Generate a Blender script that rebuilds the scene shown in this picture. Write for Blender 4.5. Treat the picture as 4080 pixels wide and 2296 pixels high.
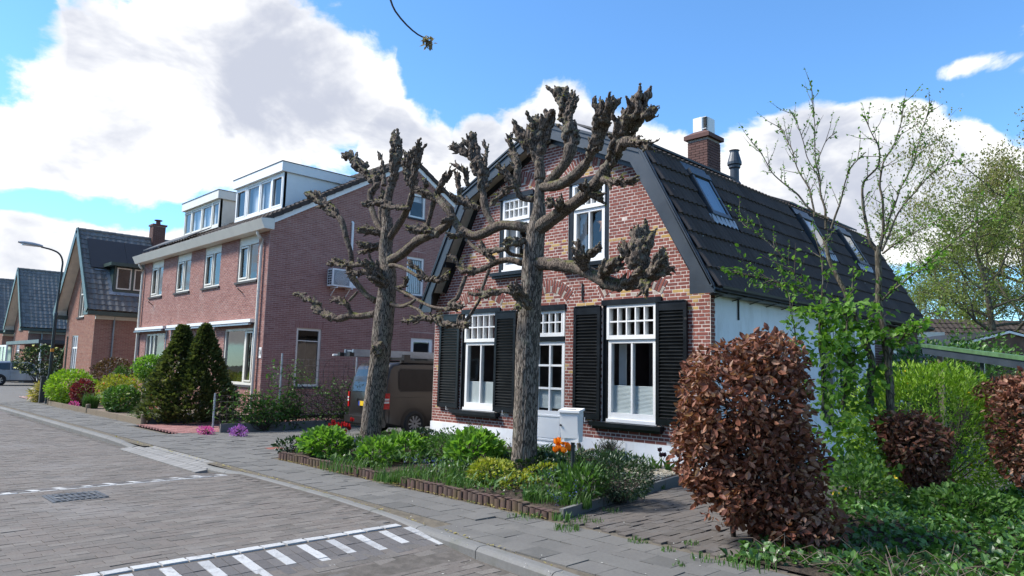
import bpy, bmesh, math, random
import numpy as np
from mathutils import Vector, Matrix

for o in list(bpy.data.objects):
    bpy.data.objects.remove(o)
scene = bpy.context.scene
COL = scene.collection
rng = np.random.default_rng(7)
random.seed(7)
R = math.radians

# ---------------------------------------------------------------- camera
CAM = np.array([12.923, -10.235, 1.6])
PITCH, ROLL, YAW = R(6.731), R(1.349), R(-45.467)
_s, _c = math.sin(YAW), math.cos(YAW)
FW = np.array([_s * math.cos(PITCH), _c * math.cos(PITCH), math.sin(PITCH)])
_rt = np.array([_c, -_s, 0.0])
_up = np.cross(_rt, FW)
RT = math.cos(ROLL) * _rt + math.sin(ROLL) * _up
UP = -math.sin(ROLL) * _rt + math.cos(ROLL) * _up
cam_data = bpy.data.cameras.new("camera")
cam_data.sensor_width = 36.0
cam_data.lens = 36.0 * 2807.5 / 4080.0
cam_data.clip_start = 0.05
cam_data.clip_end = 3000.0
camera = bpy.data.objects.new("camera", cam_data)
camera.matrix_world = Matrix(((RT[0], UP[0], -FW[0], CAM[0]), (RT[1], UP[1], -FW[1], CAM[1]),
                              (RT[2], UP[2], -FW[2], CAM[2]), (0, 0, 0, 1)))
COL.objects.link(camera)
scene.camera = camera

# ---------------------------------------------------------------- sun and sky
SUN_EL, SUN_AZ = R(47), R(228)          # azimuth clockwise from +Y (street side, to the left)
sun_dir = Vector((math.sin(SUN_AZ) * math.cos(SUN_EL), math.cos(SUN_AZ) * math.cos(SUN_EL), math.sin(SUN_EL)))
sd = bpy.data.lights.new("sun", 'SUN')
sd.energy = 2.7
sd.angle = R(14)
sd.color = (1.0, 0.95, 0.88)
sun = bpy.data.objects.new("sun", sd)
sun.rotation_euler = (-sun_dir).to_track_quat('-Z', 'Y').to_euler()
sun.location = sun_dir * 60
COL.objects.link(sun)

scene.view_settings.view_transform = 'Standard'
scene.view_settings.look = 'None'
scene.view_settings.exposure = 1.5
scene.view_settings.gamma = 1.0
scene.view_settings.use_curve_mapping = False
scene.cycles.max_bounces = 5
scene.cycles.diffuse_bounces = 3
scene.cycles.glossy_bounces = 3
scene.cycles.transparent_max_bounces = 12
scene.cycles.caustics_reflective = False
scene.cycles.caustics_refractive = False

world = bpy.data.worlds.new("World")
scene.world = world
world.use_nodes = True
wt = world.node_tree
wt.nodes.clear()
WN = wt.nodes.new
WL = wt.links.new


def wmath(op, a, b=None, c=None, clamp=False):
    n = WN('ShaderNodeMath')
    n.operation = op
    n.use_clamp = clamp
    for i, v in enumerate((a, b, c)):
        if v is None:
            continue
        if isinstance(v, (int, float)):
            n.inputs[i].default_value = v
        else:
            WL(v, n.inputs[i])
    return n.outputs[0]


def wdot(vec, d):
    n = WN('ShaderNodeVectorMath')
    n.operation = 'DOT_PRODUCT'
    WL(vec, n.inputs[0])
    n.inputs[1].default_value = d
    return n.outputs['Value']


w_out = WN('ShaderNodeOutputWorld')
w_bg = WN('ShaderNodeBackground')
w_bg.inputs['Strength'].default_value = 0.13
w_sky = WN('ShaderNodeTexSky')
w_sky.sky_type = 'NISHITA'
w_sky.sun_disc = False
w_sky.sun_elevation = SUN_EL
w_sky.sun_rotation = SUN_AZ
w_sky.air_density = 1.0
w_sky.dust_density = 0.1
w_sky.ozone_density = 2.0
w_tc = WN('ShaderNodeTexCoord')
w_dir = w_tc.outputs['Generated']
w_map = WN('ShaderNodeMapping')
w_map.inputs['Scale'].default_value = (1.0, 1.0, 1.5)
WL(w_dir, w_map.inputs['Vector'])


def wnoise(scale, detail, rough, vec, dist=0.0):
    n = WN('ShaderNodeTexNoise')
    n.inputs['Scale'].default_value = scale
    n.inputs['Detail'].default_value = detail
    n.inputs['Roughness'].default_value = rough
    n.inputs['Distortion'].default_value = dist
    WL(vec, n.inputs['Vector'])
    return n.outputs['Fac']


n_lo = wnoise(2.3, 2.0, 0.5, w_map.outputs[0])
n_hi = wnoise(7.0, 8.0, 0.60, w_map.outputs[0], 0.3)
# cumulus banks and blue gaps: azimuth (deg from +Y, clockwise), elevation, half width, half height (deg), amount
BANKS = [
    (-70.0, 20.0, 16.0, 8.6, 0.40), (-60.0, 19.0, 8.0, 6.0, 0.22), (-79.0, 14.5, 8.0, 5.0, 0.35),
    (-52.0, 16.5, 5.5, 4.6, 0.48), (-40.5, 18.2, 8.5, 6.0, 0.75), (-23.0, 13.8, 12.0, 6.4, 0.68), (-11.0, 12.5, 9.0, 5.0, 0.5),
    (-79.5, 6.8, 4.5, 3.0, 0.5), (-70.0, 9.4, 7.0, 2.3, 0.25),
    (-27.0, 27.0, 19.0, 7.5, -0.70), (-49.5, 23.5, 5.0, 5.0, -0.6), (-83.5, 20.5, 3.5, 4.5, -0.5),
    (-74.0, 10.6, 8.0, 1.2, -0.35), (-18.0, 6.0, 10.0, 3.0, -0.2), (-21.9, 24.2, 3.6, 0.9, 0.30), (-12.2, 21.2, 3.2, 0.8, 0.30),
]
dens = wmath('ADD', wmath('MULTIPLY', n_lo, 0.55), 0.17)
for az, el, hw, hh, amp in BANKS:
    a, e = R(az), R(el)
    cd = Vector((math.sin(a) * math.cos(e), math.cos(a) * math.cos(e), math.sin(e)))
    rd = Vector((math.cos(a), -math.sin(a), 0.0))
    ud = Vector((-math.sin(a) * math.sin(e), -math.cos(a) * math.sin(e), math.cos(e)))
    mp = WN('ShaderNodeMapping')
    mp.vector_type = 'TEXTURE'
    mp.inputs['Location'].default_value = cd
    mp.inputs['Rotation'].default_value = Matrix((rd, ud, -cd)).transposed().to_euler()
    mp.inputs['Scale'].default_value = (math.sin(R(hw)) * 1.15, math.sin(R(hh)) * 1.15, 0.7)
    WL(w_dir, mp.inputs['Vector'])
    gr = WN('ShaderNodeTexGradient')
    gr.gradient_type = 'QUADRATIC_SPHERE' if amp > 5 else 'SPHERICAL'
    WL(mp.outputs[0], gr.inputs['Vector'])
    dens = wmath('MULTIPLY_ADD', wmath('POWER', gr.outputs['Fac'], 0.55), amp, dens)
dens = wmath('ADD', dens, wmath('MULTIPLY', wmath('SUBTRACT', n_hi, 0.5), 1.35))
cov = WN('ShaderNodeMapRange')
cov.interpolation_type = 'SMOOTHSTEP'
WL(dens, cov.inputs['Value'])
cov.inputs['From Min'].default_value = 0.48
cov.inputs['From Max'].default_value = 0.68
# thick cloud turns lavender grey underneath, thin edges stay white
n_sh = wnoise(4.3, 5.0, 0.58, w_map.outputs[0], 0.4)
thick = WN('ShaderNodeMapRange')
thick.interpolation_type = 'SMOOTHSTEP'
WL(wmath('ADD', wmath('MULTIPLY', dens, 0.40), wmath('MULTIPLY', n_sh, 1.0)), thick.inputs['Value'])
thick.inputs['From Min'].default_value = 0.72
thick.inputs['From Max'].default_value = 1.02
cl = WN('ShaderNodeMix')
cl.data_type = 'RGBA'
WL(thick.outputs[0], cl.inputs['Factor'])
cl.inputs[6].default_value = (3.3, 3.3, 3.3, 1)
cl.inputs[7].default_value = (1.72, 1.83, 2.15, 1)
mx = WN('ShaderNodeMix')
mx.data_type = 'RGBA'
WL(cov.outputs[0], mx.inputs['Factor'])
tint = WN('ShaderNodeMix')
tint.data_type = 'RGBA'
tint.blend_type = 'MULTIPLY'
tint.inputs['Factor'].default_value = 1.0
WL(w_sky.outputs[0], tint.inputs[6])
tint.inputs[7].default_value = (0.40, 0.60, 0.75, 1)
WL(tint.outputs[2], mx.inputs[6])
WL(cl.outputs[2], mx.inputs[7])
WL(mx.outputs[2], w_bg.inputs['Color'])
WL(w_bg.outputs[0], w_out.inputs['Surface'])
world.cycles.sampling_method = 'MANUAL'
world.cycles.sample_map_resolution = 512

# ---------------------------------------------------------------- helpers
def link(o, parent=None):
    COL.objects.link(o)
    if parent is not None:
        o.parent = parent
    return o


def tag(o, label=None, cat=None, group=None, kind=None):
    if label:
        o['label'] = label
    if cat:
        o['category'] = cat
    if group:
        o['group'] = group
    if kind:
        o['kind'] = kind
    return o


def thing(name, label, cat, loc=(0, 0, 0), group=None):
    """An Empty kept at the world origin's axes; its parts are written in world coordinates."""
    o = bpy.data.objects.new(name, None)
    o.empty_display_size = 0.1
    o.location = loc
    link(o)
    tag(o, label, cat, group)
    return o


# vectorised value noise
def _hash(ix, iy, iz):
    h = (ix * 374761393 + iy * 668265263 + iz * 2147483647 + 1274126177) & 0xffffffff
    h = ((h ^ (h >> 13)) * 1274126177) & 0xffffffff
    h = h ^ (h >> 16)
    return (h & 0xffff) / 65535.0


def vnoise(p):
    p = np.asarray(p, float)
    i = np.floor(p).astype(np.int64)
    f = p - i
    f = f * f * (3 - 2 * f)
    out = 0
    for dx in (0, 1):
        wx = f[:, 0] if dx else 1 - f[:, 0]
        for dy in (0, 1):
            wy = f[:, 1] if dy else 1 - f[:, 1]
            for dz in (0, 1):
                wz = f[:, 2] if dz else 1 - f[:, 2]
                out = out + wx * wy * wz * _hash(i[:, 0] + dx, i[:, 1] + dy, i[:, 2] + dz)
    return out


def fbm(p, oct=3):
    p = np.asarray(p, float)
    a, s, t = 1.0, 0.0, 0.0
    for k in range(oct):
        s = s + a * vnoise(p * (2 ** k) + 17.3 * k)
        t += a
        a *= 0.5
    return s / t


class MB:
    """Collects geometry as numpy chunks, builds one mesh object."""

    def __init__(self):
        self.V, self.F3, self.F4, self.T3, self.T4, self.M3, self.M4, self.n = [], [], [], [], [], [], [], 0

    def add(self, v, f, tint=0.5, mat=0):
        v = np.asarray(v, float).reshape(-1, 3)
        f = np.asarray(f, np.int64)
        if f.size == 0:
            return
        self.V.append(v)
        t = np.broadcast_to(np.asarray(tint, float), (len(f),))
        m = np.broadcast_to(np.asarray(mat, int), (len(f),))
        if f.shape[1] == 3:
            self.F3.append(f + self.n); self.T3.append(t); self.M3.append(m)
        else:
            self.F4.append(f + self.n); self.T4.append(t); self.M4.append(m)
        self.n += len(v)

    def quad(self, a, b, c, d, tint=0.5, mat=0):
        self.add([a, b, c, d], [[0, 1, 2, 3]], tint, mat)

    def poly(self, pts, tint=0.5, mat=0):
        n = len(pts)
        self.add(pts, [[0, i, i + 1] for i in range(1, n - 1)], tint, mat)

    def box(self, lo, hi, tint=0.5, mat=0):
        lo, hi = np.minimum(lo, hi), np.maximum(lo, hi)
        self.boxes(np.array([(np.asarray(lo) + hi) / 2]), np.array([np.asarray(hi) - lo]), None, tint, mat)

    def boxes(self, c, s, rot=None, tint=0.5, mat=0, skip=()):
        c = np.asarray(c, float); s = np.asarray(s, float)
        n = len(c)
        if n == 0:
            return
        v = UNIT[None] * s[:, None, :]
        if rot is not None:
            v = np.einsum('nij,nkj->nki', np.broadcast_to(rot, (n, 3, 3)), v)
        v = v + c[:, None, :]
        qf = np.array([q for k, q in enumerate(UNITF) if k not in skip])
        f = (qf[None] + (np.arange(n) * 8)[:, None, None]).reshape(-1, 4)
        t = np.repeat(np.broadcast_to(np.asarray(tint, float), (n,)), len(qf))
        m = np.repeat(np.broadcast_to(np.asarray(mat, int), (n,)), len(qf))
        self.add(v.reshape(-1, 3), f, t, m)

    def beam(self, a, b, w, h=None, up=(0, 0, 1), tint=0.5, mat=0):
        """Box from a to b with cross-section w (sideways) by h (along up)."""
        a, b = np.asarray(a, float), np.asarray(b, float)
        h = w if h is None else h
        d = b - a
        L = np.linalg.norm(d)
        d = d / L
        u = np.asarray(up, float)
        u = u - d * (u @ d)
        if np.linalg.norm(u) < 1e-6:
            u = np.array([1.0, 0, 0]) - d * d[0]
        u /= np.linalg.norm(u)
        r = np.cross(d, u)
        self.boxes([(a + b) / 2], [[w, L, h]], np.array([np.stack([r, d, u], 1)]), tint, mat)

    def tube(self, pts, rad, n=8, caps=True, tint=0.5, mat=0, jitter=0.0):
        pts = np.asarray(pts, float)
        k = len(pts)
        rad = np.broadcast_to(np.asarray(rad, float), (k,))
        tg = np.gradient(pts, axis=0)
        tg /= np.linalg.norm(tg, axis=1)[:, None] + 1e-9
        ref = np.array([0, 0, 1.0]) if abs(tg[0][2]) < 0.9 else np.array([1.0, 0, 0])
        N = np.empty((k, 3)); B = np.empty((k, 3))
        nn = ref
        for i in range(k):
            nn = nn - tg[i] * (nn @ tg[i])
            l = np.linalg.norm(nn)
            nn = nn / l if l > 1e-6 else np.array([1.0, 0, 0])
            N[i] = nn
            B[i] = np.cross(tg[i], nn)
        a = np.arange(n) * 2 * np.pi / n
        rr = rad[:, None] * (1 + jitter * (rng.random((k, n)) - 0.5))
        v = pts[:, None] + rr[:, :, None] * (np.cos(a)[None, :, None] * N[:, None] + np.sin(a)[None, :, None] * B[:, None])
        i0 = np.arange(k - 1)[:, None] * n
        j = np.arange(n)[None]
        f = np.stack([i0 + j, i0 + (j + 1) % n, i0 + n + (j + 1) % n, i0 + n + j], -1).reshape(-1, 4)
        self.add(v.reshape(-1, 3), f, tint, mat)
        if caps:
            for ring, c, fl in ((v[0], pts[0], True), (v[-1], pts[-1], False)):
                ff = [[0, 1 + (q + 1) % n, 1 + q] if fl else [0, 1 + q, 1 + (q + 1) % n] for q in range(n)]
                self.add(np.vstack([c[None], ring]), ff, tint, mat)

    def spheres(self, c, r, sub=1, tint=0.5, mat=0):
        bv, bf = ICO[sub]
        c = np.asarray(c, float); r = np.asarray(r, float)
        r = r[:, None] if r.ndim == 1 else r
        v = bv[None] * r[:, None, :] + c[:, None]
        f = (bf[None] + (np.arange(len(c)) * len(bv))[:, None, None]).reshape(-1, 3)
        t = np.repeat(np.broadcast_to(np.asarray(tint, float), (len(c),)), len(bf))
        self.add(v.reshape(-1, 3), f, t, mat)

    def lathe(self, prof, n=16, origin=(0, 0, 0), tint=0.5, mat=0, axis='Z'):
        prof = np.asarray(prof, float)
        a = np.arange(n) * 2 * np.pi / n
        v = np.stack([prof[:, 0:1] * np.cos(a), prof[:, 0:1] * np.sin(a), np.repeat(prof[:, 1:2], n, 1)], -1)
        if axis == 'X':
            v = v[..., [2, 0, 1]]
        elif axis == 'Y':
            v = v[..., [1, 2, 0]]
        k = len(prof)
        i0 = np.arange(k - 1)[:, None] * n
        j = np.arange(n)[None]
        f = np.stack([i0 + j, i0 + (j + 1) % n, i0 + n + (j + 1) % n, i0 + n + j], -1).reshape(-1, 4)
        self.add(v.reshape(-1, 3) + np.asarray(origin), f, tint, mat)

    def scatter(self, T, TF, pos, rot, scale, tint=0.5, mat=0):
        """Bake n copies of template verts T / faces TF."""
        T = np.asarray(T, float); TF = np.asarray(TF, np.int64)
        n = len(pos)
        if n == 0:
            return
        scale = np.broadcast_to(np.asarray(scale, float), (n,))
        v = np.einsum('nij,kj->nki', rot, T) * scale[:, None, None] + np.asarray(pos)[:, None]
        f = (TF[None] + (np.arange(n) * len(T))[:, None, None]).reshape(-1, TF.shape[1])
        t = np.repeat(np.broadcast_to(np.asarray(tint, float), (n,)), len(TF))
        m = np.repeat(np.broadcast_to(np.asarray(mat, int), (n,)), len(TF))
        self.add(v.reshape(-1, 3), f, t, m)

    def mesh(self, name, mats, smooth=False):
        me = bpy.data.meshes.new(name)
        V = np.concatenate(self.V) if self.V else np.zeros((0, 3))
        F3 = np.concatenate(self.F3) if self.F3 else np.zeros((0, 3), np.int64)
        F4 = np.concatenate(self.F4) if self.F4 else np.zeros((0, 4), np.int64)
        T = np.concatenate((self.T3 or [np.zeros(0)]) + (self.T4 or [np.zeros(0)]))
        M = np.concatenate((self.M3 or [np.zeros(0, int)]) + (self.M4 or [np.zeros(0, int)]))
        me.vertices.add(len(V))
        me.vertices.foreach_set('co', V.astype(np.float32).ravel())
        nl = F3.size + F4.size
        me.loops.add(nl)
        me.loops.foreach_set('vertex_index', np.concatenate([F3.ravel(), F4.ravel()]).astype(np.int32))
        me.polygons.add(len(F3) + len(F4))
        st = np.concatenate([np.arange(len(F3)) * 3, F3.size + np.arange(len(F4)) * 4]).astype(np.int32)
        me.polygons.foreach_set('loop_start', st)
        me.polygons.foreach_set('use_smooth', np.full(len(st), bool(smooth)))
        me.polygons.foreach_set('material_index', M.astype(np.int32))
        at = me.attributes.new('tint', 'FLOAT', 'FACE')
        at.data.foreach_set('value', T.astype(np.float32))
        for m in (mats if isinstance(mats, (list, tuple)) else [mats]):
            me.materials.append(m)
        me.update()
        me.validate()
        return me

    def build(self, name, mats, parent=None, smooth=False, kind=None, label=None):
        o = bpy.data.objects.new(name, self.mesh(name, mats, smooth))
        link(o, parent)
        if parent is not None:
            o.matrix_parent_inverse = pinv(parent)
        tag(o, label, None, None, kind)
        return o


def pinv(p):
    return Matrix.Translation(world_loc(p)).inverted()


def world_loc(p):
    l = Vector(p.location)
    # parts are written in world coordinates and stay at the origin; only things carry a location
    return l if p.parent is None else Vector((0, 0, 0))


UNIT = np.array([[x, y, z] for x in (-.5, .5) for y in (-.5, .5) for z in (-.5, .5)])
UNITF = [[0, 1, 3, 2], [4, 6, 7, 5], [0, 4, 5, 1], [2, 3, 7, 6], [0, 2, 6, 4], [1, 5, 7, 3]]  # -x +x -y +y -z +z
ICO = {}
for _k in (1, 2, 3):
    _bm = bmesh.new()
    bmesh.ops.create_icosphere(_bm, subdivisions=_k, radius=1.0)
    ICO[_k] = (np.array([v.co[:] for v in _bm.verts]), np.array([[v.index for v in f.verts] for f in _bm.faces]))
    _bm.free()


def box_mesh(name, mat, bevel=0.0):
    bm = bmesh.new()
    bmesh.ops.create_cube(bm, size=1.0)
    me = bpy.data.meshes.new(name)
    bm.to_mesh(me)
    bm.free()
    me.materials.append(mat)
    at = me.attributes.new('tint', 'FLOAT', 'FACE')
    at.data.foreach_set('value', np.full(len(me.polygons), 0.0, np.float32))
    return me


def shown(c, margin=0.0):
    """Image position (0..1) and depth of world points for picking the pieces that show largest."""
    p = np.asarray(c) - CAM
    d = p @ FW
    f = 2807.5
    u = 0.5 + f * (p @ RT) / np.maximum(d, .01) / 4080
    v = 0.5 - f * (p @ UP) / np.maximum(d, .01) / 2296
    return u, v, d


def pieces(name, mat, parent, c, s, rot=None, n_ind=300, avoid=None, tint=None, joined_name=None, skip=(), keep_mesh=None):
    """Boxes as pieces: the n_ind that show largest become objects of their own, the rest one joined part."""
    c = np.asarray(c, float); s = np.asarray(s, float)
    n = len(c)
    if n == 0:
        return
    tint = rng.random(n) if tint is None else np.asarray(tint)
    u, v, d = shown(c)
    score = np.sort(s, 1)[:, 1] * np.sort(s, 1)[:, 2] / np.maximum(d, .3) ** 2
    bad = (d < 0.3) | (u < 0.005) | (u > 0.995) | (v < 0.005) | (v > 0.995)
    if avoid is not None:
        bad |= avoid(c, u, v)
    score = np.where(bad, -1, score)
    order = np.argsort(-score)
    ind = order[:n_ind]
    ind = ind[score[ind] > 0]
    mask = np.ones(n, bool)
    mask[ind] = False
    me = box_mesh(name, mat)
    R3 = None if rot is None else np.broadcast_to(rot, (n, 3, 3))
    pin = pinv(parent)
    for i in ind:
        o = bpy.data.objects.new(name, me)
        r = np.eye(3) if R3 is None else R3[i]
        m = np.eye(4)
        m[:3, :3] = r * s[i][None, :]
        m[:3, 3] = c[i]
        COL.objects.link(o)
        o.parent = parent
        o.matrix_parent_inverse = pin
        o.matrix_basis = Matrix(m.tolist())
    if mask.any():
        b = MB()
        b.boxes(c[mask], s[mask], None if R3 is None else R3[mask], tint[mask], 0, skip)
        b.build(joined_name or name, mat, parent, kind='stuff')


def rot_from(d, up=(0, 0, 1), roll=None):
    """(n,3,3) matrices whose local +Y points along d and local +Z near up (random roll if given)."""
    d = np.asarray(d, float)
    d = d / (np.linalg.norm(d, axis=1)[:, None] + 1e-9)
    u = np.broadcast_to(np.asarray(up, float), d.shape)
    x = np.cross(d, u)
    l = np.linalg.norm(x, axis=1)[:, None]
    x = np.where(l < 1e-4, np.array([1.0, 0, 0]), x / np.maximum(l, 1e-4))
    z = np.cross(x, d)
    if roll is not None:
        c, s_ = np.cos(roll)[:, None], np.sin(roll)[:, None]
        x, z = c * x + s_ * z, -s_ * x + c * z
    return np.stack([x, d, z], 2)


def randdir(n):
    v = rng.normal(size=(n, 3))
    return v / np.linalg.norm(v, axis=1)[:, None]


def rotz(a):
    a = np.asarray(a, float)
    c, s = np.cos(a), np.sin(a)
    z = np.zeros_like(c); o = np.ones_like(c)
    return np.stack([np.stack([c, -s, z], -1), np.stack([s, c, z], -1), np.stack([z, z, o], -1)], -2)


def spline(pts, step=0.08):
    """Catmull-Rom through rows of pts (any columns), resampled about every step metres."""
    P = np.asarray(pts, float)
    if len(P) < 2:
        return P
    Q = np.vstack([2 * P[0] - P[1], P, 2 * P[-1] - P[-2]])
    out = []
    for i in range(1, len(Q) - 2):
        L = np.linalg.norm(Q[i + 1][:3] - Q[i][:3])
        k = max(2, int(L / step))
        t = np.linspace(0, 1, k, endpoint=False)[:, None]
        out.append(0.5 * ((2 * Q[i]) + (-Q[i - 1] + Q[i + 1]) * t + (2 * Q[i - 1] - 5 * Q[i] + 4 * Q[i + 1] - Q[i + 2]) * t ** 2
                          + (-Q[i - 1] + 3 * Q[i] - 3 * Q[i + 1] + Q[i + 2]) * t ** 3))
    out.append(P[-1:])
    return np.vstack(out)

# ---------------------------------------------------------------- materials
class NT:
    def __init__(self, name):
        self.m = bpy.data.materials.new(name)
        self.m.use_nodes = True
        self.t = self.m.node_tree
        self.t.nodes.clear()
        self.out = self.n('ShaderNodeOutputMaterial')

    def n(self, k, **kw):
        x = self.t.nodes.new(k)
        for a, b in kw.items():
            setattr(x, a, b)
        return x

    def put(self, v, sock):
        if v is None:
            return
        if isinstance(v, bpy.types.NodeSocket):
            self.t.links.new(v, sock)
        elif isinstance(v, (tuple, list)) and len(v) == 3 and sock.type == 'RGBA':
            sock.default_value = (*v, 1)
        else:
            sock.default_value = v

    def math(self, op, a, b=None, c=None, clamp=False):
        x = self.n('ShaderNodeMath', operation=op, use_clamp=clamp)
        for i, v in enumerate((a, b, c)):
            self.put(v, x.inputs[i])
        return x.outputs[0]

    def mix(self, f, a, b, mode='MIX'):
        x = self.n('ShaderNodeMix', data_type='RGBA', blend_type=mode)
        self.put(f, x.inputs[0])
        self.put(a, x.inputs[6])
        self.put(b, x.inputs[7])
        return x.outputs[2]

    def pos(self, kind='world'):
        if kind == 'world':
            return self.n('ShaderNodeNewGeometry').outputs['Position']
        return self.n('ShaderNodeTexCoord').outputs['Object']

    def scaled(self, vec, s):
        x = self.n('ShaderNodeMapping')
        self.put(vec, x.inputs['Vector'])
        x.inputs['Scale'].default_value = s
        return x.outputs[0]

    def noise(self, vec, scale=5, detail=4, rough=.6, dist=0):
        x = self.n('ShaderNodeTexNoise')
        self.put(vec, x.inputs['Vector'])
        x.inputs['Scale'].default_value = scale
        x.inputs['Detail'].default_value = detail
        x.inputs['Roughness'].default_value = rough
        x.inputs['Distortion'].default_value = dist
        return x.outputs['Fac']

    def range(self, v, a, b, c=0., d=1.):
        x = self.n('ShaderNodeMapRange')
        x.interpolation_type = 'SMOOTHSTEP'
        self.put(v, x.inputs[0])
        for i, q in enumerate((a, b, c, d)):
            x.inputs[i + 1].default_value = q
        return x.outputs[0]

    def ramp(self, v, cols, const=False):
        x = self.n('ShaderNodeValToRGB')
        r = x.color_ramp
        if const:
            r.interpolation = 'CONSTANT'
        while len(r.elements) < len(cols):
            r.elements.new(0.5)
        for i, c in enumerate(cols):
            r.elements[i].position = (i / len(cols)) if const else i / max(1, len(cols) - 1)
            r.elements[i].color = (*c, 1)
        self.put(v, x.inputs[0])
        return x.outputs[0]

    def tint(self):
        a = self.n('ShaderNodeAttribute', attribute_name='tint').outputs['Fac']
        o = self.n('ShaderNodeObjectInfo').outputs['Random']
        return self.math('FRACT', self.math('ADD', a, o))

    def bump(self, h, strength=.3, dist=.01):
        x = self.n('ShaderNodeBump')
        x.inputs['Strength'].default_value = strength
        x.inputs['Distance'].default_value = dist
        self.put(h, x.inputs['Height'])
        return x.outputs[0]

    def bsdf(self, col, rough=.8, metal=0., normal=None, spec=None, coat=0.):
        p = self.n('ShaderNodeBsdfPrincipled')
        self.put(col, p.inputs['Base Color'])
        self.put(rough, p.inputs['Roughness'])
        self.put(metal, p.inputs['Metallic'])
        if normal is not None:
            self.put(normal, p.inputs['Normal'])
        if spec is not None:
            p.inputs['Specular IOR Level'].default_value = spec
        if coat:
            p.inputs['Coat Weight'].default_value = coat
            p.inputs['Coat Roughness'].default_value = .05
        return p.outputs[0]

    def done(self, sh):
        self.t.links.new(sh, self.out.inputs['Surface'])
        return self.m


def scale_col(c, k):
    return tuple(min(1, x * k) for x in c)


def m_plain(name, col, rough=.6, metal=0., var=.15, nscale=3., bump=0., bscale=40., spec=None, coat=0., dirt=None, dirt_amt=.4):
    N = NT(name)
    p = N.pos()
    f = N.noise(p, nscale, 5)
    c = N.mix(N.range(f, .3, .7), scale_col(col, 1 - var), scale_col(col, 1 + var))
    if dirt is not None:
        g = N.noise(N.scaled(p, (1.5, 1.5, .5)), 2.2, 6, .7)
        c = N.mix(N.math('MULTIPLY', N.range(g, .48, .75), dirt_amt), c, dirt)
    nb = None
    if bump:
        nb = N.bump(N.noise(p, bscale, 6), bump, .004)
    rg = N.math('ADD', N.math('MULTIPLY', f, .2), rough - .1, clamp=True)
    return N.done(N.bsdf(c, rg, metal, nb, spec, coat))


def m_piece(name, cols, rough=.85, speck=.25, nscale=25., bump=.25, patch=None, patch_scale=1.2, patch_amt=.5, patch_lo=.5, patch_hi=.7, spec=.3):
    """Bricks, tiles, pavers: colour by piece, speckle within it, weathering patches across pieces."""
    N = NT(name)
    p = N.pos()
    c = N.ramp(N.tint(), cols)
    f = N.noise(p, nscale, 5, .65)
    c = N.mix(1.0, c, N.mix(f, (1 - speck,) * 3, (1 + speck,) * 3), 'MULTIPLY')
    if patch is not None:
        g = N.noise(p, patch_scale, 7, .65, .3)
        c = N.mix(N.math('MULTIPLY', N.range(g, patch_lo, patch_hi), patch_amt), c, patch)
    nb = N.bump(N.noise(p, nscale * 2.5, 5), bump, .006)
    return N.done(N.bsdf(c, rough, 0, nb, spec))


def m_leaf(name, cols, rough=.55, trans=.35, spec=.35, var=.3):
    N = NT(name)
    c = N.ramp(N.tint(), cols)
    f = N.noise(N.pos(), 9., 3)
    c = N.mix(1.0, c, N.mix(f, (1 - var,) * 3, (1 + var,) * 3), 'MULTIPLY')
    b = N.bsdf(c, rough, 0, None, spec)
    t = N.n('ShaderNodeBsdfTranslucent')
    N.put(N.mix(1.0, c, (1.35, 1.45, .8), 'MULTIPLY'), t.inputs['Color'])
    x = N.n('ShaderNodeMixShader')
    x.inputs[0].default_value = trans
    N.t.links.new(b, x.inputs[1])
    N.t.links.new(t.outputs[0], x.inputs[2])
    return N.done(x.outputs[0])


def m_glass(name, tintc=(.86, .89, .90), refl=1.0, rough=.015):
    N = NT(name)
    fr = N.n('ShaderNodeLayerWeight')
    fr.inputs['Blend'].default_value = .5
    wob = N.bump(N.noise(N.pos(), 1.7, 2), .05, .02)
    N.put(wob, fr.inputs['Normal'])
    g = N.n('ShaderNodeBsdfGlossy')
    g.inputs['Roughness'].default_value = rough
    N.put(wob, g.inputs['Normal'])
    t = N.n('ShaderNodeBsdfTransparent')
    N.put(tintc, t.inputs['Color'])
    x = N.n('ShaderNodeMixShader')
    N.put(N.math('MULTIPLY_ADD', N.math('POWER', fr.outputs['Facing'], 4.0), .9, .075 * refl, clamp=True), x.inputs[0])
    N.t.links.new(t.outputs[0], x.inputs[1])
    N.t.links.new(g.outputs[0], x.inputs[2])
    return N.done(x.outputs[0])


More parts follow.
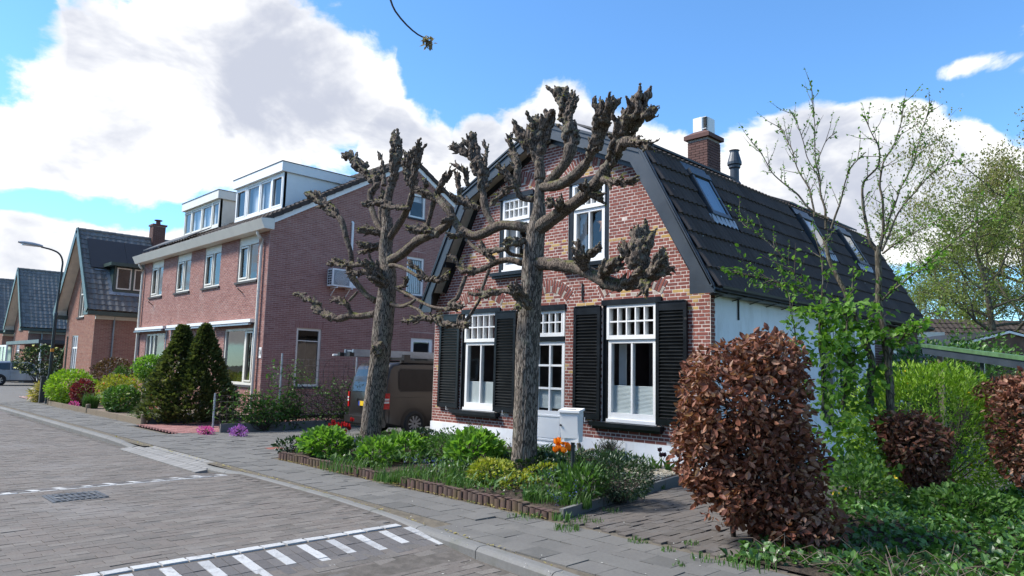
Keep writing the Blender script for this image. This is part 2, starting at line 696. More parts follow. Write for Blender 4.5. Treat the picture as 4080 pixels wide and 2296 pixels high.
def m_bark(name, c1, c2, moss=(.06, .075, .015), moss_amt=.6, scale=1., lichen=.25):
    N = NT(name)
    p = N.pos()
    v = N.n('ShaderNodeTexVoronoi', feature='DISTANCE_TO_EDGE')
    dv = N.n('ShaderNodeVectorMath', operation='MULTIPLY_ADD')
    nz = N.n('ShaderNodeTexNoise')
    nz.inputs['Scale'].default_value = 9.
    N.put(p, nz.inputs['Vector'])
    N.put(nz.outputs['Color'], dv.inputs[0])
    dv.inputs[1].default_value = (.06, .06, .06)
    N.put(p, dv.inputs[2])
    N.put(N.scaled(dv.outputs[0], (1, 1, .13)), v.inputs['Vector'])
    v.inputs['Scale'].default_value = 38 * scale
    v.inputs['Randomness'].default_value = 1.0
    n1 = N.noise(N.scaled(p, (1, 1, .35)), 22 * scale, 7, .7, .6)
    crack = N.math('MULTIPLY', N.range(v.outputs['Distance'], 0., .22), n1)
    c = N.mix(N.range(crack, .08, .5), c1, c2)
    c = N.mix(N.math('MULTIPLY', N.range(N.noise(p, 6.5, 5), .52, .68), lichen), c, (.22, .23, .17))
    gz = N.n('ShaderNodeSeparateXYZ')
    N.put(N.n('ShaderNodeNewGeometry').outputs['Normal'], gz.inputs[0])
    up = N.range(gz.outputs['Z'], .15, .8)
    mm = N.math('MULTIPLY', N.math('MULTIPLY', up, N.range(N.noise(p, 4.2, 5), .46, .62)), moss_amt)
    c = N.mix(mm, c, moss)
    h = N.math('ADD', crack, N.math('MULTIPLY', N.noise(p, 90, 4), .25))
    return N.done(N.bsdf(c, .92, 0, N.bump(h, .6, .010), .15))


def m_ground(name, c1, c2, scale=6., bump=.6, dist=.03, speck=None):
    N = NT(name)
    p = N.pos()
    f = N.noise(p, scale, 8, .7)
    c = N.mix(N.range(f, .35, .65), c1, c2)
    if speck is not None:
        c = N.mix(N.range(N.noise(p, scale * 9, 3), .62, .7), c, speck)
    return N.done(N.bsdf(c, .95, 0, N.bump(N.noise(p, scale * 4, 8), bump, dist), .15))


MAT = {}
MAT['brick_red'] = m_piece('red brick', [(.14, .045, .036), (.225, .072, .056), (.18, .057, .045), (.25, .088, .066), (.16, .056, .047)], speck=.3, nscale=30)
MAT['brick_yellow'] = m_piece('yellow brick', [(.42, .26, .08), (.46, .31, .12), (.36, .22, .09)], speck=.25, nscale=30)
MAT['brick_grey'] = m_piece('pale grey brick', [(.36, .31, .26), (.31, .27, .23), (.40, .35, .30)], speck=.15, nscale=30)
MAT['mortar_light'] = m_plain('light mortar', (.60, .52, .47), .9, var=.15, nscale=6, bump=.4, bscale=120, dirt=(.33, .26, .22))
MAT['brick_tan'] = m_piece('pinkish brown brick', [(.25, .118, .098), (.31, .158, .13), (.275, .135, .112), (.33, .18, .152), (.235, .112, .094)], speck=.28,
                           nscale=22, patch=(.40, .34, .30), patch_scale=.9, patch_amt=.5, patch_lo=.54, patch_hi=.8)
MAT['mortar_tan'] = m_plain('pinkish mortar', (.42, .31, .28), .9, var=.18, nscale=3, bump=.4, bscale=100)
MAT['brick_warm'] = m_piece('warm brown brick', [(.20, .085, .055), (.26, .11, .07), (.23, .10, .07), (.29, .14, .09)], speck=.3, nscale=18)
MAT['mortar_warm'] = m_plain('sandy mortar', (.36, .29, .23), .9, var=.15, nscale=3)
MAT['brick_dark'] = m_piece('dark brown brick', [(.085, .045, .038), (.125, .065, .055), (.10, .052, .045)], speck=.3, nscale=25)
MAT['mortar_grey'] = m_plain('grey mortar', (.30, .26, .235), .9, var=.15, nscale=4)
MAT['white_render'] = m_plain('white painted render', (.74, .76, .79), .75, var=.035, nscale=1.6, bump=.25, bscale=60, dirt=(.50, .50, .49), dirt_amt=.5)
MAT['white_paint'] = m_plain('white gloss paint', (.80, .80, .79), .35, var=.02, nscale=4, spec=.5)
MAT['cream_paint'] = m_plain('cream paint', (.66, .63, .55), .45, var=.04, nscale=3, dirt=(.5, .47, .4), dirt_amt=.2)
MAT['black_green'] = m_plain('black green gloss paint', (.006, .008, .010), .32, var=.25, nscale=5, spec=.5)
MAT['slate_paint'] = m_plain('dark slate blue paint', (.030, .040, .052), .38, var=.15, nscale=2.5, spec=.5, dirt=(.06, .065, .07), dirt_amt=.4)
MAT['soffit'] = m_plain('weathered beige boarding', (.30, .27, .22), .7, var=.15, nscale=3)
MAT['soffit_warm'] = m_plain('beige boarding', (.70, .60, .47), .7, var=.08, nscale=3)
MAT['green_paint'] = m_plain('dark green paint', (.035, .06, .052), .4, var=.15, nscale=3)
MAT['roof_tile'] = m_piece('anthracite roof tile', [(.058, .049, .045), (.080, .067, .061), (.068, .057, .052)], rough=.9, speck=.25, nscale=30, bump=.2,
                           patch=(.085, .078, .072), patch_scale=2.2, patch_amt=.35, patch_lo=.55, patch_hi=.8, spec=.1)
MAT['tile_spot'] = m_plain('pale lichen spot', (.35, .34, .32), .9)
MAT['roof_tile_grey'] = m_piece('grey glazed roof tile', [(.11, .106, .10), (.17, .165, .155), (.135, .13, .122)], rough=.7, speck=.3, nscale=12, bump=.2,
                                patch=(.17, .165, .12), patch_scale=1.0, patch_amt=.4, spec=.5)
MAT['roof_tile_brown'] = m_piece('brown concrete roof tile', [(.045, .036, .032), (.06, .048, .042)], speck=.3, nscale=15)
MAT['roof_tile_red'] = m_piece('red brown roof tile', [(.075, .028, .022), (.11, .042, .034), (.09, .034, .028)], speck=.3, nscale=12)
MAT['lead'] = m_plain('lead flashing', (.30, .33, .36), .45, metal=.3, var=.2, nscale=6)
MAT['zinc'] = m_plain('grey zinc', (.24, .26, .28), .4, metal=.6, var=.15, nscale=4)
MAT['steel'] = m_plain('bright steel', (.62, .64, .66), .3, metal=.9, var=.1, nscale=6)
MAT['alu'] = m_plain('aluminium', (.27, .31, .36), .4, metal=.6, var=.1, nscale=8)
MAT['galv'] = m_plain('galvanised steel', (.40, .42, .44), .5, metal=.5, var=.2, nscale=12)
MAT['wire'] = m_plain('dull brown wire', (.13, .105, .088), .7, var=.3, nscale=10)
MAT['glass'] = m_glass('window glass')
MAT['glass_dark'] = m_glass('dark window glass', (.30, .32, .34))
MAT['glass_tint'] = m_glass('tinted car glass', (.10, .10, .11), .8)
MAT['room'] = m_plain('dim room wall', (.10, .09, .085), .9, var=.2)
MAT['blind'] = m_plain('pale pleated blind', (.60, .64, .63), .85, var=.04)
MAT['curtain'] = m_plain('white net curtain', (.60, .60, .60), .9, var=.08)
MAT['curtain_dark'] = m_plain('grey curtain', (.10, .10, .11), .9, var=.1)
MAT['black_plastic'] = m_plain('black plastic', (.014, .014, .015), .5, var=.2)
MAT['solar'] = m_plain('black solar panel', (.012, .013, .017), .6, var=.15, spec=.6)
MAT['white_plastic'] = m_plain('white plastic', (.74, .74, .72), .45, var=.03)
MAT['grey_plastic'] = m_plain('grey plastic', (.25, .26, .27), .5, var=.1)
MAT['paver_road'] = m_piece('worn road paver', [(.098, .089, .079), (.155, .140, .124), (.118, .104, .092), (.14, .121, .106), (.108, .10, .091)], speck=.55, nscale=55, bump=.5,
                            patch=(.20, .19, .18), patch_scale=.8, patch_amt=.5)
MAT['paver_white'] = m_piece('white marking paver', [(.33, .335, .335), (.44, .445, .44), (.38, .385, .38)], speck=.4, nscale=60, bump=.4, patch=(.20, .195, .19), patch_scale=7, patch_amt=.75)
MAT['paver_dark'] = m_piece('dark paver', [(.095, .09, .088), (.12, .112, .108), (.105, .10, .098)], speck=.35, nscale=45, bump=.5)
MAT['slab'] = m_piece('concrete paving slab', [(.098, .096, .089), (.138, .134, .124), (.118, .114, .106), (.128, .125, .116)], speck=.32, nscale=35, bump=.4,
                      patch=(.18, .172, .155), patch_scale=1.5, patch_amt=.45)
MAT['slab_red'] = m_piece('red paving slab', [(.20, .07, .055), (.22, .08, .06)], speck=.25)
MAT['slab_pale'] = m_piece('pale concrete block', [(.19, .187, .177), (.23, .225, .215)], speck=.2, nscale=40)
MAT['paver_path'] = m_piece('brown path paver', [(.085, .076, .068), (.12, .105, .092), (.10, .088, .078), (.11, .10, .092)], speck=.35, nscale=40, bump=.5,
                            patch=(.14, .135, .12), patch_scale=1.5, patch_amt=.4)
MAT['paver_pink'] = m_piece('pink brick paver', [(.23, .11, .10), (.29, .145, .13), (.26, .125, .115)], speck=.25, nscale=30)
MAT['joint_sand'] = m_ground('sandy joints', (.10, .088, .07), (.15, .13, .10), 9., .5, .01, speck=(.07, .085, .03))
MAT['joint_dark'] = m_ground('dark joints', (.05, .047, .04), (.075, .07, .06), 9., .5, .01, speck=(.05, .065, .02))
MAT['joint_road'] = m_ground('gritty road joints', (.085, .077, .068), (.125, .112, .10), 9., .5, .01, speck=(.055, .06, .03))
MAT['kerb'] = m_piece('concrete kerb', [(.135, .135, .13), (.17, .168, .16)], speck=.25, nscale=35, patch=(.09, .10, .06), patch_scale=2.5, patch_amt=.4)
MAT['soil'] = m_ground('garden soil', (.045, .035, .027), (.085, .068, .052), 7., .9, .05)
MAT['soil_pale'] = m_ground('dry soil', (.16, .125, .10), (.23, .185, .15), 8., .8, .04)
MAT['earth'] = m_ground('ground', (.06, .065, .035), (.10, .095, .06), 1.2, .5, .05)
MAT['asphalt'] = m_ground('far paving', (.12, .108, .103), (.155, .142, .135), 1.3, .3, .01)
MAT['palisade'] = m_piece('brown concrete palisade', [(.075, .048, .040), (.105, .066, .055), (.09, .055, .047), (.095, .07, .055)], speck=.3, nscale=35, patch=(.12, .10, .035),
                          patch_scale=2.0, patch_amt=.55)
MAT['wood'] = m_piece('weathered wood', [(.17, .135, .095), (.21, .17, .12)], speck=.3, nscale=20)
MAT['wood_dark'] = m_piece('dark edging board', [(.05, .052, .055), (.065, .066, .068)], speck=.3, nscale=20)
MAT['gravel'] = m_piece('cream gravel', [(.42, .36, .25), (.55, .48, .35), (.35, .30, .22), (.50, .46, .38)], speck=.2, nscale=60)
MAT['gravel_pink'] = m_piece('pink gravel', [(.42, .28, .24), (.50, .36, .31), (.38, .27, .24)], speck=.2, nscale=50)
MAT['bark'] = m_bark('lime bark', (.055, .046, .038), (.225, .19, .157), moss_amt=.4)
MAT['bark_knob'] = m_bark('knotted bark', (.042, .033, .027), (.18, .143, .115), moss=(.095, .10, .02), moss_amt=.85, scale=1.3, lichen=.3)
MAT['bark_smooth'] = m_bark('smooth bark', (.06, .052, .038), (.15, .128, .095), moss=(.08, .09, .03), moss_amt=.5, scale=.7, lichen=.5)
MAT['twig'] = m_plain('dark twig', (.05, .036, .026), .9, var=.3, nscale=8)
MAT['twig_grey'] = m_plain('grey brown twig', (.11, .085, .065), .9, var=.3, nscale=8)
MAT['leaf_dry'] = m_leaf('dry beech leaf', [(.095, .031, .019), (.165, .056, .032), (.24, .095, .055), (.13, .042, .026), (.42, .25, .17), (.185, .065, .038)], rough=.6, trans=.22, var=.4)
MAT['leaf_lime'] = m_leaf('fresh lime leaf', [(.085, .19, .025), (.13, .26, .035), (.10, .22, .03), (.17, .30, .05)], trans=.42)
MAT['leaf_yellowgreen'] = m_leaf('yellow green leaf', [(.17, .30, .02), (.23, .38, .03), (.14, .25, .02), (.28, .40, .05)], trans=.35)
MAT['leaf_mid'] = m_leaf('mid green leaf', [(.045, .11, .02), (.07, .15, .028), (.055, .125, .025), (.09, .18, .035)], trans=.3)
MAT['leaf_dark'] = m_leaf('dark green leaf', [(.018, .045, .014), (.03, .065, .02), (.024, .052, .018), (.045, .085, .025)], trans=.2, spec=.5, rough=.4)
MAT['leaf_grass'] = m_leaf('grass blade', [(.05, .12, .025), (.07, .15, .03), (.09, .16, .04)], trans=.3)
MAT['leaf_ivy'] = m_leaf('ivy leaf', [(.028, .075, .018), (.05, .12, .026), (.08, .18, .035), (.11, .23, .045)], trans=.25, spec=.5, rough=.4)
MAT['leaf_conifer'] = m_leaf('conifer spray', [(.045, .065, .02), (.075, .10, .028), (.105, .12, .038), (.058, .08, .025)], trans=.25)
MAT['leaf_gold'] = m_leaf('golden leaf', [(.28, .30, .03), (.22, .27, .03), (.32, .30, .05)], trans=.3)
MAT['leaf_red'] = m_leaf('dark red leaf', [(.10, .012, .02), (.15, .02, .03), (.20, .03, .04)], trans=.25)
MAT['leaf_bronze'] = m_leaf('bronze leaf', [(.07, .035, .02), (.10, .055, .03), (.06, .05, .02)], trans=.25)
MAT['leaf_far'] = m_leaf('far spring leaf', [(.13, .18, .04), (.18, .24, .05), (.12, .15, .04), (.21, .25, .08)], trans=.4)
MAT['leaf_birch'] = m_leaf('birch leaf', [(.16, .18, .045), (.22, .23, .07), (.19, .16, .07), (.14, .17, .035)], trans=.4)
MAT['leaf_straw'] = m_leaf('straw grass', [(.36, .29, .10), (.30, .27, .07), (.42, .34, .14)], trans=.3)


def m_petal(name, cols):
    return m_leaf(name, cols, rough=.5, trans=.3, var=.15)


MAT['petal_red'] = m_petal('red petal', [(.30, .008, .012), (.40, .015, .018), (.22, .006, .01)])
MAT['petal_orange'] = m_petal('orange petal', [(.75, .22, .01), (.80, .30, .015), (.70, .16, .01)])
MAT['petal_plum'] = m_petal('plum petal', [(.03, .008, .02), (.045, .012, .03)])
MAT['petal_pink'] = m_petal('pink petal', [(.60, .05, .35), (.55, .10, .40)])
MAT['petal_mauve'] = m_petal('mauve petal', [(.32, .10, .48), (.38, .14, .52)])
MAT['petal_blue'] = m_petal('blue petal', [(.08, .10, .35), (.12, .15, .45), (.09, .07, .30)])
MAT['petal_sky'] = m_petal('pale blue petal', [(.20, .28, .62), (.26, .34, .68)])
MAT['petal_yellow'] = m_petal('yellow petal', [(.70, .50, .02), (.65, .45, .02)])
MAT['petal_white'] = m_petal('white petal', [(.70, .70, .66), (.75, .75, .72)])
MAT['petal_coral'] = m_petal('coral petal', [(.55, .14, .08), (.60, .18, .10)])
MAT['petal_cream'] = m_petal('cream petal', [(.62, .58, .35), (.66, .62, .42)])
MAT['van_paint'] = m_plain('brown metallic paint', (.020, .0175, .0165), .35, metal=0., var=.06, coat=.25)
MAT['car_paint'] = m_plain('silver blue metallic paint', (.30, .35, .41), .35, metal=.5, var=.04, coat=.6)
MAT['rubber'] = m_plain('tyre rubber', (.018, .018, .018), .85, var=.2)
MAT['lamp_red'] = m_plain('red lamp lens', (.45, .01, .012), .2, var=.1, coat=.5)
MAT['lamp_white'] = m_plain('clear lamp lens', (.62, .60, .58), .2, var=.05, coat=.5)
MAT['plate_yellow'] = m_plain('yellow number plate', (.70, .46, .02), .4)
MAT['plate_blue'] = m_plain('blue plate strip', (.02, .06, .40), .4)
MAT['lamp_grey'] = m_plain('grey lamp housing', (.33, .35, .37), .45, metal=.3, var=.08)
MAT['pole_dark'] = m_plain('dark green pole paint', (.024, .032, .034), .4, var=.15)
MAT['iron'] = m_plain('cast iron', (.10, .105, .11), .5, metal=.6, var=.25, nscale=12)
MAT['sticker_orange'] = m_plain('orange band', (.65, .25, .02), .5)
MAT['carport_green'] = m_plain('mossy green roofing', (.06, .13, .055), .7, var=.3, nscale=4)
MAT['shed_wall'] = m_plain('brown shed wall', (.13, .075, .05), .85, var=.25, nscale=3)
MAT['screen_pale'] = m_plain('pale green roller blind', (.48, .58, .45), .8, var=.04)

# ---------------------------------------------------------------- ground, road, pavement
def road_z(x):
    x = np.asarray(x, float)
    a = np.clip((x - 1.55) / 1.0, 0, 1) * np.clip((7.85 - x) / 1.0, 0, 1)
    return -0.10 + 0.10 * a


KERB_PTS = np.array([(-90, -5.62), (-4, -5.6), (4.9, -5.55), (6.2, -5.62), (7.2, -5.72), (8.2, -5.78), (9.1, -5.86), (11, -6.05), (16, -6.9), (60, -14)])


def kerb_y(x):
    return np.interp(x, KERB_PTS[:, 0], KERB_PTS[:, 1])


b = MB()
g_ = np.concatenate([[-900, -300, -120], np.linspace(-80, 60, 29), [120, 300, 900]])
for i in range(len(g_) - 1):
    for j in range(len(g_) - 1):
        b.quad((g_[i], g_[j], -.2), (g_[i + 1], g_[j], -.2), (g_[i + 1], g_[j + 1], -.2), (g_[i], g_[j + 1], -.2))
ground = b.build('ground', MAT['earth'])
tag(ground, 'flat ground running to the horizon', None, None, 'structure')

# road: far sheet, near bed with pavers on it
road = bpy.data.objects.new('road', None)
link(road)
tag(road, 'street paved with worn grey brown pavers and white marked ramps', None, None, 'structure')
b = MB()
xs = np.concatenate([[-90, -60, -40, -28, -18], np.arange(-14, 14.1, .5), [20, 30, 60]])
for i in range(len(xs) - 1):
    x0, x1 = xs[i], xs[i + 1]
    d = .004 if x0 >= -14 and x1 <= 14 else 0
    z0, z1 = road_z(x0) - d, road_z(x1) - d
    b.quad((x0, -14, z0), (x1, -14, z1), (x1, kerb_y(x1) + .02, z1), (x0, kerb_y(x0) + .02, z0), mat=0 if d else 1)
b.build('road_bed', [MAT['joint_road'], MAT['asphalt']], road)

cx, cy, sx_, sy_, kind = [], [], [], [], []
P_ = .106
for i, x in enumerate(np.arange(-14, 12.6, P_)):
    if abs(x - 2.49) < .053 or abs(x - 6.79) < .053:
        row_white = True
    else:
        row_white = False
    if (6.845 < x < 7.40) or (1.98 < x < 2.435):
        continue
    off = .107 * (i % 2)
    for k, y in enumerate(np.arange(-11.6 + off, kerb_y(x) - .10, .213)):
        cx.append(x); cy.append(y); sx_.append(.1025); sy_.append(.195 if row_white else .2085)
        kind.append(1 if row_white else 0)
for x0, nn, sgn in ((6.895, 3, 1), (2.385, 2, -1)):
    for k, y in enumerate(np.arange(-11.4, -5.74, .0975)):
        for q in range(nn):
            cx.append(x0 + sgn * (.1 + q * .2)); cy.append(y); sx_.append(.194); sy_.append(.092)
            ln = nn if (k // 3) % 2 else nn - 1
            kind.append((1 if q < (ln if nn == 3 else 2 - ((k // 3) % 3 == 1)) else 2) if k % 3 == 1 else 2)
cx, cy, sx_, sy_, kind = map(np.array, (cx, cy, sx_, sy_, kind))
c = np.stack([cx, cy, road_z(cx) - .03 + rng.normal(0, .0012, len(cx))], 1)
u, v, d = shown(c)
vis = (u > -.03) & (u < 1.03) & (v < 1.06) & (d > .5) & (rng.random(len(cx)) > .0)
s = np.stack([sx_, sy_, np.full(len(cx), .06)], 1) * (1 + rng.normal(0, .012, (len(cx), 3)))
slope = (road_z(cx + .01) - road_z(cx - .01)) / .02
rt = rotz(rng.normal(0, .02, len(cx)))
tl = np.tile(np.eye(3), (len(cx), 1, 1))
tl[:, 2, 0] = slope + rng.normal(0, .007, len(cx)); tl[:, 0, 2] = -tl[:, 2, 0]
tl[:, 2, 1] = rng.normal(0, .006, len(cx)); tl[:, 1, 2] = -tl[:, 2, 1]
rot = np.einsum('nij,njk->nik', tl, rt)
for kd, nm, mt, ni in ((0, 'paver', 'paver_road', 300), (1, 'marking_paver', 'paver_white', 120), (2, 'ramp_paver', 'paver_dark', 160)):
    q = vis & (kind == kd)
    pieces(nm, MAT[mt], road, c[q], s[q], rot[q], ni, skip=(4,))

# drain cover in the raised table
t = thing('drain_cover', 'square ribbed cast iron drain cover set in the road', 'drain cover', (3.2, -7.85, 0))
b = MB()
b.box((2.93, -8.14, -.02), (3.48, -7.56, .006))
b.build('cover_plate', MAT['iron'], t)
for k in range(9):
    yy = -8.10 + k * .0625
    o = MB()
    o.box((2.95, yy, .006), (3.46, yy + .038, .014))
    o.build('rib', MAT['iron'], t)
b = MB()
a = np.linspace(0, 2 * np.pi, 40)
b.tube(np.stack([3.205 + .12 * np.cos(a), -7.85 + .21 * np.sin(a), np.full(40, .014)], 1), .006, 6, False)
b.build('ring', MAT['iron'], t)

# pavement
pav = bpy.data.objects.new('pavement', None)
link(pav)
tag(pav, 'pavement of square grey concrete slabs along the gardens', None, None, 'structure')
b = MB()
xs = np.concatenate([[-90, -60, -40, -24], np.arange(-20, 15, 1.0), [20, 30, 60]])
for i in range(len(xs) - 1):
    x0, x1 = xs[i], xs[i + 1]
    near = x0 >= -20 and x1 <= 14
    y1 = -3.9 if x1 <= -7 else -4.25
    z = -.012 if near else 0.0
    e = .41 if -2.5 < (x0 + x1) / 2 < 1.45 else .1
    b.quad((x0, kerb_y(x0) + e, z), (x1, kerb_y(x1) + e, z), (x1, y1, z), (x0, y1, z), mat=0 if near else 1)
b.quad((-4.1, -4.25, -.012), (0.9, -4.25, -.012), (.9, -1.3, -.012), (-4.1, -1.3, -.012))
b.quad((-4.1, -1.3, -.012), (0.0, -1.3, -.012), (.0, 11, -.012), (-4.1, 11, -.012))
b.build('pavement_bed', [MAT['joint_sand'], MAT['slab']], pav)
c, kd = [], []
for j, y in enumerate(np.arange(-5.45, 3.0, .303)):
    for x in np.arange(-20 + .15 * (j % 2), 13.6, .303):
        lim = -4.0 if x < -6.9 else (-4.3 if (x < -4.2 or x > 1.0) else (3 if x < -.2 else -1.5))
        if x > 7.7 and y > -4.35:
            continue
        if y > lim or y < kerb_y(x) + .13 + .13 or (y < -5.2 and -2.4 < x < 1.45):
            continue
        c.append((x, y)); kd.append(1 if rng.random() < .012 and -3 < x < 3 else 0)
c = np.array(c); kd = np.array(kd)
if True:
    i_red = np.argmin(np.linalg.norm(c - np.array([-.2, -3.5]), axis=1))
    kd[:] = 0
    kd[i_red] = 1
c3 = np.column_stack([c, -.02 + rng.normal(0, .0028, len(c))])
u, v, d = shown(c3)
q = (u > -.03) & (u < 1.03) & (v < 1.06)
s = np.tile([.296, .296, .04], (len(c), 1))
tl = np.tile(np.eye(3), (len(c), 1, 1))
tl[:, 2, 0] = rng.normal(0, .008, len(c)); tl[:, 2, 1] = rng.normal(0, .008, len(c))
tl[:, 0, 2] = -tl[:, 2, 0]; tl[:, 1, 2] = -tl[:, 2, 1]
pieces('paving_slab', MAT['slab'], pav, c3[q & (kd == 0)], s[q & (kd == 0)], tl[q & (kd == 0)], 300, skip=(4,))
o = MB(); o.boxes(c3[kd == 1], s[kd == 1]); o.build('red_slab', MAT['slab_red'], pav)
# dropped crossing of pale blocks
c = [(x, -5.70 + k * .2, -.10 + k * .026) for k in range(3) for x in np.arange(-2.3 + .1 * (k % 2), 1.4, .203)]
tl = np.tile(np.eye(3), (len(c), 1, 1)); tl[:, 2, 1] = .13; tl[:, 1, 2] = -.13
pieces('crossing_block', MAT['slab_pale'], pav, np.array(c), np.tile([.190, .190, .06], (len(c), 1)), tl, 60)

# kerb stones
kerb = bpy.data.objects.new('kerb', None)
link(kerb)
tag(kerb, 'grey concrete kerb stones between road and pavement', None, None, 'structure')
for x in np.arange(-26, 14, 1.0):
    if -2.4 < x + .5 < 1.4:
        continue
    x1 = x + .99
    if -2.4 < x1 < 1.4:
        x1 = -2.36
    a = np.array([x, kerb_y(x), 0]); e = np.array([x1, kerb_y(x1), 0])
    # low where the pavement drops, full height elsewhere
    o = MB()
    prof = [(-.005, -.14), (-.005, -.03), (.02, -.004), (.05, .004), (.13, .004), (.13, -.14)]
    n = len(prof)
    dirv = (e - a) / np.linalg.norm(e - a)
    nrm = np.array([-dirv[1], dirv[0], 0])
    def dz(xx):
        return -.05 * (np.clip((xx + 3.4) / 1.0, 0, 1) if xx < 0 else np.clip((2.4 - xx) / 1.0, 0, 1))
    V = [a + nrm * p + np.array([0, 0, z + dz(a[0])]) for p, z in prof] + [e + nrm * p + np.array([0, 0, z + dz(e[0])]) for p, z in prof]
    o.add(V, [[k, (k + 1) % n, n + (k + 1) % n, n + k][::-1] for k in range(n)])
    o.poly(V[:n]); o.poly(V[n:][::-1])
    o.build('kerb_stone', MAT['kerb'], kerb)
o = MB()
o.box((-90, -5.62, -.12), (-26.02, -5.49, .004)); o.build('far_kerb', MAT['kerb'], kerb)

# path of brown pavers beside the house
path = bpy.data.objects.new('path', None)
link(path)
tag(path, 'brown paver path leading past the white side wall', None, None, 'structure')
o = MB()
o.quad((7.2, -4.25, -.015), (10.4, -4.25, -.015), (10.4, 12, -.015), (7.2, 12, -.015))
o.build('path_bed', MAT['joint_dark'], path)
c = []
for j, x in enumerate(np.arange(7.3, 10.3, .103)):
    for y in np.arange(-4.2 + .103 * (j % 2), 6, .206):
        if x < 7.62 - (y + 4.2) * .19:
            continue
        c.append((x, y))
c = np.array(c)
c3 = np.column_stack([c, -.022 + rng.normal(0, .0035, len(c))])
s = np.tile([.097, .199, .05], (len(c), 1))
tl = np.einsum('nij,njk->nik', np.tile(np.eye(3), (len(c), 1, 1)), rotz(rng.normal(0, .02, len(c))))
tl[:, 2, 0] = rng.normal(0, .02, len(c)); tl[:, 2, 1] = rng.normal(0, .015, len(c))
pieces('path_paver', MAT['paver_path'], path, c3, s, tl, 300, avoid=lambda c, u, v: (u > .70), skip=(4,))

# neighbour's pink drive
drive = bpy.data.objects.new('driveway', None)
link(drive)
tag(drive, 'pink paver driveway between the conifers and the wire fence', None, None, 'structure')
o = MB()
o.quad((-7.05, -4.0, -.008), (-4.1, -4.0, -.008), (-4.1, 12, -.008), (-7.05, 12, -.008))
o.build('drive_bed', MAT['joint_sand'], drive)
c = []
for j, x in enumerate(np.arange(-7.0, -4.1, .105)):
    for y in np.arange(-4.0 + .105 * (j % 2), 8, .21):
        c.append((x, y, -.01 + rng.normal(0, .002)))
c = np.array(c)
pieces('drive_paver', MAT['paver_pink'], drive, c, np.tile([.099, .203, .03], (len(c), 1)), None, 150, skip=(4,))

# forecourts further along the street
o = MB()
o.quad((-60, -4.0, -.004), (-17.6, -4.0, -.004), (-17.6, 14, -.004), (-60, 14, -.004))
fc = o.build('forecourt', MAT['slab'])
tag(fc, 'paved forecourts in front of the far houses', None, None, 'structure')

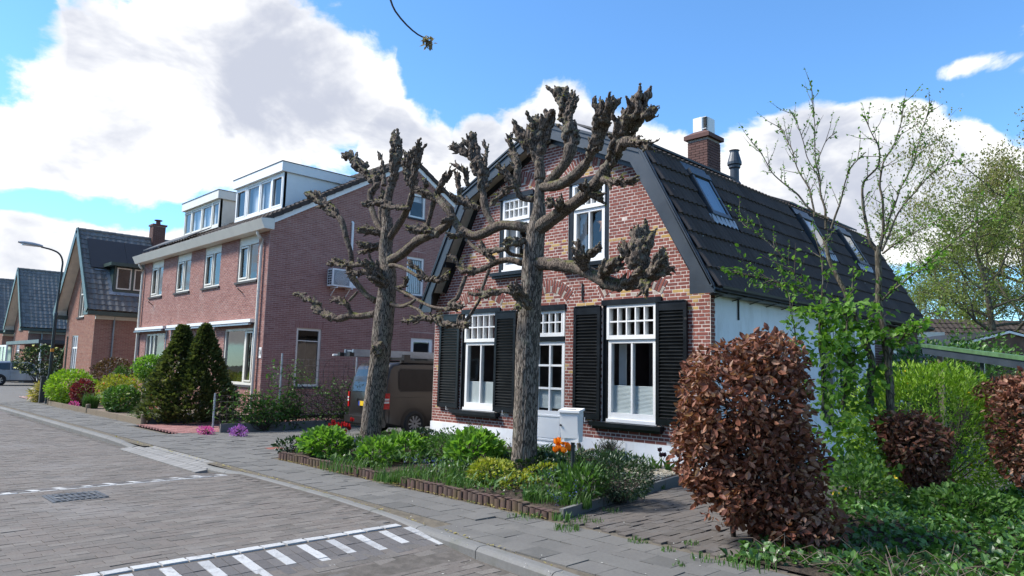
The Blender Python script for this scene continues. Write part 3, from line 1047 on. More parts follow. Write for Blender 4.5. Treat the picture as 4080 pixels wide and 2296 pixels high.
# ---------------------------------------------------------------- building kit
class Wall:
    """A vertical wall: u runs along it, z up, d outwards."""

    def __init__(self, origin, U):
        self.O = np.asarray(origin, float)
        self.U = np.asarray(U, float) / np.linalg.norm(U)
        self.N = np.cross(self.U, [0, 0, 1.0])
        self.rot = np.stack([self.U, -self.N, [0, 0, 1.0]], 1)

    def P(self, u, z, d=0.0):
        return self.O + self.U * u + self.N * d + np.array([0, 0, z])

    def box(self, mb, u0, u1, z0, z1, d0, d1, tint=.5, mat=0):
        c = self.P((u0 + u1) / 2, (z0 + z1) / 2, (d0 + d1) / 2)
        mb.boxes([c], [[abs(u1 - u0), abs(d1 - d0), abs(z1 - z0)]], np.array([self.rot]), tint, mat)

    def sheet(self, mb, ubreaks, ztop, zbot, openings, reveal=.1, tint=.5, mat=0):
        us = sorted(set([round(x, 4) for x in ubreaks] + [round(x, 4) for o in openings for x in o[:2] if ubreaks[0] < x < ubreaks[-1]]))
        for ua, ub in zip(us[:-1], us[1:]):
            um = (ua + ub) / 2
            z = zbot
            for (o0, o1, oz0, oz1) in sorted([o for o in openings if o[0] <= um <= o[1]], key=lambda o: o[2]):
                if oz0 > z:
                    mb.quad(self.P(ua, z), self.P(ub, z), self.P(ub, oz0), self.P(ua, oz0), tint, mat)
                z = oz1
            mb.quad(self.P(ua, z), self.P(ub, z), self.P(ub, ztop(ub)), self.P(ua, ztop(ua)), tint, mat)
        for (a, b_, c, d) in openings:
            r = -reveal
            mb.quad(self.P(a, c), self.P(a, d), self.P(a, d, r), self.P(a, c, r), tint, mat)
            mb.quad(self.P(b_, c), self.P(b_, c, r), self.P(b_, d, r), self.P(b_, d), tint, mat)
            mb.quad(self.P(a, d), self.P(b_, d), self.P(b_, d, r), self.P(a, d, r), tint, mat)
            mb.quad(self.P(a, c), self.P(a, c, r), self.P(b_, c, r), self.P(b_, c), tint, mat)

    def courses(self, u0, u1, z0, ztop, holes, pitch=.0605, L=.222, bond='cross', joint=.011, maxz=99):
        """Brick rectangles (u, z, length, height) of one wall face, cut at the openings and the roofline."""
        out = []
        k = 0
        z = z0
        while z + pitch < maxz:
            zc = z + pitch / 2
            ra, rb = ztop(zc)
            a, b_ = max(u0, ra), min(u1, rb)
            if b_ - a < .08:
                break
            spans = [(a, b_)]
            for h in holes:
                iv = h(zc)
                if iv is None:
                    continue
                ns = []
                for s0, s1 in spans:
                    if iv[1] <= s0 or iv[0] >= s1:
                        ns.append((s0, s1))
                    else:
                        if iv[0] - s0 > .03:
                            ns.append((s0, iv[0]))
                        if s1 - iv[1] > .03:
                            ns.append((iv[1], s1))
                spans = ns
            if bond == 'cross':
                step, off = (L / 2, 0.) if k % 2 else (L, L / 4 if k % 4 == 0 else -L / 4)
            else:
                step, off = L, (L / 2) * (k % 2)
            st = np.arange(u0 + off - L, u1 + L, step)
            for s0, s1 in spans:
                for x in st:
                    x0, x1 = max(x, s0), min(x + step, s1)
                    if x1 - x0 > .035:
                        out.append(((x0 + x1) / 2, zc, x1 - x0 - joint, pitch - joint))
            z += pitch
            k += 1
        return np.array(out)

    def brick_boxes(self, bk, proud=.006, thick=.03, wobble=.0012):
        c = self.O + self.U * bk[:, 0:1] + np.array([0, 0, 1.0]) * bk[:, 1:2] + self.N * (proud - thick / 2 + rng.normal(0, wobble, (len(bk), 1)))
        s = np.stack([bk[:, 2], np.full(len(bk), thick), bk[:, 3]], 1)
        return c, s, np.broadcast_to(self.rot, (len(bk), 3, 3))


def rect_hole(a, b_, z0, z1):
    return lambda z: (a, b_) if z0 < z < z1 else None


def glaze(parent, W, u0, u1, z0, z1, d, mat='glass'):
    o = MB()
    o.quad(W.P(u0, z0, d), W.P(u1, z0, d), W.P(u1, z1, d), W.P(u0, z1, d))
    return o.build('pane', MAT[mat], parent)


def sash(mb, W, u0, u1, z0, z1, d0, d1, fw, vbars=(), hbars=(), bar=.025, bot=None, mat=0):
    """Frame of four members with glazing bars; returns the pane rectangles."""
    bot = fw if bot is None else bot
    W.box(mb, u0, u0 + fw, z0, z1, d0, d1, mat=mat)
    W.box(mb, u1 - fw, u1, z0, z1, d0, d1, mat=mat)
    W.box(mb, u0 + fw, u1 - fw, z1 - fw, z1, d0, d1 - .002, mat=mat)
    W.box(mb, u0 + fw, u1 - fw, z0, z0 + bot, d0, d1 - .002, mat=mat)
    for x in vbars:
        W.box(mb, x - bar / 2, x + bar / 2, z0 + bot, z1 - fw, d0, d1 - .006, mat=mat)
    xs = [u0 + fw] + sorted(vbars) + [u1 - fw]
    for z in hbars:
        W.box(mb, u0 + fw, u1 - fw, z - bar / 2, z + bar / 2, d0, d1 - .009, mat=mat)
    zs = [z0 + bot] + sorted(hbars) + [z1 - fw]
    return [(a, b_, c, e) for a, b_ in zip(xs[:-1], xs[1:]) for c, e in zip(zs[:-1], zs[1:])]


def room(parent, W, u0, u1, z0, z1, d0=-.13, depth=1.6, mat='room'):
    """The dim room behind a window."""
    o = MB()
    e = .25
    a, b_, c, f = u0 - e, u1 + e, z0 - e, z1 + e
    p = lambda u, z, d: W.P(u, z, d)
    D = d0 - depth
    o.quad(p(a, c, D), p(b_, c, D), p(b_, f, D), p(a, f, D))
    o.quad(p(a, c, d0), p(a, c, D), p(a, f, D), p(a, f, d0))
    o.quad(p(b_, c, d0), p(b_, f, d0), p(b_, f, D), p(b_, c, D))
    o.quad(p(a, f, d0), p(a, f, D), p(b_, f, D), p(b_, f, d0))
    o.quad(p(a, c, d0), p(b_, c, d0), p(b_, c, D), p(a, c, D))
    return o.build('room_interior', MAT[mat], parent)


def folded(mb, W, u0, u1, z0, z1, d, n, amp=.012, horiz=True, tint=.5, mat=0):
    """Pleated blind (horizontal folds) or curtain (vertical folds)."""
    t = np.linspace(0, 1, 2 * n + 1)
    for i in range(2 * n):
        da, db = d + (amp if i % 2 else 0), d + (0 if i % 2 else amp)
        if horiz:
            za, zb = z0 + (z1 - z0) * t[i], z0 + (z1 - z0) * t[i + 1]
            mb.quad(W.P(u0, za, da), W.P(u1, za, da), W.P(u1, zb, db), W.P(u0, zb, db), tint, mat)
        else:
            ua, ub = u0 + (u1 - u0) * t[i], u0 + (u1 - u0) * t[i + 1]
            mb.quad(W.P(ua, z0, da), W.P(ub, z0, db), W.P(ub, z1, db), W.P(ua, z1, da), tint, mat)


def tile_template(w=.304, l=.40, waves=2, amp=.028, thick=.036, nx=13):
    """A profiled roof tile: x across, y up the slope (0 at the lower edge), z out of the roof."""
    x = np.linspace(-w / 2, w / 2, nx)
    prof = amp * (0.5 + 0.5 * np.sin((x / w + .5) * 2 * np.pi * waves - np.pi / 2)) ** 1.4
    ys = [0, l]
    V, F = [], []
    for y in ys:
        for a, p in zip(x, prof):
            V.append((a, y, p + thick * (1 - y / l) + .012))
    for a, p in zip(x, prof):
        V.append((a, 0, p - thick * .3 + .004))
    n = nx
    for i in range(n - 1):
        F.append((i, i + 1, n + i + 1, n + i))
        F.append((2 * n + i, 2 * n + i + 1, i + 1, i))
    return np.array(V), np.array(F)


def tile_roof(parent, name, mat, p_low, U, slope, n_cols, n_rows, col_w, row_l, template, skip=None, n_ind=300, avoid=None):
    """Tiles laid from the lower edge p_low along U, rows going up along slope (unit)."""
    U = np.asarray(U, float); S = np.asarray(slope, float)
    Nn = np.cross(U, S)
    T, F = template
    rot = np.stack([U, S, Nn], 1)
    pos = []
    for r in range(n_rows):
        for c in range(n_cols):
            q = np.asarray(p_low) + U * ((c + .5) * col_w) + S * (r * row_l)
            if skip is None or not skip((c + .5) * col_w, r * row_l):
                pos.append(q)
    pos = np.array(pos)
    n = len(pos)
    R3 = np.tile(rot, (n, 1, 1))
    jit = rng.normal(0, .004, n)
    pos = pos + Nn * np.abs(jit)[:, None]
    u, v, d = shown(pos)
    bad = (u < 0) | (u > 1) | (v < 0) | (v > 1)
    if avoid is not None:
        bad |= avoid(pos, u, v)
    sc = np.where(bad, -1, 1 / d ** 2)
    ind = np.argsort(-sc)[:n_ind]
    ind = ind[sc[ind] > 0]
    mask = np.ones(n, bool); mask[ind] = False
    mb = MB()
    mb.add(T, F, 0.)
    me = mb.mesh(name, mat, smooth=False)
    pin = pinv(parent)
    for i in ind:
        o = bpy.data.objects.new(name, me)
        m = np.eye(4); m[:3, :3] = rot; m[:3, 3] = pos[i]
        COL.objects.link(o); o.parent = parent
        o.matrix_parent_inverse = pin
        o.matrix_basis = Matrix(m.tolist())
    if mask.any():
        mb = MB()
        mb.scatter(T, F, pos[mask], R3[mask], 1.0, rng.random(mask.sum()))
        mb.build(name, mat, parent, kind='stuff')
    return pos


def prism(mb, pts2, axis_pts, tint=.5, mat=0):
    """Extrude a closed polygon (list of 3D points) by a vector."""
    A = [np.asarray(p, float) for p in pts2]
    B = [p + np.asarray(axis_pts, float) for p in A]
    n = len(A)
    mb.add(A + B, [[i, (i + 1) % n, n + (i + 1) % n, n + i] for i in range(n)], tint, mat)
    mb.poly(A[::-1], tint, mat)
    mb.poly(B, tint, mat)

# ---------------------------------------------------------------- the gambrel brick house
H = thing('brick_house', 'red brick house with black shutters and dark gambrel roof', 'house', (3.55, 0, 0))
HW, HD = 7.1, 10.8
CXH = 3.55
VERGE = [(CXH, 6.60), (5.93, 5.55), (7.31, 3.0)]        # right half of the roof outline at the verge
F = Wall((0, 0, 0), (1, 0, 0))
S = Wall((HW, 0, 0), (0, 1, 0))


def facade_top(u):
    a = abs(u - CXH)
    return np.interp(a, [0, 2.30, 2.95, 3.55], [6.42, 5.42, 4.15, 3.05])


def facade_span(z):
    h = np.interp(z, [3.05, 4.15, 5.42, 6.42], [3.55, 2.95, 2.30, 0.0]) if z > 3.05 else 3.55
    return CXH - h, CXH + h


WIN_L, WIN_R = (.97, 2.19, .74, 2.93), (4.91, 6.17, .74, 2.93)
DOOR = (3.13, 4.01, .10, 2.91)
UP_L, UP_R = (2.10, 3.09, 3.66, 5.33), (4.05, 5.04, 3.66, 5.33)
ARCH = []
for (a, b_, c0, c1), sp, rise in ((WIN_L, 2.97, .19), (WIN_R, 2.97, .19), (DOOR, 2.96, .20), (UP_L, 5.36, .17), (UP_R, 5.36, .17)):
    uc, wi = (a + b_) / 2, (b_ - a) / 2 + .01
    Ri = (wi * wi + rise * rise) / (2 * rise)
    ARCH.append((uc, wi, sp, Ri, sp + rise - Ri, Ri + .255, math.asin(wi / Ri)))


def arch_hole(A):
    uc, wi, sp, Ri, zc, Ro, th = A

    def h(z):
        if z < sp - .06 or z > zc + Ro:
            return None
        if z < sp:
            return (uc - wi, uc + wi)
        hw = min(math.sqrt(max(0, Ro * Ro - (z - zc) ** 2)), (z - zc) * math.tan(th))
        return (uc - hw, uc + hw)
    return h


ops = [WIN_L, WIN_R, DOOR, UP_L, UP_R]
mb = MB()
F.sheet(mb, [0, .6, 1.25, CXH, 5.85, 6.5, HW], facade_top, 0.0, ops, .12)
mb.build('front_wall', MAT['mortar_light'], H)
bk = F.courses(.004, HW - .004, .432, facade_span, [rect_hole(*o) for o in ops] + [arch_hole(A) for A in ARCH], bond='cross', joint=.0145, maxz=6.5)
# yellow bricks: quoin blocks beside the openings and bands under the eaves
uu, zz = bk[:, 0], bk[:, 1]
near = np.min([np.minimum(abs(uu - o[0]), abs(uu - o[1])) for o in ops] + [uu, HW - uu], axis=0)
yel = np.zeros(len(bk), bool)
for zc, hh, rr, pr in ((2.85, .17, .40, .26), (1.72, .13, .2, .3), (.80, .09, .3, .2), (4.05, .16, .40, .26), (5.32, .14, .45, .24), (3.02, .04, 9., .06), (3.98, .06, 1.1, .06)):
    yel |= (abs(zz - zc) < hh) & (near < rr) & (rng.random(len(bk)) < pr)
c, s, r3 = F.brick_boxes(bk, .003)
shut = [(.22, 2.68), (4.25, 6.70)]


def hid(c, u, v):
    x, z = c[:, 0], c[:, 2]
    q = (u > .655) & (v > .54)
    for a, e in shut:
        q |= (x > a) & (x < e) & (z > .74) & (z < 2.85)
    return q | (x < 3.4)


q = ~yel
pieces('brick', MAT['brick_red'], H, c[q], s[q], r3[q], 300, avoid=hid, skip=(3,))
pieces('yellow_brick', MAT['brick_yellow'], H, c[yel], s[yel], r3[yel], 60, avoid=hid, skip=(3,))
# arches: voussoirs and the patterned infill beneath them
vo = {'arch_brick': ([], [], []), 'pale_arch_brick': ([], [], []), 'infill_brick': ([], [], []), 'pale_infill_brick': ([], [], []), 'yellow_infill_brick': ([], [], [])}
for A in ARCH:
    uc, wi, sp, Ri, zc, Ro, th = A
    n = int(2 * th * (Ri + .12) / .064)
    n += 1 - n % 2
    for k in range(n):
        t = -th + (k + .5) * 2 * th / n
        wv = 2 * th * (Ri + .08) / n - .014
        er = np.array([math.sin(t), 0, math.cos(t)]); et = np.array([math.cos(t), 0, -math.sin(t)])
        rot = np.stack([et, [0, 1, 0], er], 1)
        base = np.array([uc, 0, zc])
        if k % 3 != 1:
            segs = [('arch_brick', .002, .25)]
        else:
            segs = [('pale_arch_brick', .002, .12), ('arch_brick', .134, .25)]
        for nm, r0, r1 in segs:
            vo[nm][0].append(base + er * (Ri + (r0 + r1) / 2) + np.array([0, -(.008 - .015), 0]))
            vo[nm][1].append((wv, .03, r1 - r0)); vo[nm][2].append(rot)
    z = sp - .05
    k = 0
    while z < zc + Ri - .03:
        hw = min(wi - .004, math.sqrt(max(0, Ri * Ri - (z + .025 - zc) ** 2)) if z + .025 > sp else wi) - .006
        step = .115 if k % 2 else .225
        x = uc - hw
        kk = 0
        while x < uc + hw - .03:
            x1 = min(x + step, uc + hw)
            nm = ('yellow_infill_brick', 'infill_brick', 'pale_infill_brick', 'infill_brick')[(kk + k) % 4] if k % 2 else ('infill_brick', 'yellow_infill_brick')[kk % 2 if k % 4 else 0]
            vo[nm][0].append(np.array([(x + x1) / 2, -(.001 - .015), z + .025]))
            vo[nm][1].append((x1 - x - .011, .03, .049)); vo[nm][2].append(np.eye(3))
            x = x1
            kk += 1
        z += .0605
        k += 1
for nm, mt in (('arch_brick', 'brick_red'), ('pale_arch_brick', 'brick_grey'), ('infill_brick', 'brick_red'), ('pale_infill_brick', 'brick_grey'), ('yellow_infill_brick', 'brick_yellow')):
    a, e, r_ = vo[nm]
    if a:
        pieces(nm, MAT[mt], H, np.array(a), np.array(e), np.array(r_), 120)

# white plinth, front (either side of the door) and side
mb = MB()
F.box(mb, -.02, DOOR[0] - .02, -.05, .43, -.05, .025)
F.box(mb, DOOR[1] + .02, HW + .022, -.05, .43, -.05, .025)
F.box(mb, DOOR[0] - .02, DOOR[1] + .02, -.05, .12, -.05, .05)
mb.build('plinth', MAT['white_render'], H)
mb = MB()
F.box(mb, DOOR[0] - .03, DOOR[1] + .03, .12, .15, -.08, .09)
mb.build('door_step', MAT['black_green'], H)

# body behind the facade: left, back and inner walls
mb = MB()
mb.quad((0, HD, 0), (0, .0, 0), (0, .0, 3.05), (0, HD, 3.05))
mb.poly([(HW, HD, 0), (0, HD, 0), (0, HD, 3.05), (CXH - 2.3, HD, 5.42), (CXH, HD, 6.42), (CXH + 2.3, HD, 5.42), (HW, HD, 3.05)])
mb.build('rear_walls', MAT['mortar_light'], H)

# side wall: brick return, white render, dark brick at the back
SW1, SW2, SW0 = (4.80, 5.50, .80, 2.78), (8.80, 9.44, 1.05, 2.34), (1.05, 1.75, 1.55, 2.30)
mb = MB()
S.sheet(mb, [.14, 7.5], lambda u: 3.1, 0.0, [SW1, SW0], .12)
mb.build('white_side_wall', MAT['white_render'], H)
mb = MB()
S.sheet(mb, [0, .14], lambda u: 3.1, 0.0, [], .12)
mb.build('corner_wall', MAT['mortar_light'], H)
mb = MB()
S.sheet(mb, [7.5, HD], lambda u: 3.1, 0.0, [SW2], .12)
mb.build('rear_side_wall', MAT['mortar_grey'], H)
bk = S.courses(.004, .142, .06, lambda z: (0, .14), [], bond='stretch', maxz=3.05)
c, s, r3 = S.brick_boxes(bk)
pieces('corner_brick', MAT['brick_red'], H, c, s, r3, 60, avoid=lambda c, u, v: v > .55)
bk = S.courses(7.5, HD, .06, lambda z: (7.5, HD), [rect_hole(SW2[0], SW2[1], SW2[2], SW2[3] + .12)], bond='stretch', maxz=3.05)
c, s, r3 = S.brick_boxes(bk)
pieces('dark_brick', MAT['brick_dark'], H, c, s, r3, 150, avoid=lambda c, u, v: (v > .64))
mb = MB()
S.box(mb, SW2[0] - .06, SW2[1] + .12, SW2[3] + .005, SW2[3] + .115, -.02, .02)
mb.build('stone_lintel', MAT['slab_pale'], H)


def window_unit(W, op, tran_z, cols, rows, parent, sill_z=None, blind=None, label=None, dark='black_green', white='white_paint', vb=1, sill_over=.2):
    """Dark casing, white transom light above a white sash, panes, sill; one part of the house."""
    a, b_, z0, z1 = op
    mb = MB()
    cs = .10
    W.box(mb, a, a + cs, z0, z1 - .1, -.11, -.015, mat=0)
    W.box(mb, b_ - cs, b_, z0, z1 - .1, -.11, -.015, mat=0)
    W.box(mb, a - .012, b_ + .012, z1 - .1, z1, -.11, .035, mat=0)
    w = mb.build('window', MAT[dark], parent, label=label)
    u0, u1 = a + cs, b_ - cs
    fr = MB()
    p1 = sash(fr, W, u0, u1, tran_z, z1 - .1, -.10, .012, .055, [u0 + .055 + (u1 - u0 - .11) * k / cols for k in range(1, cols)],
              [tran_z + .075 + (z1 - .155 - tran_z - .075) * k / rows for k in range(1, rows)], .026, .075)
    fr.build('transom_light', MAT[white], w)
    fr = MB()
    p2 = sash(fr, W, u0 + .02, u1 - .02, z0 + .06, tran_z - .003, -.11, -.02, .065, [(u0 + u1) / 2 + (k - (vb - 1) / 2) * .4 for k in range(vb)], [], .035, .11)
    W.box(fr, u0 - .002, u1 + .002, z0 + .005, z0 + .06, -.11, .012)
    fr.build('sash', MAT[white], w)
    for p in p1:
        glaze(w, W, *p, -.06)
    for p in p2:
        glaze(w, W, *p, -.075)
    if sill_z is not None:
        sl = MB()
        W.box(sl, a - sill_over, b_ + sill_over * .3, sill_z, sill_z + .075, -.02, .14)
        W.box(sl, a - sill_over * .8, b_ + sill_over * .1, sill_z - .045, sill_z, -.02, .09)
        sl.build('window_sill', MAT[dark], w)
    if blind is not None:
        bl = MB()
        folded(bl, W, u0 + .07, u1 - .07, z0 + .15, blind, -.105, 22, .008)
        bl.build('pleated_blind', MAT['blind'], w)
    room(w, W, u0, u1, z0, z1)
    return w


wl = window_unit(F, WIN_L, 2.21, 5, 2, H, .66, 1.36)
wr = window_unit(F, WIN_R, 2.21, 5, 2, H, .66, 1.39)
ul = window_unit(F, UP_L, 4.75, 5, 2, H, 3.585, None, sill_over=.14)
ur = window_unit(F, UP_R, 4.72, 5, 2, H, 3.585, None, sill_over=.14)
for w, op in ((ul, UP_L), (ur, UP_R)):
    cu = MB()
    folded(cu, F, op[0] + .12, op[0] + .30, 3.75, 5.2, -.2, 5, .03, False)
    folded(cu, F, op[1] - .28, op[1] - .12, 3.75, 5.2, -.2, 5, .03, False)
    if w is ul:
        folded(cu, F, op[0] + .12, op[1] - .12, 4.78, 5.0, -.16, 14, .02, False)
    cu.build('curtain', MAT['curtain'], w)
cu = MB()
folded(cu, F, 1.15, 2.0, 2.25, 2.8, -.2, 9, .03, False)
cu.build('striped_curtain', m_piece('dark red striped cloth', [(.10, .02, .025), (.16, .05, .05)]), wl)
cu = MB()
folded(cu, F, 5.1, 5.27, .85, 2.2, -.25, 4, .03, False)
cu.build('curtain', MAT['curtain'], wr)
# paper star hanging in the upper window
st = MB()
ctr = F.P(4.80, 4.42, -.16)
for k in range(5):
    a0, a1 = R(90 + 72 * k), R(90 + 72 * k + 36)
    p0 = ctr + .20 * np.array([math.cos(a0), 0, math.sin(a0)]); p1 = ctr + .085 * np.array([math.cos(a1), 0, math.sin(a1)])
    p2 = ctr + .085 * np.array([math.cos(a0 - R(36)), 0, math.sin(a0 - R(36))])
    for y in (-.05, .05):
        q = ctr + np.array([0, y, 0])
        st.add([q, p0, p1], [[0, 1, 2]]); st.add([q, p2, p0], [[0, 1, 2]])
so = st.build('paper_star', m_plain('orange paper', (.42, .19, .06), .8))
tag(so, 'orange brown paper star hanging behind the upper window pane', 'star ornament')

# front door with transom light
mb = MB()
a, b_, z0, z1 = DOOR
F.box(mb, a, a + .06, z0 + .05, 2.80, -.11, -.02); F.box(mb, b_ - .03, b_, z0 + .05, 2.80, -.11, -.02)
F.box(mb, a - .01, b_ + .01, 2.80, z1, -.11, .03)
F.box(mb, a + .06, b_ - .03, 2.20, 2.29, -.11, .0)
door = mb.build('door', MAT['black_green'], H)
fr = MB()
p1 = sash(fr, F, a + .06, b_ - .03, 2.292, 2.798, -.1, -.005, .05, [a + .11 + .165 * k for k in range(1, 5)], [2.57], .026, .075)
fr.build('transom_light', MAT['white_paint'], door)
fr = MB()
u0, u1 = a + .062, b_ - .032
um = (u0 + u1) / 2
p2 = sash(fr, F, u0, u1, .155, 2.198, -.1, -.03, .075, [um], [1.285, 1.73], .04, .70)
F.box(fr, u0 + .11, u1 - .11, .34, .72, -.035, -.022)
for zz_ in (.30, .76):
    F.box(fr, u0 + .07, u1 - .07, zz_ - .015, zz_ + .015, -.035, -.016)
for xx in (u0 + .085, u1 - .085):
    F.box(fr, xx - .013, xx + .013, .315, .745, -.035, -.017)
F.box(fr, u0, u1, .155, .22, -.04, .0)
fr.build('door_leaf', MAT['white_paint'], door)
hd = MB()
hd.tube([F.P(u0 + .05, 1.06, -.03), F.P(u0 + .05, 1.06, .03), F.P(u0 + .16, 1.06, .03)], .009, 8)
hd.build('door_handle', MAT['steel'], door)
for p in p1:
    glaze(door, F, *p, -.06)
for p in p2:
    glaze(door, F, *p, -.07)
bl = MB()
folded(bl, F, u0 + .08, um - .02, .90, 1.30, -.105, 18, .008)
folded(bl, F, um + .02, u1 - .08, .90, 1.30, -.105, 18, .008)
bl.build('pleated_blind', MAT['blind'], door)
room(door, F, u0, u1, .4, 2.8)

# louvred shutters, each slat a piece
slat_me = box_mesh('slat', MAT['black_green'])


def shutter(u0, u1, z0, z1, d=.03, lean=0.0):
    mb = MB()
    fw = .065
    F.box(mb, u0, u0 + fw, z0, z1, d, d + .045)
    F.box(mb, u1 - fw, u1, z0, z1, d, d + .045)
    F.box(mb, u0 + fw, u1 - fw, z1 - .15, z1, d, d + .043)
    F.box(mb, u0 + fw, u1 - fw, z0, z0 + .1, d, d + .043)
    F.box(mb, u0 + fw, u1 - fw, z0, z1, d, d + .006)
    F.box(mb, u0 + fw * .5, u1 - fw * .5, z1 - .004, z1 + .012, d - .01, d + .06)
    o = mb.build('shutter', MAT['black_green'], H)
    z = z0 + .125
    ca, sa = math.cos(R(38)), math.sin(R(38))
    while z < z1 - .17:
        so = bpy.data.objects.new('slat', slat_me)
        c = F.P((u0 + u1) / 2, z, d + .026)
        m = np.eye(4)
        # slat leans outwards at its lower edge
        m[:3, 0] = F.U * (u1 - u0 - 2 * fw)
        m[:3, 1] = (np.array([0, 0, 1]) * sa * -1 + F.N * ca) * .042
        m[:3, 2] = (np.array([0, 0, 1]) * ca + F.N * sa) * .009
        m[:3, 3] = c
        COL.objects.link(so); so.parent = o
        so.matrix_basis = Matrix(m.tolist())
        z += .0585
    hg = MB()
    for zz_ in (z0 + .3, z1 - .3):
        F.box(hg, u0 - .01 if u0 < 1 or 4 < u0 < 5 else u1 - .04, u0 + .05 if u0 < 1 or 4 < u0 < 5 else u1 + .01, zz_ - .02, zz_ + .02, d + .046, d + .052)
    hg.build('hinge', MAT['black_plastic'], o)
    ct = MB()
    ct.tube([F.P((u0 + u1) / 2, z0 - .05, .0), F.P((u0 + u1) / 2, z0 - .05, .09), F.P((u0 + u1) / 2, z0 + .03, .09)], .008, 6)
    ct.build('shutter_catch', MAT['white_plastic'], o)
    return o


shutter(.26, .95, .765, 2.83)
shutter(2.10, 2.72, .765, 2.83)
shutter(4.27, 4.90, .765, 2.83)
shutter(6.10, 6.70, .765, 2.83)
# wall ties and a small lamp
for u, z0_, z1_ in ((4.43, 2.95, 3.28), (2.78, 2.95, 3.22)):
    mb = MB()
    F.box(mb, u - .012, u + .012, z0_, z1_, .004, .03)
    F.box(mb, u - .02, u + .02, (z0_ + z1_) / 2 - .02, (z0_ + z1_) / 2 + .02, .004, .036)
    mb.build('wall_tie', MAT['black_plastic'], H)
mb = MB()
S.box(mb, .9 - .01, .9 + .01, 2.55, 2.95, .004, .03)
mb.build('wall_tie', MAT['black_plastic'], H)
mb = MB()
F.box(mb, 3.80, 3.88, 3.66, 3.74, .0, .05)
mb.spheres([F.P(3.84, 3.64, .06)], np.array([.03]), 2)
mb.build('wall_light', MAT['white_plastic'], H)

# side windows
ws = window_unit(S, SW1, 2.2, 3, 2, H, .70, None)
for u0, u1 in ((4.35, 4.78), (5.52, 6.1)):
    mb = MB()
    S.box(mb, u0, u1, .8, 2.8, .02, .06)
    for k in range(26):
        S.box(mb, u0 + .05, u1 - .05, .9 + k * .07, .94 + k * .07, .06, .072)
    mb.build('side_shutter', MAT['black_green'], H)
mb = MB()
pp = sash(mb, S, *SW2, -.11, -.02, .07, [(SW2[0] + SW2[1]) / 2], [], .05)
w = mb.build('window', MAT['white_paint'], H)
for p in pp:
    glaze(w, S, *p, -.06)
room(w, S, *SW2)
mb = MB()
pp = sash(mb, S, *SW0, -.11, -.02, .07, [], [], .05)
w = mb.build('window', MAT['black_green'], H)
for p in pp:
    glaze(w, S, *p, -.06)
room(w, S, *SW0)

# ---- roof
Y0, Y1 = -.27, 11.0
sl_r = np.array([5.93 - 7.31, 0, 5.55 - 3.0]); LR = np.linalg.norm(sl_r); sl_r /= LR
mb = MB()
mb.quad((7.31, Y0 + .03, 2.995), (7.31, Y1, 2.995), (5.93, Y1, 5.545), (5.93, Y0 + .03, 5.545))
mb.quad((2 * CXH - 7.31, Y1, 2.995), (2 * CXH - 7.31, Y0 + .03, 2.995), (2 * CXH - 5.93, Y0 + .03, 5.545), (2 * CXH - 5.93, Y1, 5.545))
mb.quad((5.93, Y0 + .03, 5.545), (5.93, Y1, 5.545), (CXH, Y1, 6.59), (CXH, Y0 + .03, 6.59))
mb.quad((2 * CXH - 5.93, Y1, 5.545), (2 * CXH - 5.93, Y0 + .03, 5.545), (CXH, Y0 + .03, 6.59), (CXH, Y1, 6.59))
roof = mb.build('roof', MAT['roof_tile'], H)
SKY = [(.98, 1.66, .55), (5.78, 6.46, .55), (8.15, 8.83, .55)]
LAT = Wall((0, 0, 0), (0, 1, 0))


def on_sky(uy, us):
    y = Y0 + .02 + uy
    return any(a - .12 < y < b_ + .14 for a, b_, _ in SKY) and 1.62 < us + .18 < 2.78


tile_roof(roof, 'roof_tile', MAT['roof_tile'], (7.33, Y0 + .02, 2.985), (0, 1, 0), sl_r, 37, 8, .304, LR / 8, tile_template(l=.40), skip=on_sky, n_ind=300)
# short tile row turning over the break in the slope
sl2 = np.array([CXH - 5.93, 0, 6.60 - 5.55]); sl2 /= np.linalg.norm(sl2)
mb = MB()
T, Fc = tile_template(l=.42)
n = 37
mb.scatter(T, Fc, np.array([(5.97, Y0 + .02 + (k + .5) * .304, 5.545) for k in range(n)]), np.tile(np.stack([np.array([0, 1.0, 0]), sl2, np.cross([0, 1.0, 0], sl2)], 1), (n, 1, 1)), 1., rng.random(n))
mb.build('upper_tile_row', MAT['roof_tile'], roof, kind='stuff')
# pale lichen specks on the tiles
mb = MB()
nS = 70
yy = rng.uniform(0, 8, nS); tt = rng.uniform(.1, 2.7, nS)
nr = np.cross([0, 1.0, 0], sl_r)
mb.spheres(np.array([7.33, 0, 2.985]) + np.stack([np.zeros(nS), yy, np.zeros(nS)], 1) + tt[:, None] * sl_r + nr * .036, np.stack([rng.uniform(.008, .018, nS)] * 3, 1), 1)
mb.build('lichen', MAT['tile_spot'], roof, kind='stuff')


def roof_pt(y, s_, o=0.0):
    return np.array([7.33, y, 2.985]) + sl_r * s_ + nr * o


def roof_box(mb, y0, y1, s0, s1, o0, o1, mat=0):
    c = roof_pt((y0 + y1) / 2, (s0 + s1) / 2, (o0 + o1) / 2)
    mb.boxes([c], [[y1 - y0, s1 - s0, o1 - o0]], np.array([np.stack([[0, 1.0, 0], sl_r, nr], 1)]), mat=mat)


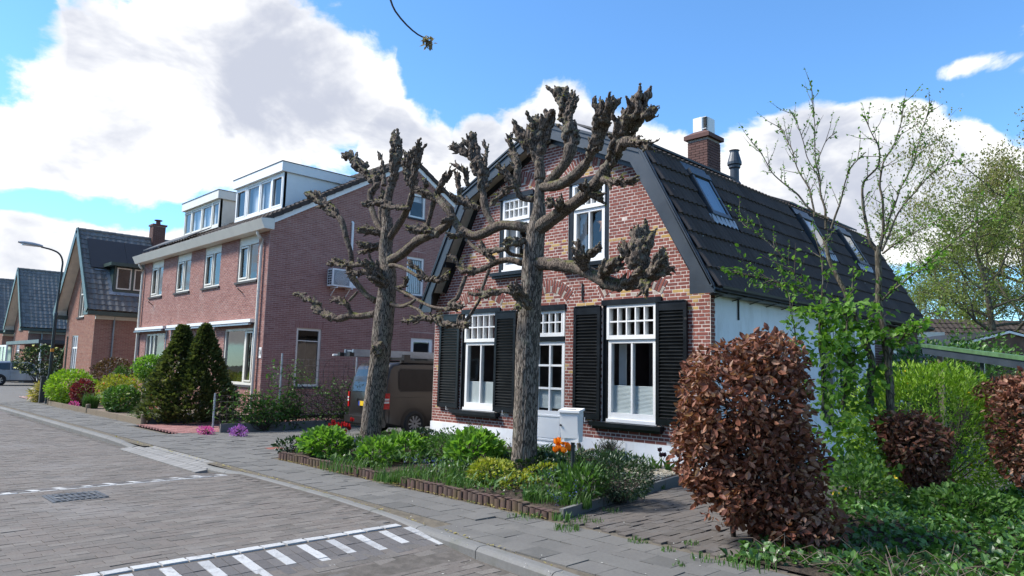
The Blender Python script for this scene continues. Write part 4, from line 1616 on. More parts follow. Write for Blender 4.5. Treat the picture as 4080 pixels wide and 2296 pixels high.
for k, (a, b_, _) in enumerate(SKY):
    s0, s1 = 1.66, 2.68
    mb = MB()
    roof_box(mb, a, a + .07, s0, s1, -.02, .10); roof_box(mb, b_ - .07, b_, s0, s1, -.02, .10)
    roof_box(mb, a + .07, b_ - .07, s0, s0 + .09, -.02, .098); roof_box(mb, a - .02, b_ + .02, s1 - .1, s1 + .03, -.02, .115)
    sk = mb.build('skylight', MAT['slate_paint'], roof)
    gl = MB()
    p = [roof_pt(a + .07, s0 + .09, .085), roof_pt(b_ - .07, s0 + .09, .085), roof_pt(b_ - .07, s1 - .1, .085), roof_pt(a + .07, s1 - .1, .085)]
    gl.quad(*p)
    gl.build('pane', m_glass('skylight glass', (.35, .40, .45), 3.2), sk)
    bk_ = MB()
    roof_box(bk_, a + .07, b_ - .07, s0 + .09, s1 - .1, -.01, .02)
    bk_.build('blind', MAT['curtain'], sk)
    ld = MB()
    nz = 12
    for q in range(nz):
        ya, yb = a - .12 + (b_ - a + .24) * q / nz, a - .12 + (b_ - a + .24) * (q + 1) / nz
        za = .045 + .012 * (q % 2)
        ld.quad(roof_pt(ya, s0 - .20 + .05 * (q % 2), .06), roof_pt(yb, s0 - .20 + .05 * ((q + 1) % 2), .06), roof_pt(yb, s0, za + .02), roof_pt(ya, s0, za + .02))
    ld.build('lead_flashing', MAT['lead'], sk)
    tp = MB()
    roof_box(tp, a - .1, b_ + .1, s1 + .03, s1 + .22, .02, .05)
    tp.build('top_flashing', MAT['slate_paint'], sk)

# verge boards, soffits and eaves box at the front gable
for sgn in (1, -1):
    def X(x):
        return CXH + sgn * (x - CXH)
    mb = MB()
    y0, y1 = Y0 - .03, Y0 + .01
    out = [(CXH, 6.63), (5.955, 5.575), (7.335, 3.02), (7.335, 2.90), (6.90, 2.90), (6.90, 3.30), (5.72, 5.32), (CXH, 6.29)]
    A = [np.array([X(x), y0, z]) for x, z in out]
    B = [np.array([X(x), y1, z]) for x, z in out]
    n = len(A)
    segs = [(0, 1, 6, 7), (1, 2, 5, 6), (2, 3, 4, 5)]
    for i, j, k, l in segs:
        for L_, fl in ((A, sgn < 0), (B, sgn > 0)):
            qd = [L_[i], L_[j], L_[k], L_[l]]
            mb.quad(*(qd if fl else qd[::-1]))
    for i in range(1, n):
        j = (i + 1) % n
        if j == 0:
            continue
        mb.quad(A[i], B[i], B[j], A[j])
    mb.quad(A[0], B[0], B[1], A[1])
    mb.build('verge_board', MAT['slate_paint'], H)
    # moulding strips on the board
    st = MB()
    for off in (.0, .085):
        for p, q in (((CXH, 6.60 - off), (5.93, 5.55 - off)), ((5.93, 5.55 - off), (7.31 - off * .3, 3.0 + off * .3))):
            st.beam((X(p[0]), y0 - .012, p[1]), (X(q[0]), y0 - .012, q[1]), .03, .035, up=(0, 0, 1))
    st.build('verge_moulding', MAT['slate_paint'], H)
    so = MB()
    for p, q in (((CXH, 6.33), (5.70, 5.36)), ((5.70, 5.36), (6.86, 3.34))):
        so.quad((X(p[0]), y1, p[1]), (X(q[0]), y1, q[1]), (X(q[0]), .02, q[1]), (X(p[0]), .02, p[1]))
    so.build('soffit', MAT['soffit'], H)
    tr = MB()
    for p, q in (((CXH, 6.27), (5.66, 5.33)), ((5.66, 5.33), (6.78, 3.36))):
        tr.beam((X(p[0]), -.02, p[1]), (X(q[0]), -.02, q[1]), .035, .12)
    tr.build('wall_trim', MAT['black_green'], H)
# little corbel blocks that stick out under the left verge
for x, z in ((.55, 3.95),):
    mb = MB()
    mb.box((x - .09, -.26, z - .05), (x + .09, .0, z + .07))
    mb.build('purlin_end', MAT['black_green'], H)

# gutter and eaves along the right side
mb = MB()
n = 12
a = np.linspace(math.pi, 2 * math.pi, 7)
prof = [(7.40 + .075 * math.cos(t), 3.0 + .075 * math.sin(t)) for t in a]
for (xa, za), (xb, zb) in zip(prof[:-1], prof[1:]):
    mb.quad((xa, Y0 + .02, za), (xa, Y1, za), (xb, Y1, zb), (xb, Y0 + .02, zb))
mb.box((7.315, Y0 + .02, 2.90), (7.33, Y1, 3.01))
mb.build('gutter', MAT['black_plastic'], H)
for y in np.arange(.1, 11, .62):
    mb = MB()
    mb.beam((7.10, y, 2.86), (7.42, y, 2.935), .03, .012)
    mb.build('gutter_bracket', MAT['black_plastic'], H)
mb = MB()
mb.box((HW - .02, .0, 2.90), (7.31, Y1, 2.93))
mb.build('eaves_board', MAT['black_green'], H)
# edge of panels on the upper slope
for ya, yb in ((.25, 3.6), (6.2, 10.6)):
    mb = MB()
    for k in range(3):
        y_0, y_1 = ya + (yb - ya) * k / 3 + .02, ya + (yb - ya) * (k + 1) / 3
        p0 = np.array([5.70, 0, 5.80]); p1 = np.array([3.9, 0, 6.60])
        for dz in (0, .04):
            pass
        A = [(5.72, y_0, 5.80), (5.72, y_1, 5.80), (4.0, y_1, 6.56), (4.0, y_0, 6.56)]
        prism(mb, A, (0.0, 0, .04))
    mb.build('solar_panel', MAT['solar'], roof)

# chimney stack with white cowl
ch = MB()
ch.box((3.74, 4.89, 6.2), (4.28, 5.48, 7.46))
cho = ch.build('chimney', MAT['mortar_grey'], roof)
for Wc, L_ in ((Wall((3.73, 4.88, 0), (1, 0, 0)), .56), (Wall((4.29, 4.88, 0), (0, 1, 0)), .61)):
    bk = Wc.courses(0, L_, 6.2, lambda z: (0, L_), [], pitch=.066, bond='stretch', maxz=7.45)
    c, s, r3 = Wc.brick_boxes(bk, .008)
    me = box_mesh('chimney_brick', MAT['brick_dark'])
    for i in range(len(c)):
        m = np.eye(4); m[:3, :3] = r3[i] * s[i][None]; m[:3, 3] = c[i]
        o = bpy.data.objects.new('chimney_brick', me)
        COL.objects.link(o); o.parent = cho; o.matrix_basis = Matrix(m.tolist())
mb = MB()
mb.box((3.66, 4.81, 7.45), (4.36, 5.56, 7.55))
A = [(3.66, 4.81, 7.55), (4.36, 4.81, 7.55), (4.36, 5.56, 7.55), (3.66, 5.56, 7.55)]
B = [(3.86, 5.0, 7.68), (4.16, 5.0, 7.68), (4.16, 5.36, 7.68), (3.86, 5.36, 7.68)]
for i in range(4):
    mb.quad(A[i], A[(i + 1) % 4], B[(i + 1) % 4], B[i])
mb.quad(*B)
mb.build('chimney_cap', MAT['brick_dark'], cho)
mb = MB()
for dx, dy in ((-1, 0), (1, 0), (0, -1), (0, 1)):
    pass
for (x0, y0, x1, y1) in ((3.84, 4.97, 4.08, 4.97), (4.20, 5.08, 4.20, 5.38), (3.84, 4.97, 3.84, 5.38), (4.08, 4.97, 4.13, 5.02), (4.17, 5.04, 4.20, 5.08)):
    mb.beam((x0, y0, 7.84), (x1, y1, 7.84), .012, .36)
for zz_ in (7.70, 8.0):
    mb.box((3.84, 4.97, zz_), (4.20, 5.38, zz_ + .012))
mb.build('chimney_cowl', MAT['white_plastic'], cho)
mb = MB()
for k in range(10):
    mb.box((4.09, 4.985, 7.70 + k * .03), (4.19, 5.06, 7.712 + k * .03))
mb.build('cowl_louvre', MAT['black_plastic'], cho)
mb = MB()
mb.lathe([(.10, 5.6), (.10, 6.30), (.13, 6.33), (.13, 6.38), (.16, 6.40), (.16, 6.46), (.10, 6.68), (.10, 6.72), (.12, 6.74), (.001, 6.75)], 16, (5.28, 4.33, 0))
mb.lathe([(.2, 5.82), (.12, 6.0)], 16, (5.28, 4.33, 0))
mb.build('vent_pipe', MAT['slate_paint'], roof, smooth=False)
# satellite of pipes low at the back corner
mb = MB()
mb.tube([S.P(10.7, 2.25, .05), S.P(10.7, 2.25, .2), S.P(10.95, 2.25, .2)], .055, 10)
mb.tube([S.P(10.74, 2.0, .06), S.P(10.74, 2.7, .06)], .04, 10)
mb.build('drain_pipe', MAT['grey_plastic'], H)

# ---------------------------------------------------------------- the pair of brick houses with box dormers
NB = thing('brick_house', 'pinkish brick semi-detached house with cream gutter and two box dormers', 'house', (-14.7, 0, 0))
NX0, NX1, NY0, NY1 = -20.75, -8.6, -.09, 10.9
NF = Wall((NX0, NY0, 0), (1, 0, 0))
NS = Wall((NX1, NY0, 0), (0, 1, 0))


def nroof(y):
    return 6.515 + .575 * y if y < 5.4 else 6.515 + .575 * 5.4 - .6 * (y - 5.4)


def simple_window(parent, W, u0, u1, z0, z1, vb=(), hb=(), mat='cream_paint', fw=.07, bar=.07, d0=-.12, d1=-.04, pane_mat='glass', sill='wood_dark', interior=True, name='window', reveal_sill=True):
    mb = MB()
    pp = sash(mb, W, u0, u1, z0, z1, d0, d1, fw, vb, hb, bar)
    w = mb.build(name, MAT[mat], parent)
    for p in pp:
        glaze(w, W, *p, (d0 + d1) / 2, pane_mat)
    if sill:
        sl = MB()
        W.box(sl, u0 - .08, u1 + .08, z0 - .07, z0 - .002, -.08, .06)
        sl.build('window_sill', MAT[sill], w)
    if interior:
        room(w, W, u0, u1, z0, z1)
    return w


UPW = [(-19.75, -18.30), (-16.75, -15.25), (-13.90, -12.40), (-10.92, -9.38)]
fo = [(a - NX0, b_ - NX0, 4.33, 5.95) for a, b_ in UPW]
GW = [(-19.80, -17.50, .15, 2.82), (-15.85, -14.9, .9, 2.82), (-14.2, -13.6, .9, 2.82), (-11.62, -9.30, .9, 2.82)]
go = [(a - NX0, b_ - NX0, c, d) for a, b_, c, d in GW]
L14 = NX1 - NX0
mb = MB()
NF.sheet(mb, [0, L14], lambda u: 6.1, 0.0, fo + go, .13)
mb.build('front_wall', MAT['mortar_tan'], NB)
bk = NF.courses(.003, L14 - .003, .06, lambda z: (0, L14), [rect_hole(*o) for o in fo + go], pitch=.0625, L=.222, bond='stretch', joint=.0135, maxz=6.0)
c, s, r3 = NF.brick_boxes(bk)
pieces('brick', MAT['brick_tan'], NB, c, s, r3, 150, avoid=lambda c, u, v: (v > .60) | (c[:, 0] < -13), skip=(3,))
so = [(1.13, 2.03, .94, 2.86), (5.45, 6.26, 4.35, 5.82), (5.45, 6.22, 7.33, 8.30), (5.78, 6.81, .0, 2.75)]
DN = NY1 - NY0
mb = MB()
NS.sheet(mb, [0, 5.49, DN], lambda u: nroof(u + NY0) - .28, 0.0, so, .13)
mb.build('gable_wall', MAT['mortar_tan'], NB)


def gable_span(z):
    zz_ = z + .28 + .04
    if zz_ < nroof(0):
        return 0, DN
    return (zz_ - 6.515) / .575 - NY0, 5.49 + (6.515 + .575 * 5.4 - zz_) / .6


sold = [(o[0] - .08, o[1] + .08, o[3], o[3] + .22) for o in so]
bk = NS.courses(.003, DN - .003, .06, gable_span, [rect_hole(*o) for o in so + sold], pitch=.0625, L=.222, bond='stretch', joint=.0135, maxz=9.4)
c, s, r3 = NS.brick_boxes(bk)
pieces('gable_brick', MAT['brick_tan'], NB, c, s, r3, 300, avoid=lambda c, u, v: (v > .60) | (c[:, 1] > 6), skip=(3,))
a_, e_ = [], []
for o in sold:
    n = int((o[1] - o[0]) / .0625)
    for k in range(n):
        a_.append(NS.P(o[0] + (k + .5) * (o[1] - o[0]) / n, (o[2] + o[3]) / 2, -.009)); e_.append(((o[1] - o[0]) / n - .011, .03, .205))
pieces('soldier_brick', MAT['brick_tan'], NB, np.array(a_), np.array(e_), np.tile(NS.rot, (len(a_), 1, 1)), 60)
mb = MB()
mb.quad((NX0, NY1, 0), (NX0, NY0, 0), (NX0, NY0, 6.1), (NX0, NY1, 6.1))
mb.poly([(NX0, NY0, 6.1), (NX0, 5.4, 9.3), (NX0, NY1, 6.1)])
mb.quad((NX1, NY1, 0), (NX0, NY1, 0), (NX0, NY1, 6.1), (NX1, NY1, 6.1))
mb.build('rear_walls', MAT['mortar_tan'], NB)

for (a, b_), (u0, u1, z0, z1) in zip(UPW, fo):
    um = (u0 + u1) / 2
    w = simple_window(NB, NF, u0, u1, 4.40, 5.72, [um + .02], [], d1=-.03)
    pn = MB()
    NF.box(pn, u0, u1, 5.72, 5.95, -.12, -.03)
    pn.build('head_panel', MAT['cream_paint'], w)
    cs = MB()
    pp = sash(cs, NF, u0 + .10, um - .03, 4.50, 5.62, -.05, -.012, .055)
    cs.build('casement', MAT['cream_paint'], w)
    cu = MB()
    folded(cu, NF, u0 + .1, u0 + .42, 4.45, 5.7, -.25, 5, .04, False)
    folded(cu, NF, u1 - .42, u1 - .1, 4.45, 5.7, -.25, 5, .04, False)
    cu.build('curtain', MAT['curtain'], w)
# ground floor
u0, u1 = go[0][0], go[0][1]
mb = MB()
NF.box(mb, u0, u0 + .07, .15, 2.82, -.12, -.03); NF.box(mb, u1 - .07, u1, .15, 2.82, -.12, -.03)
NF.box(mb, u0 + .07, u1 - .07, 2.74, 2.82, -.12, -.032)
NF.box(mb, u0 + .98, u0 + 1.06, .15, 2.74, -.12, -.032)
w = mb.build('entrance', MAT['cream_paint'], NB)
pn = MB()
NF.box(pn, u0 + .07, u0 + .98, .15, 1.15, -.1, -.05); NF.box(pn, u0 + 1.06, u1 - .07, .15, .75, -.1, -.05)
NF.box(pn, u0 + .50, u0 + .56, 1.15, 2.74, -.1, -.04)
pn.build('door_leaf', MAT['white_plastic'], w)
glaze(w, NF, u0 + .07, u0 + .98, 1.15, 2.74, -.08)
glaze(w, NF, u0 + 1.06, u1 - .07, .75, 2.74, -.08)
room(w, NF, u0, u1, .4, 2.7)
st = MB()
NF.box(st, u0 - .1, u0 + 1.3, .0, .13, -.02, .35)
st.build('doorstep', MAT['slab'], w)
for i in (1, 2):
    simple_window(NB, NF, go[i][0], go[i][1], .95, 2.82, [], [], d1=-.03)
u0, u1 = go[3][0], go[3][1]
w = simple_window(NB, NF, u0, u1, .95, 2.82, [u0 + 1.62], [], d1=-.03, fw=.085, bar=.11)
cs = MB()
sash(cs, NF, u0 + 1.70, u1 - .10, 1.06, 2.70, -.05, -.01, .05)
cs.build('casement', MAT['cream_paint'], w)
# potted plants on the window board
pl = MB()
for k in range(26):
    a = rng.uniform(0, 6.28)
    x = rng.uniform(u0 + .3, u1 - .3)
    h = rng.uniform(.15, .45)
    p = NF.P(x, 1.02, -.3)
    pl.add([p, p + np.array([.04, 0, 0]), p + np.array([math.cos(a) * .12, -.03, h])], [[0, 1, 2]], rng.random())
pp_ = pl.build('house_plants', MAT['leaf_gold'])
tag(pp_, 'yellow and green houseplants on the inner sill of the big cream window', 'houseplants')
# awning cassettes over the ground floor windows
for a, b_ in ((-20.70, -17.24), (-16.82, -15.21), (-14.72, -13.14), (-12.55, -9.22)):
    mb = MB()
    NF.box(mb, a - NX0, b_ - NX0, 2.98, 3.09, .02, .20)
    aw = mb.build('awning', MAT['white_plastic'], NB)
    mb = MB()
    NF.box(mb, a - NX0 + .01, b_ - NX0 - .01, 2.94, 2.978, .03, .235)
    mb.build('awning_cloth', m_plain('navy striped cloth', (.03, .04, .06), .8), aw)
    mb = MB()
    NF.box(mb, a - NX0 + .02, b_ - NX0 - .02, 2.895, 2.938, .16, .25)
    mb.build('awning_front_bar', MAT['alu'], aw)
    for x in (a + .06, b_ - .06):
        ar = MB()
        NF.box(ar, x - NX0 - .02, x - NX0 + .02, 1.9, 2.94, .005, .03)
        ar.build('awning_guide', MAT['alu'], aw)
# gutter box
mb = MB()
pr = [(-.09, 5.94), (-.42, 5.94), (-.56, 6.24), (-.52, 6.26), (-.09, 6.30)]
prism(mb, [(NX0 - .25, y, z) for y, z in pr], (NX1 + .28 - NX0 + .25, 0, 0))
mb.build('gutter_box', MAT['cream_paint'], NB)
for x in (NX0 + .1, -8.98):
    mb = MB()
    mb.tube(spline([(x, -.33, 5.95), (x, -.33, 5.84), (x, -.19, 5.66), (x, -.18, 5.4), (x, -.18, 3.0), (x, -.18, .05)], .1), .05, 10)
    dp = mb.build('drainpipe', MAT['cream_paint'], NB, smooth=True)
    cl = MB()
    for z in (1.2, 2.6, 4.0, 5.2):
        cl.lathe([(.056, z - .02), (.056, z + .02)], 10, (x, -.18, 0))
    cl.build('pipe_clip', MAT['cream_paint'], dp)
# flag holders and number plate
for x, z in ((-19.3, 4.05), (-10.4, 4.02)):
    mb = MB()
    mb.tube([(x, -.09, z), (x + .04, -.3, z + .14)], .018, 8)
    mb.build('flag_holder', MAT['iron'], NB)
mb = MB()
NF.box(mb, 11.93, 12.10, 1.83, 2.17, .004, .02)
npl = mb.build('number_plate', MAT['white_plastic'], NB)
for digit, strokes in (('one', [((-.045, -.10), (-.045, .10)), ((-.045, .10), (-.066, .06))]), ('four', [((.05, -.10), (.05, .10)), ((.05, .10), (.008, -.035)), ((.008, -.035), (.068, -.035))])):
    tx = MB()
    for (xa_, za_), (xb_, zb_) in strokes:
        tx.beam(NF.P(12.015 + xa_, 2.0 + za_, .022), NF.P(12.015 + xb_, 2.0 + zb_, .022), .004, .016, up=(1, 0, .2))
    tx.build('house_number_digit', MAT['black_plastic'], npl)

# roof slopes, verge tiles and white verge board
mb = MB()
xa, xb = NX0 - .2, NX1 + .17
mb.quad((xa, -.5, nroof(-.5) - .05), (xb, -.5, nroof(-.5) - .05), (xb, 5.4, nroof(5.4) - .05), (xa, 5.4, nroof(5.4) - .05))
mb.quad((xb, 11.3, nroof(11.3) - .05), (xa, 11.3, nroof(11.3) - .05), (xa, 5.4, nroof(5.4) - .05), (xb, 5.4, nroof(5.4) - .05))
nro = mb.build('roof', MAT['roof_tile_brown'], NB)
sl = np.array([0, 1, .575]); sl /= np.linalg.norm(sl)


def dorm(uy, us):
    x = xa + uy
    y = -.5 + us * sl[1]
    return any(a < x < b_ for a, b_ in ((-14.05, -10.05), (-19.45, -15.55))) and .8 < y < 4.1


tile_roof(nro, 'roof_tile', MAT['roof_tile_brown'], (xa, -.5, nroof(-.5) - .05), (1, 0, 0), sl, 41, 19, .3052, .355, tile_template(.305, .40, 1, .03), skip=dorm, n_ind=160,
          avoid=lambda c, u, v: (u > .46) | (c[:, 1] > 4.5))
for yb, nm in ((1, 'front'), (-1, 'rear')):
    mb = MB()
    y0, y1 = (-.42, 5.4) if yb > 0 else (11.2, 5.4)
    mb.beam((NX1 + .06, y0, nroof(y0) - .20), (NX1 + .06, y1, nroof(y1) - .20), .10, .19, up=(0, 0, 1))
    mb.build('verge_board', MAT['white_plastic'], NB)
    mb = MB()
    d = np.array([0, y1 - y0, nroof(y1) - nroof(y0)]); Ld = np.linalg.norm(d); d /= Ld
    nn = int(Ld / .35)
    for k in range(nn):
        p = np.array([NX1 + .12, y0, nroof(y0)]) + d * (k * .355)
        mb.beam(p + np.array([0, 0, -.06 + .012]), p + d * .38 + np.array([0, 0, -.06 - .012]), .12, .14, up=(0, 0, 1), tint=rng.random())
    mb.build('verge_tile', MAT['roof_tile_brown'], nro, kind='stuff')
mb = MB()
for k in range(38):
    x = xa + k * .326
    mb.tube([(x, 5.4, nroof(5.4) + .0), (x + .34, 5.4, nroof(5.4) + .015)], .11, 10, tint=rng.random())
mb.build('ridge_tile', MAT['roof_tile_brown'], nro, kind='stuff')
mb = MB()
mb.lathe([(.10, 9.0), (.10, 9.75), (.13, 9.78), (.13, 9.84), (.07, 9.95), (.07, 10.0), (.001, 10.0)], 14, (NX1 - .9, 6.5, -.25))
mb.build('flue', MAT['zinc'], nro)


def box_dormer(x0, x1, z0, z1, body, frame, lights, darkpane):
    mb = MB()
    yf = 1.0
    yb = (z1 - 6.515) / .575
    # fascia band round the top
    fz = z1 - .34
    mb.box((x0 - .10, yf - .14, fz), (x1 + .10, yb + .3, z1))
    dm = mb.build('dormer', MAT[body], nro)
    tp = MB()
    tp.box((x0 - .12, yf - .16, z1), (x1 + .12, yb + .3, z1 + .025))
    tp.build('dormer_roof_edge', MAT['slate_paint'], dm)
    yk = (fz - 6.515) / .575 + .05
    for x, e in ((x0, .02), (x1, -.02)):
        ck = MB()
        prism(ck, [(x, yf + .01, nroof(yf) - .12), (x, yk, fz - .002), (x, yf + .01, fz - .002)], (e, 0, 0))
        ck.build('dormer_cheek', MAT[body], dm)
    W = Wall((x0, yf, 0), (1, 0, 0))
    Lx = x1 - x0
    fr = MB()
    us = [0] + lights + [Lx]
    W.box(fr, 0, Lx, z0, z0 + .10, -.10, .03)
    W.box(fr, 0, Lx, fz - .09, fz, -.10, .02)
    for k, u in enumerate(us):
        wv = .09
        W.box(fr, max(0, u - wv / 2), min(Lx, u + wv / 2), z0 + .1, fz - .09, -.10, .022)
    fo_ = fr.build('dormer_frame', MAT[frame], dm)
    for k, (a, b_) in enumerate(zip(us[:-1], us[1:])):
        sa = MB()
        pp = sash(sa, W, a + .05, b_ - .05, z0 + .11, fz - .10, -.06, .035 if k in darkpane else .005, .06)
        sa.build('casement', MAT[frame], dm)
        for p in pp:
            o = glaze(dm, W, *p, -.03, 'glass_dark' if k in darkpane else 'glass')
        cu = MB()
        if k in darkpane:
            folded(cu, W, a + .1, b_ - .1, z0 + .12, fz - .1, -.14, 4, .05, False)
            cu.build('curtain', MAT['curtain_dark'], dm)
        else:
            folded(cu, W, a + .06, b_ - .06, z0 + .12, fz - .12, -.2, 3, .02, False)
            cu.build('curtain', MAT['curtain'], dm)
    return dm


box_dormer(-14.0, -10.1, 7.10, 8.76, 'white_plastic', 'white_plastic', [.95, 2.05, 3.0], (0, 3))
box_dormer(-19.4, -15.6, 7.14, 8.66, 'cream_paint', 'cream_paint', [.8, 1.95, 3.05], ())
for k in range(4):
    mb = MB()
    xa_, xb_ = -20.6 + k * 1.32, -20.6 + (k + 1) * 1.32 - .03
    A = [(xa_, -.25, nroof(-.25) + .14), (xb_, -.25, nroof(-.25) + .14), (xb_, .62, nroof(.62) + .14), (xa_, .62, nroof(.62) + .14)]
    prism(mb, A, (0, 0, .04))
    mb.build('solar_panel', MAT['solar'], nro)
# gable windows
w = simple_window(NB, NS, so[0][0], so[0][1], so[0][2], so[0][3], [], [2.44], 'cream_paint', .075, .03, pane_mat='glass_dark', sill='wood_dark')
w = simple_window(NB, NS, so[1][0], so[1][1], so[1][2], so[1][3], [], [], 'white_plastic', .085, sill='wood_dark')
bl = MB()
for k in range(7):
    NS.box(bl, so[1][0] + .12 + k * .09, so[1][0] + .18 + k * .09, 4.47, 5.72, -.16, -.155)
bl.build('vertical_blind', MAT['curtain'], w)
w = simple_window(NB, NS, so[2][0], so[2][1], so[2][2], so[2][3], [], [], 'white_plastic', .085, sill='wood_dark')
bl = MB()
folded(bl, NS, so[2][0] + .08, so[2][1] - .08, 8.0, 8.22, -.16, 8, .01)
bl.build('blind', MAT['curtain'], w)
mb = MB()
pp = sash(mb, NS, so[3][0], so[3][1], .0, so[3][3], -.12, -.03, .14, [], [1.0], .12)
w = mb.build('side_door', MAT['white_plastic'], NB)
for p in pp:
    glaze(w, NS, *p, -.08, 'glass_dark')
room(w, NS, so[3][0], so[3][1], .3, 2.6)

# air conditioner on the gable with its white pipe duct
AC = thing('air_conditioner', 'white air conditioner unit bolted high on the pinkish brick gable', 'air conditioner', (NX1 + .2, 2.5, 4.3))
y0, y1, z0, z1 = 2.02, 2.98, 4.33, 4.93
mb = MB()
mb.box((NX1 + .06, y0, z0), (NX1 + .40, y1, z1))
mb.build('casing', MAT['white_plastic'], AC)
mb = MB()
mb.box((NX1 + .40, y0 + .05, z0 + .05), (NX1 + .408, y0 + .66, z1 - .05))
fan = mb.build('fan_panel', MAT['grey_plastic'], AC)
mb = MB()
cy_, cz_ = y0 + .355, (z0 + z1) / 2
for rr in np.linspace(.04, .25, 7):
    a = np.linspace(0, 2 * np.pi, 33)
    mb.tube(np.stack([np.full(33, NX1 + .415), cy_ + rr * np.cos(a), cz_ + rr * np.sin(a)], 1), .004, 4, False)
for k in range(18):
    a = k * 2 * np.pi / 18
    t = np.linspace(.03, .255, 8)
    mb.tube(np.stack([np.full(8, NX1 + .416), cy_ + t * np.cos(a + t * 4), cz_ + t * np.sin(a + t * 4)], 1), .003, 4, False)
mb.build('fan_grille', MAT['white_plastic'], AC)
for k in range(6):
    for q in range(2):
        mb = MB()
        mb.box((NX1 + .11 + q * .13, y0 - .006, z0 + .06 + k * .085), (NX1 + .21 + q * .13, y0 + .002, z0 + .12 + k * .085))
        mb.build('side_vent', MAT['black_plastic'], AC)
for y in (y0 + .18, y1 - .2):
    mb = MB()
    mb.box((NX1 + .0, y - .02, z0 - .06), (NX1 + .44, y + .02, z0 - .02))
    mb.beam((NX1 + .02, y, z0 - .30), (NX1 + .30, y, z0 - .05), .03, .02)
    mb.build('bracket', MAT['white_plastic'], AC)
mb = MB()
mb.tube([(NX1 + .05, 2.92, 4.9), (NX1 + .05, 2.92, 6.6), (NX1 + .05, 2.92, 6.68), (NX1 - .0, 2.92, 6.72)], .045, 10)
mb.build('pipe_duct', MAT['white_plastic'], AC, smooth=True)

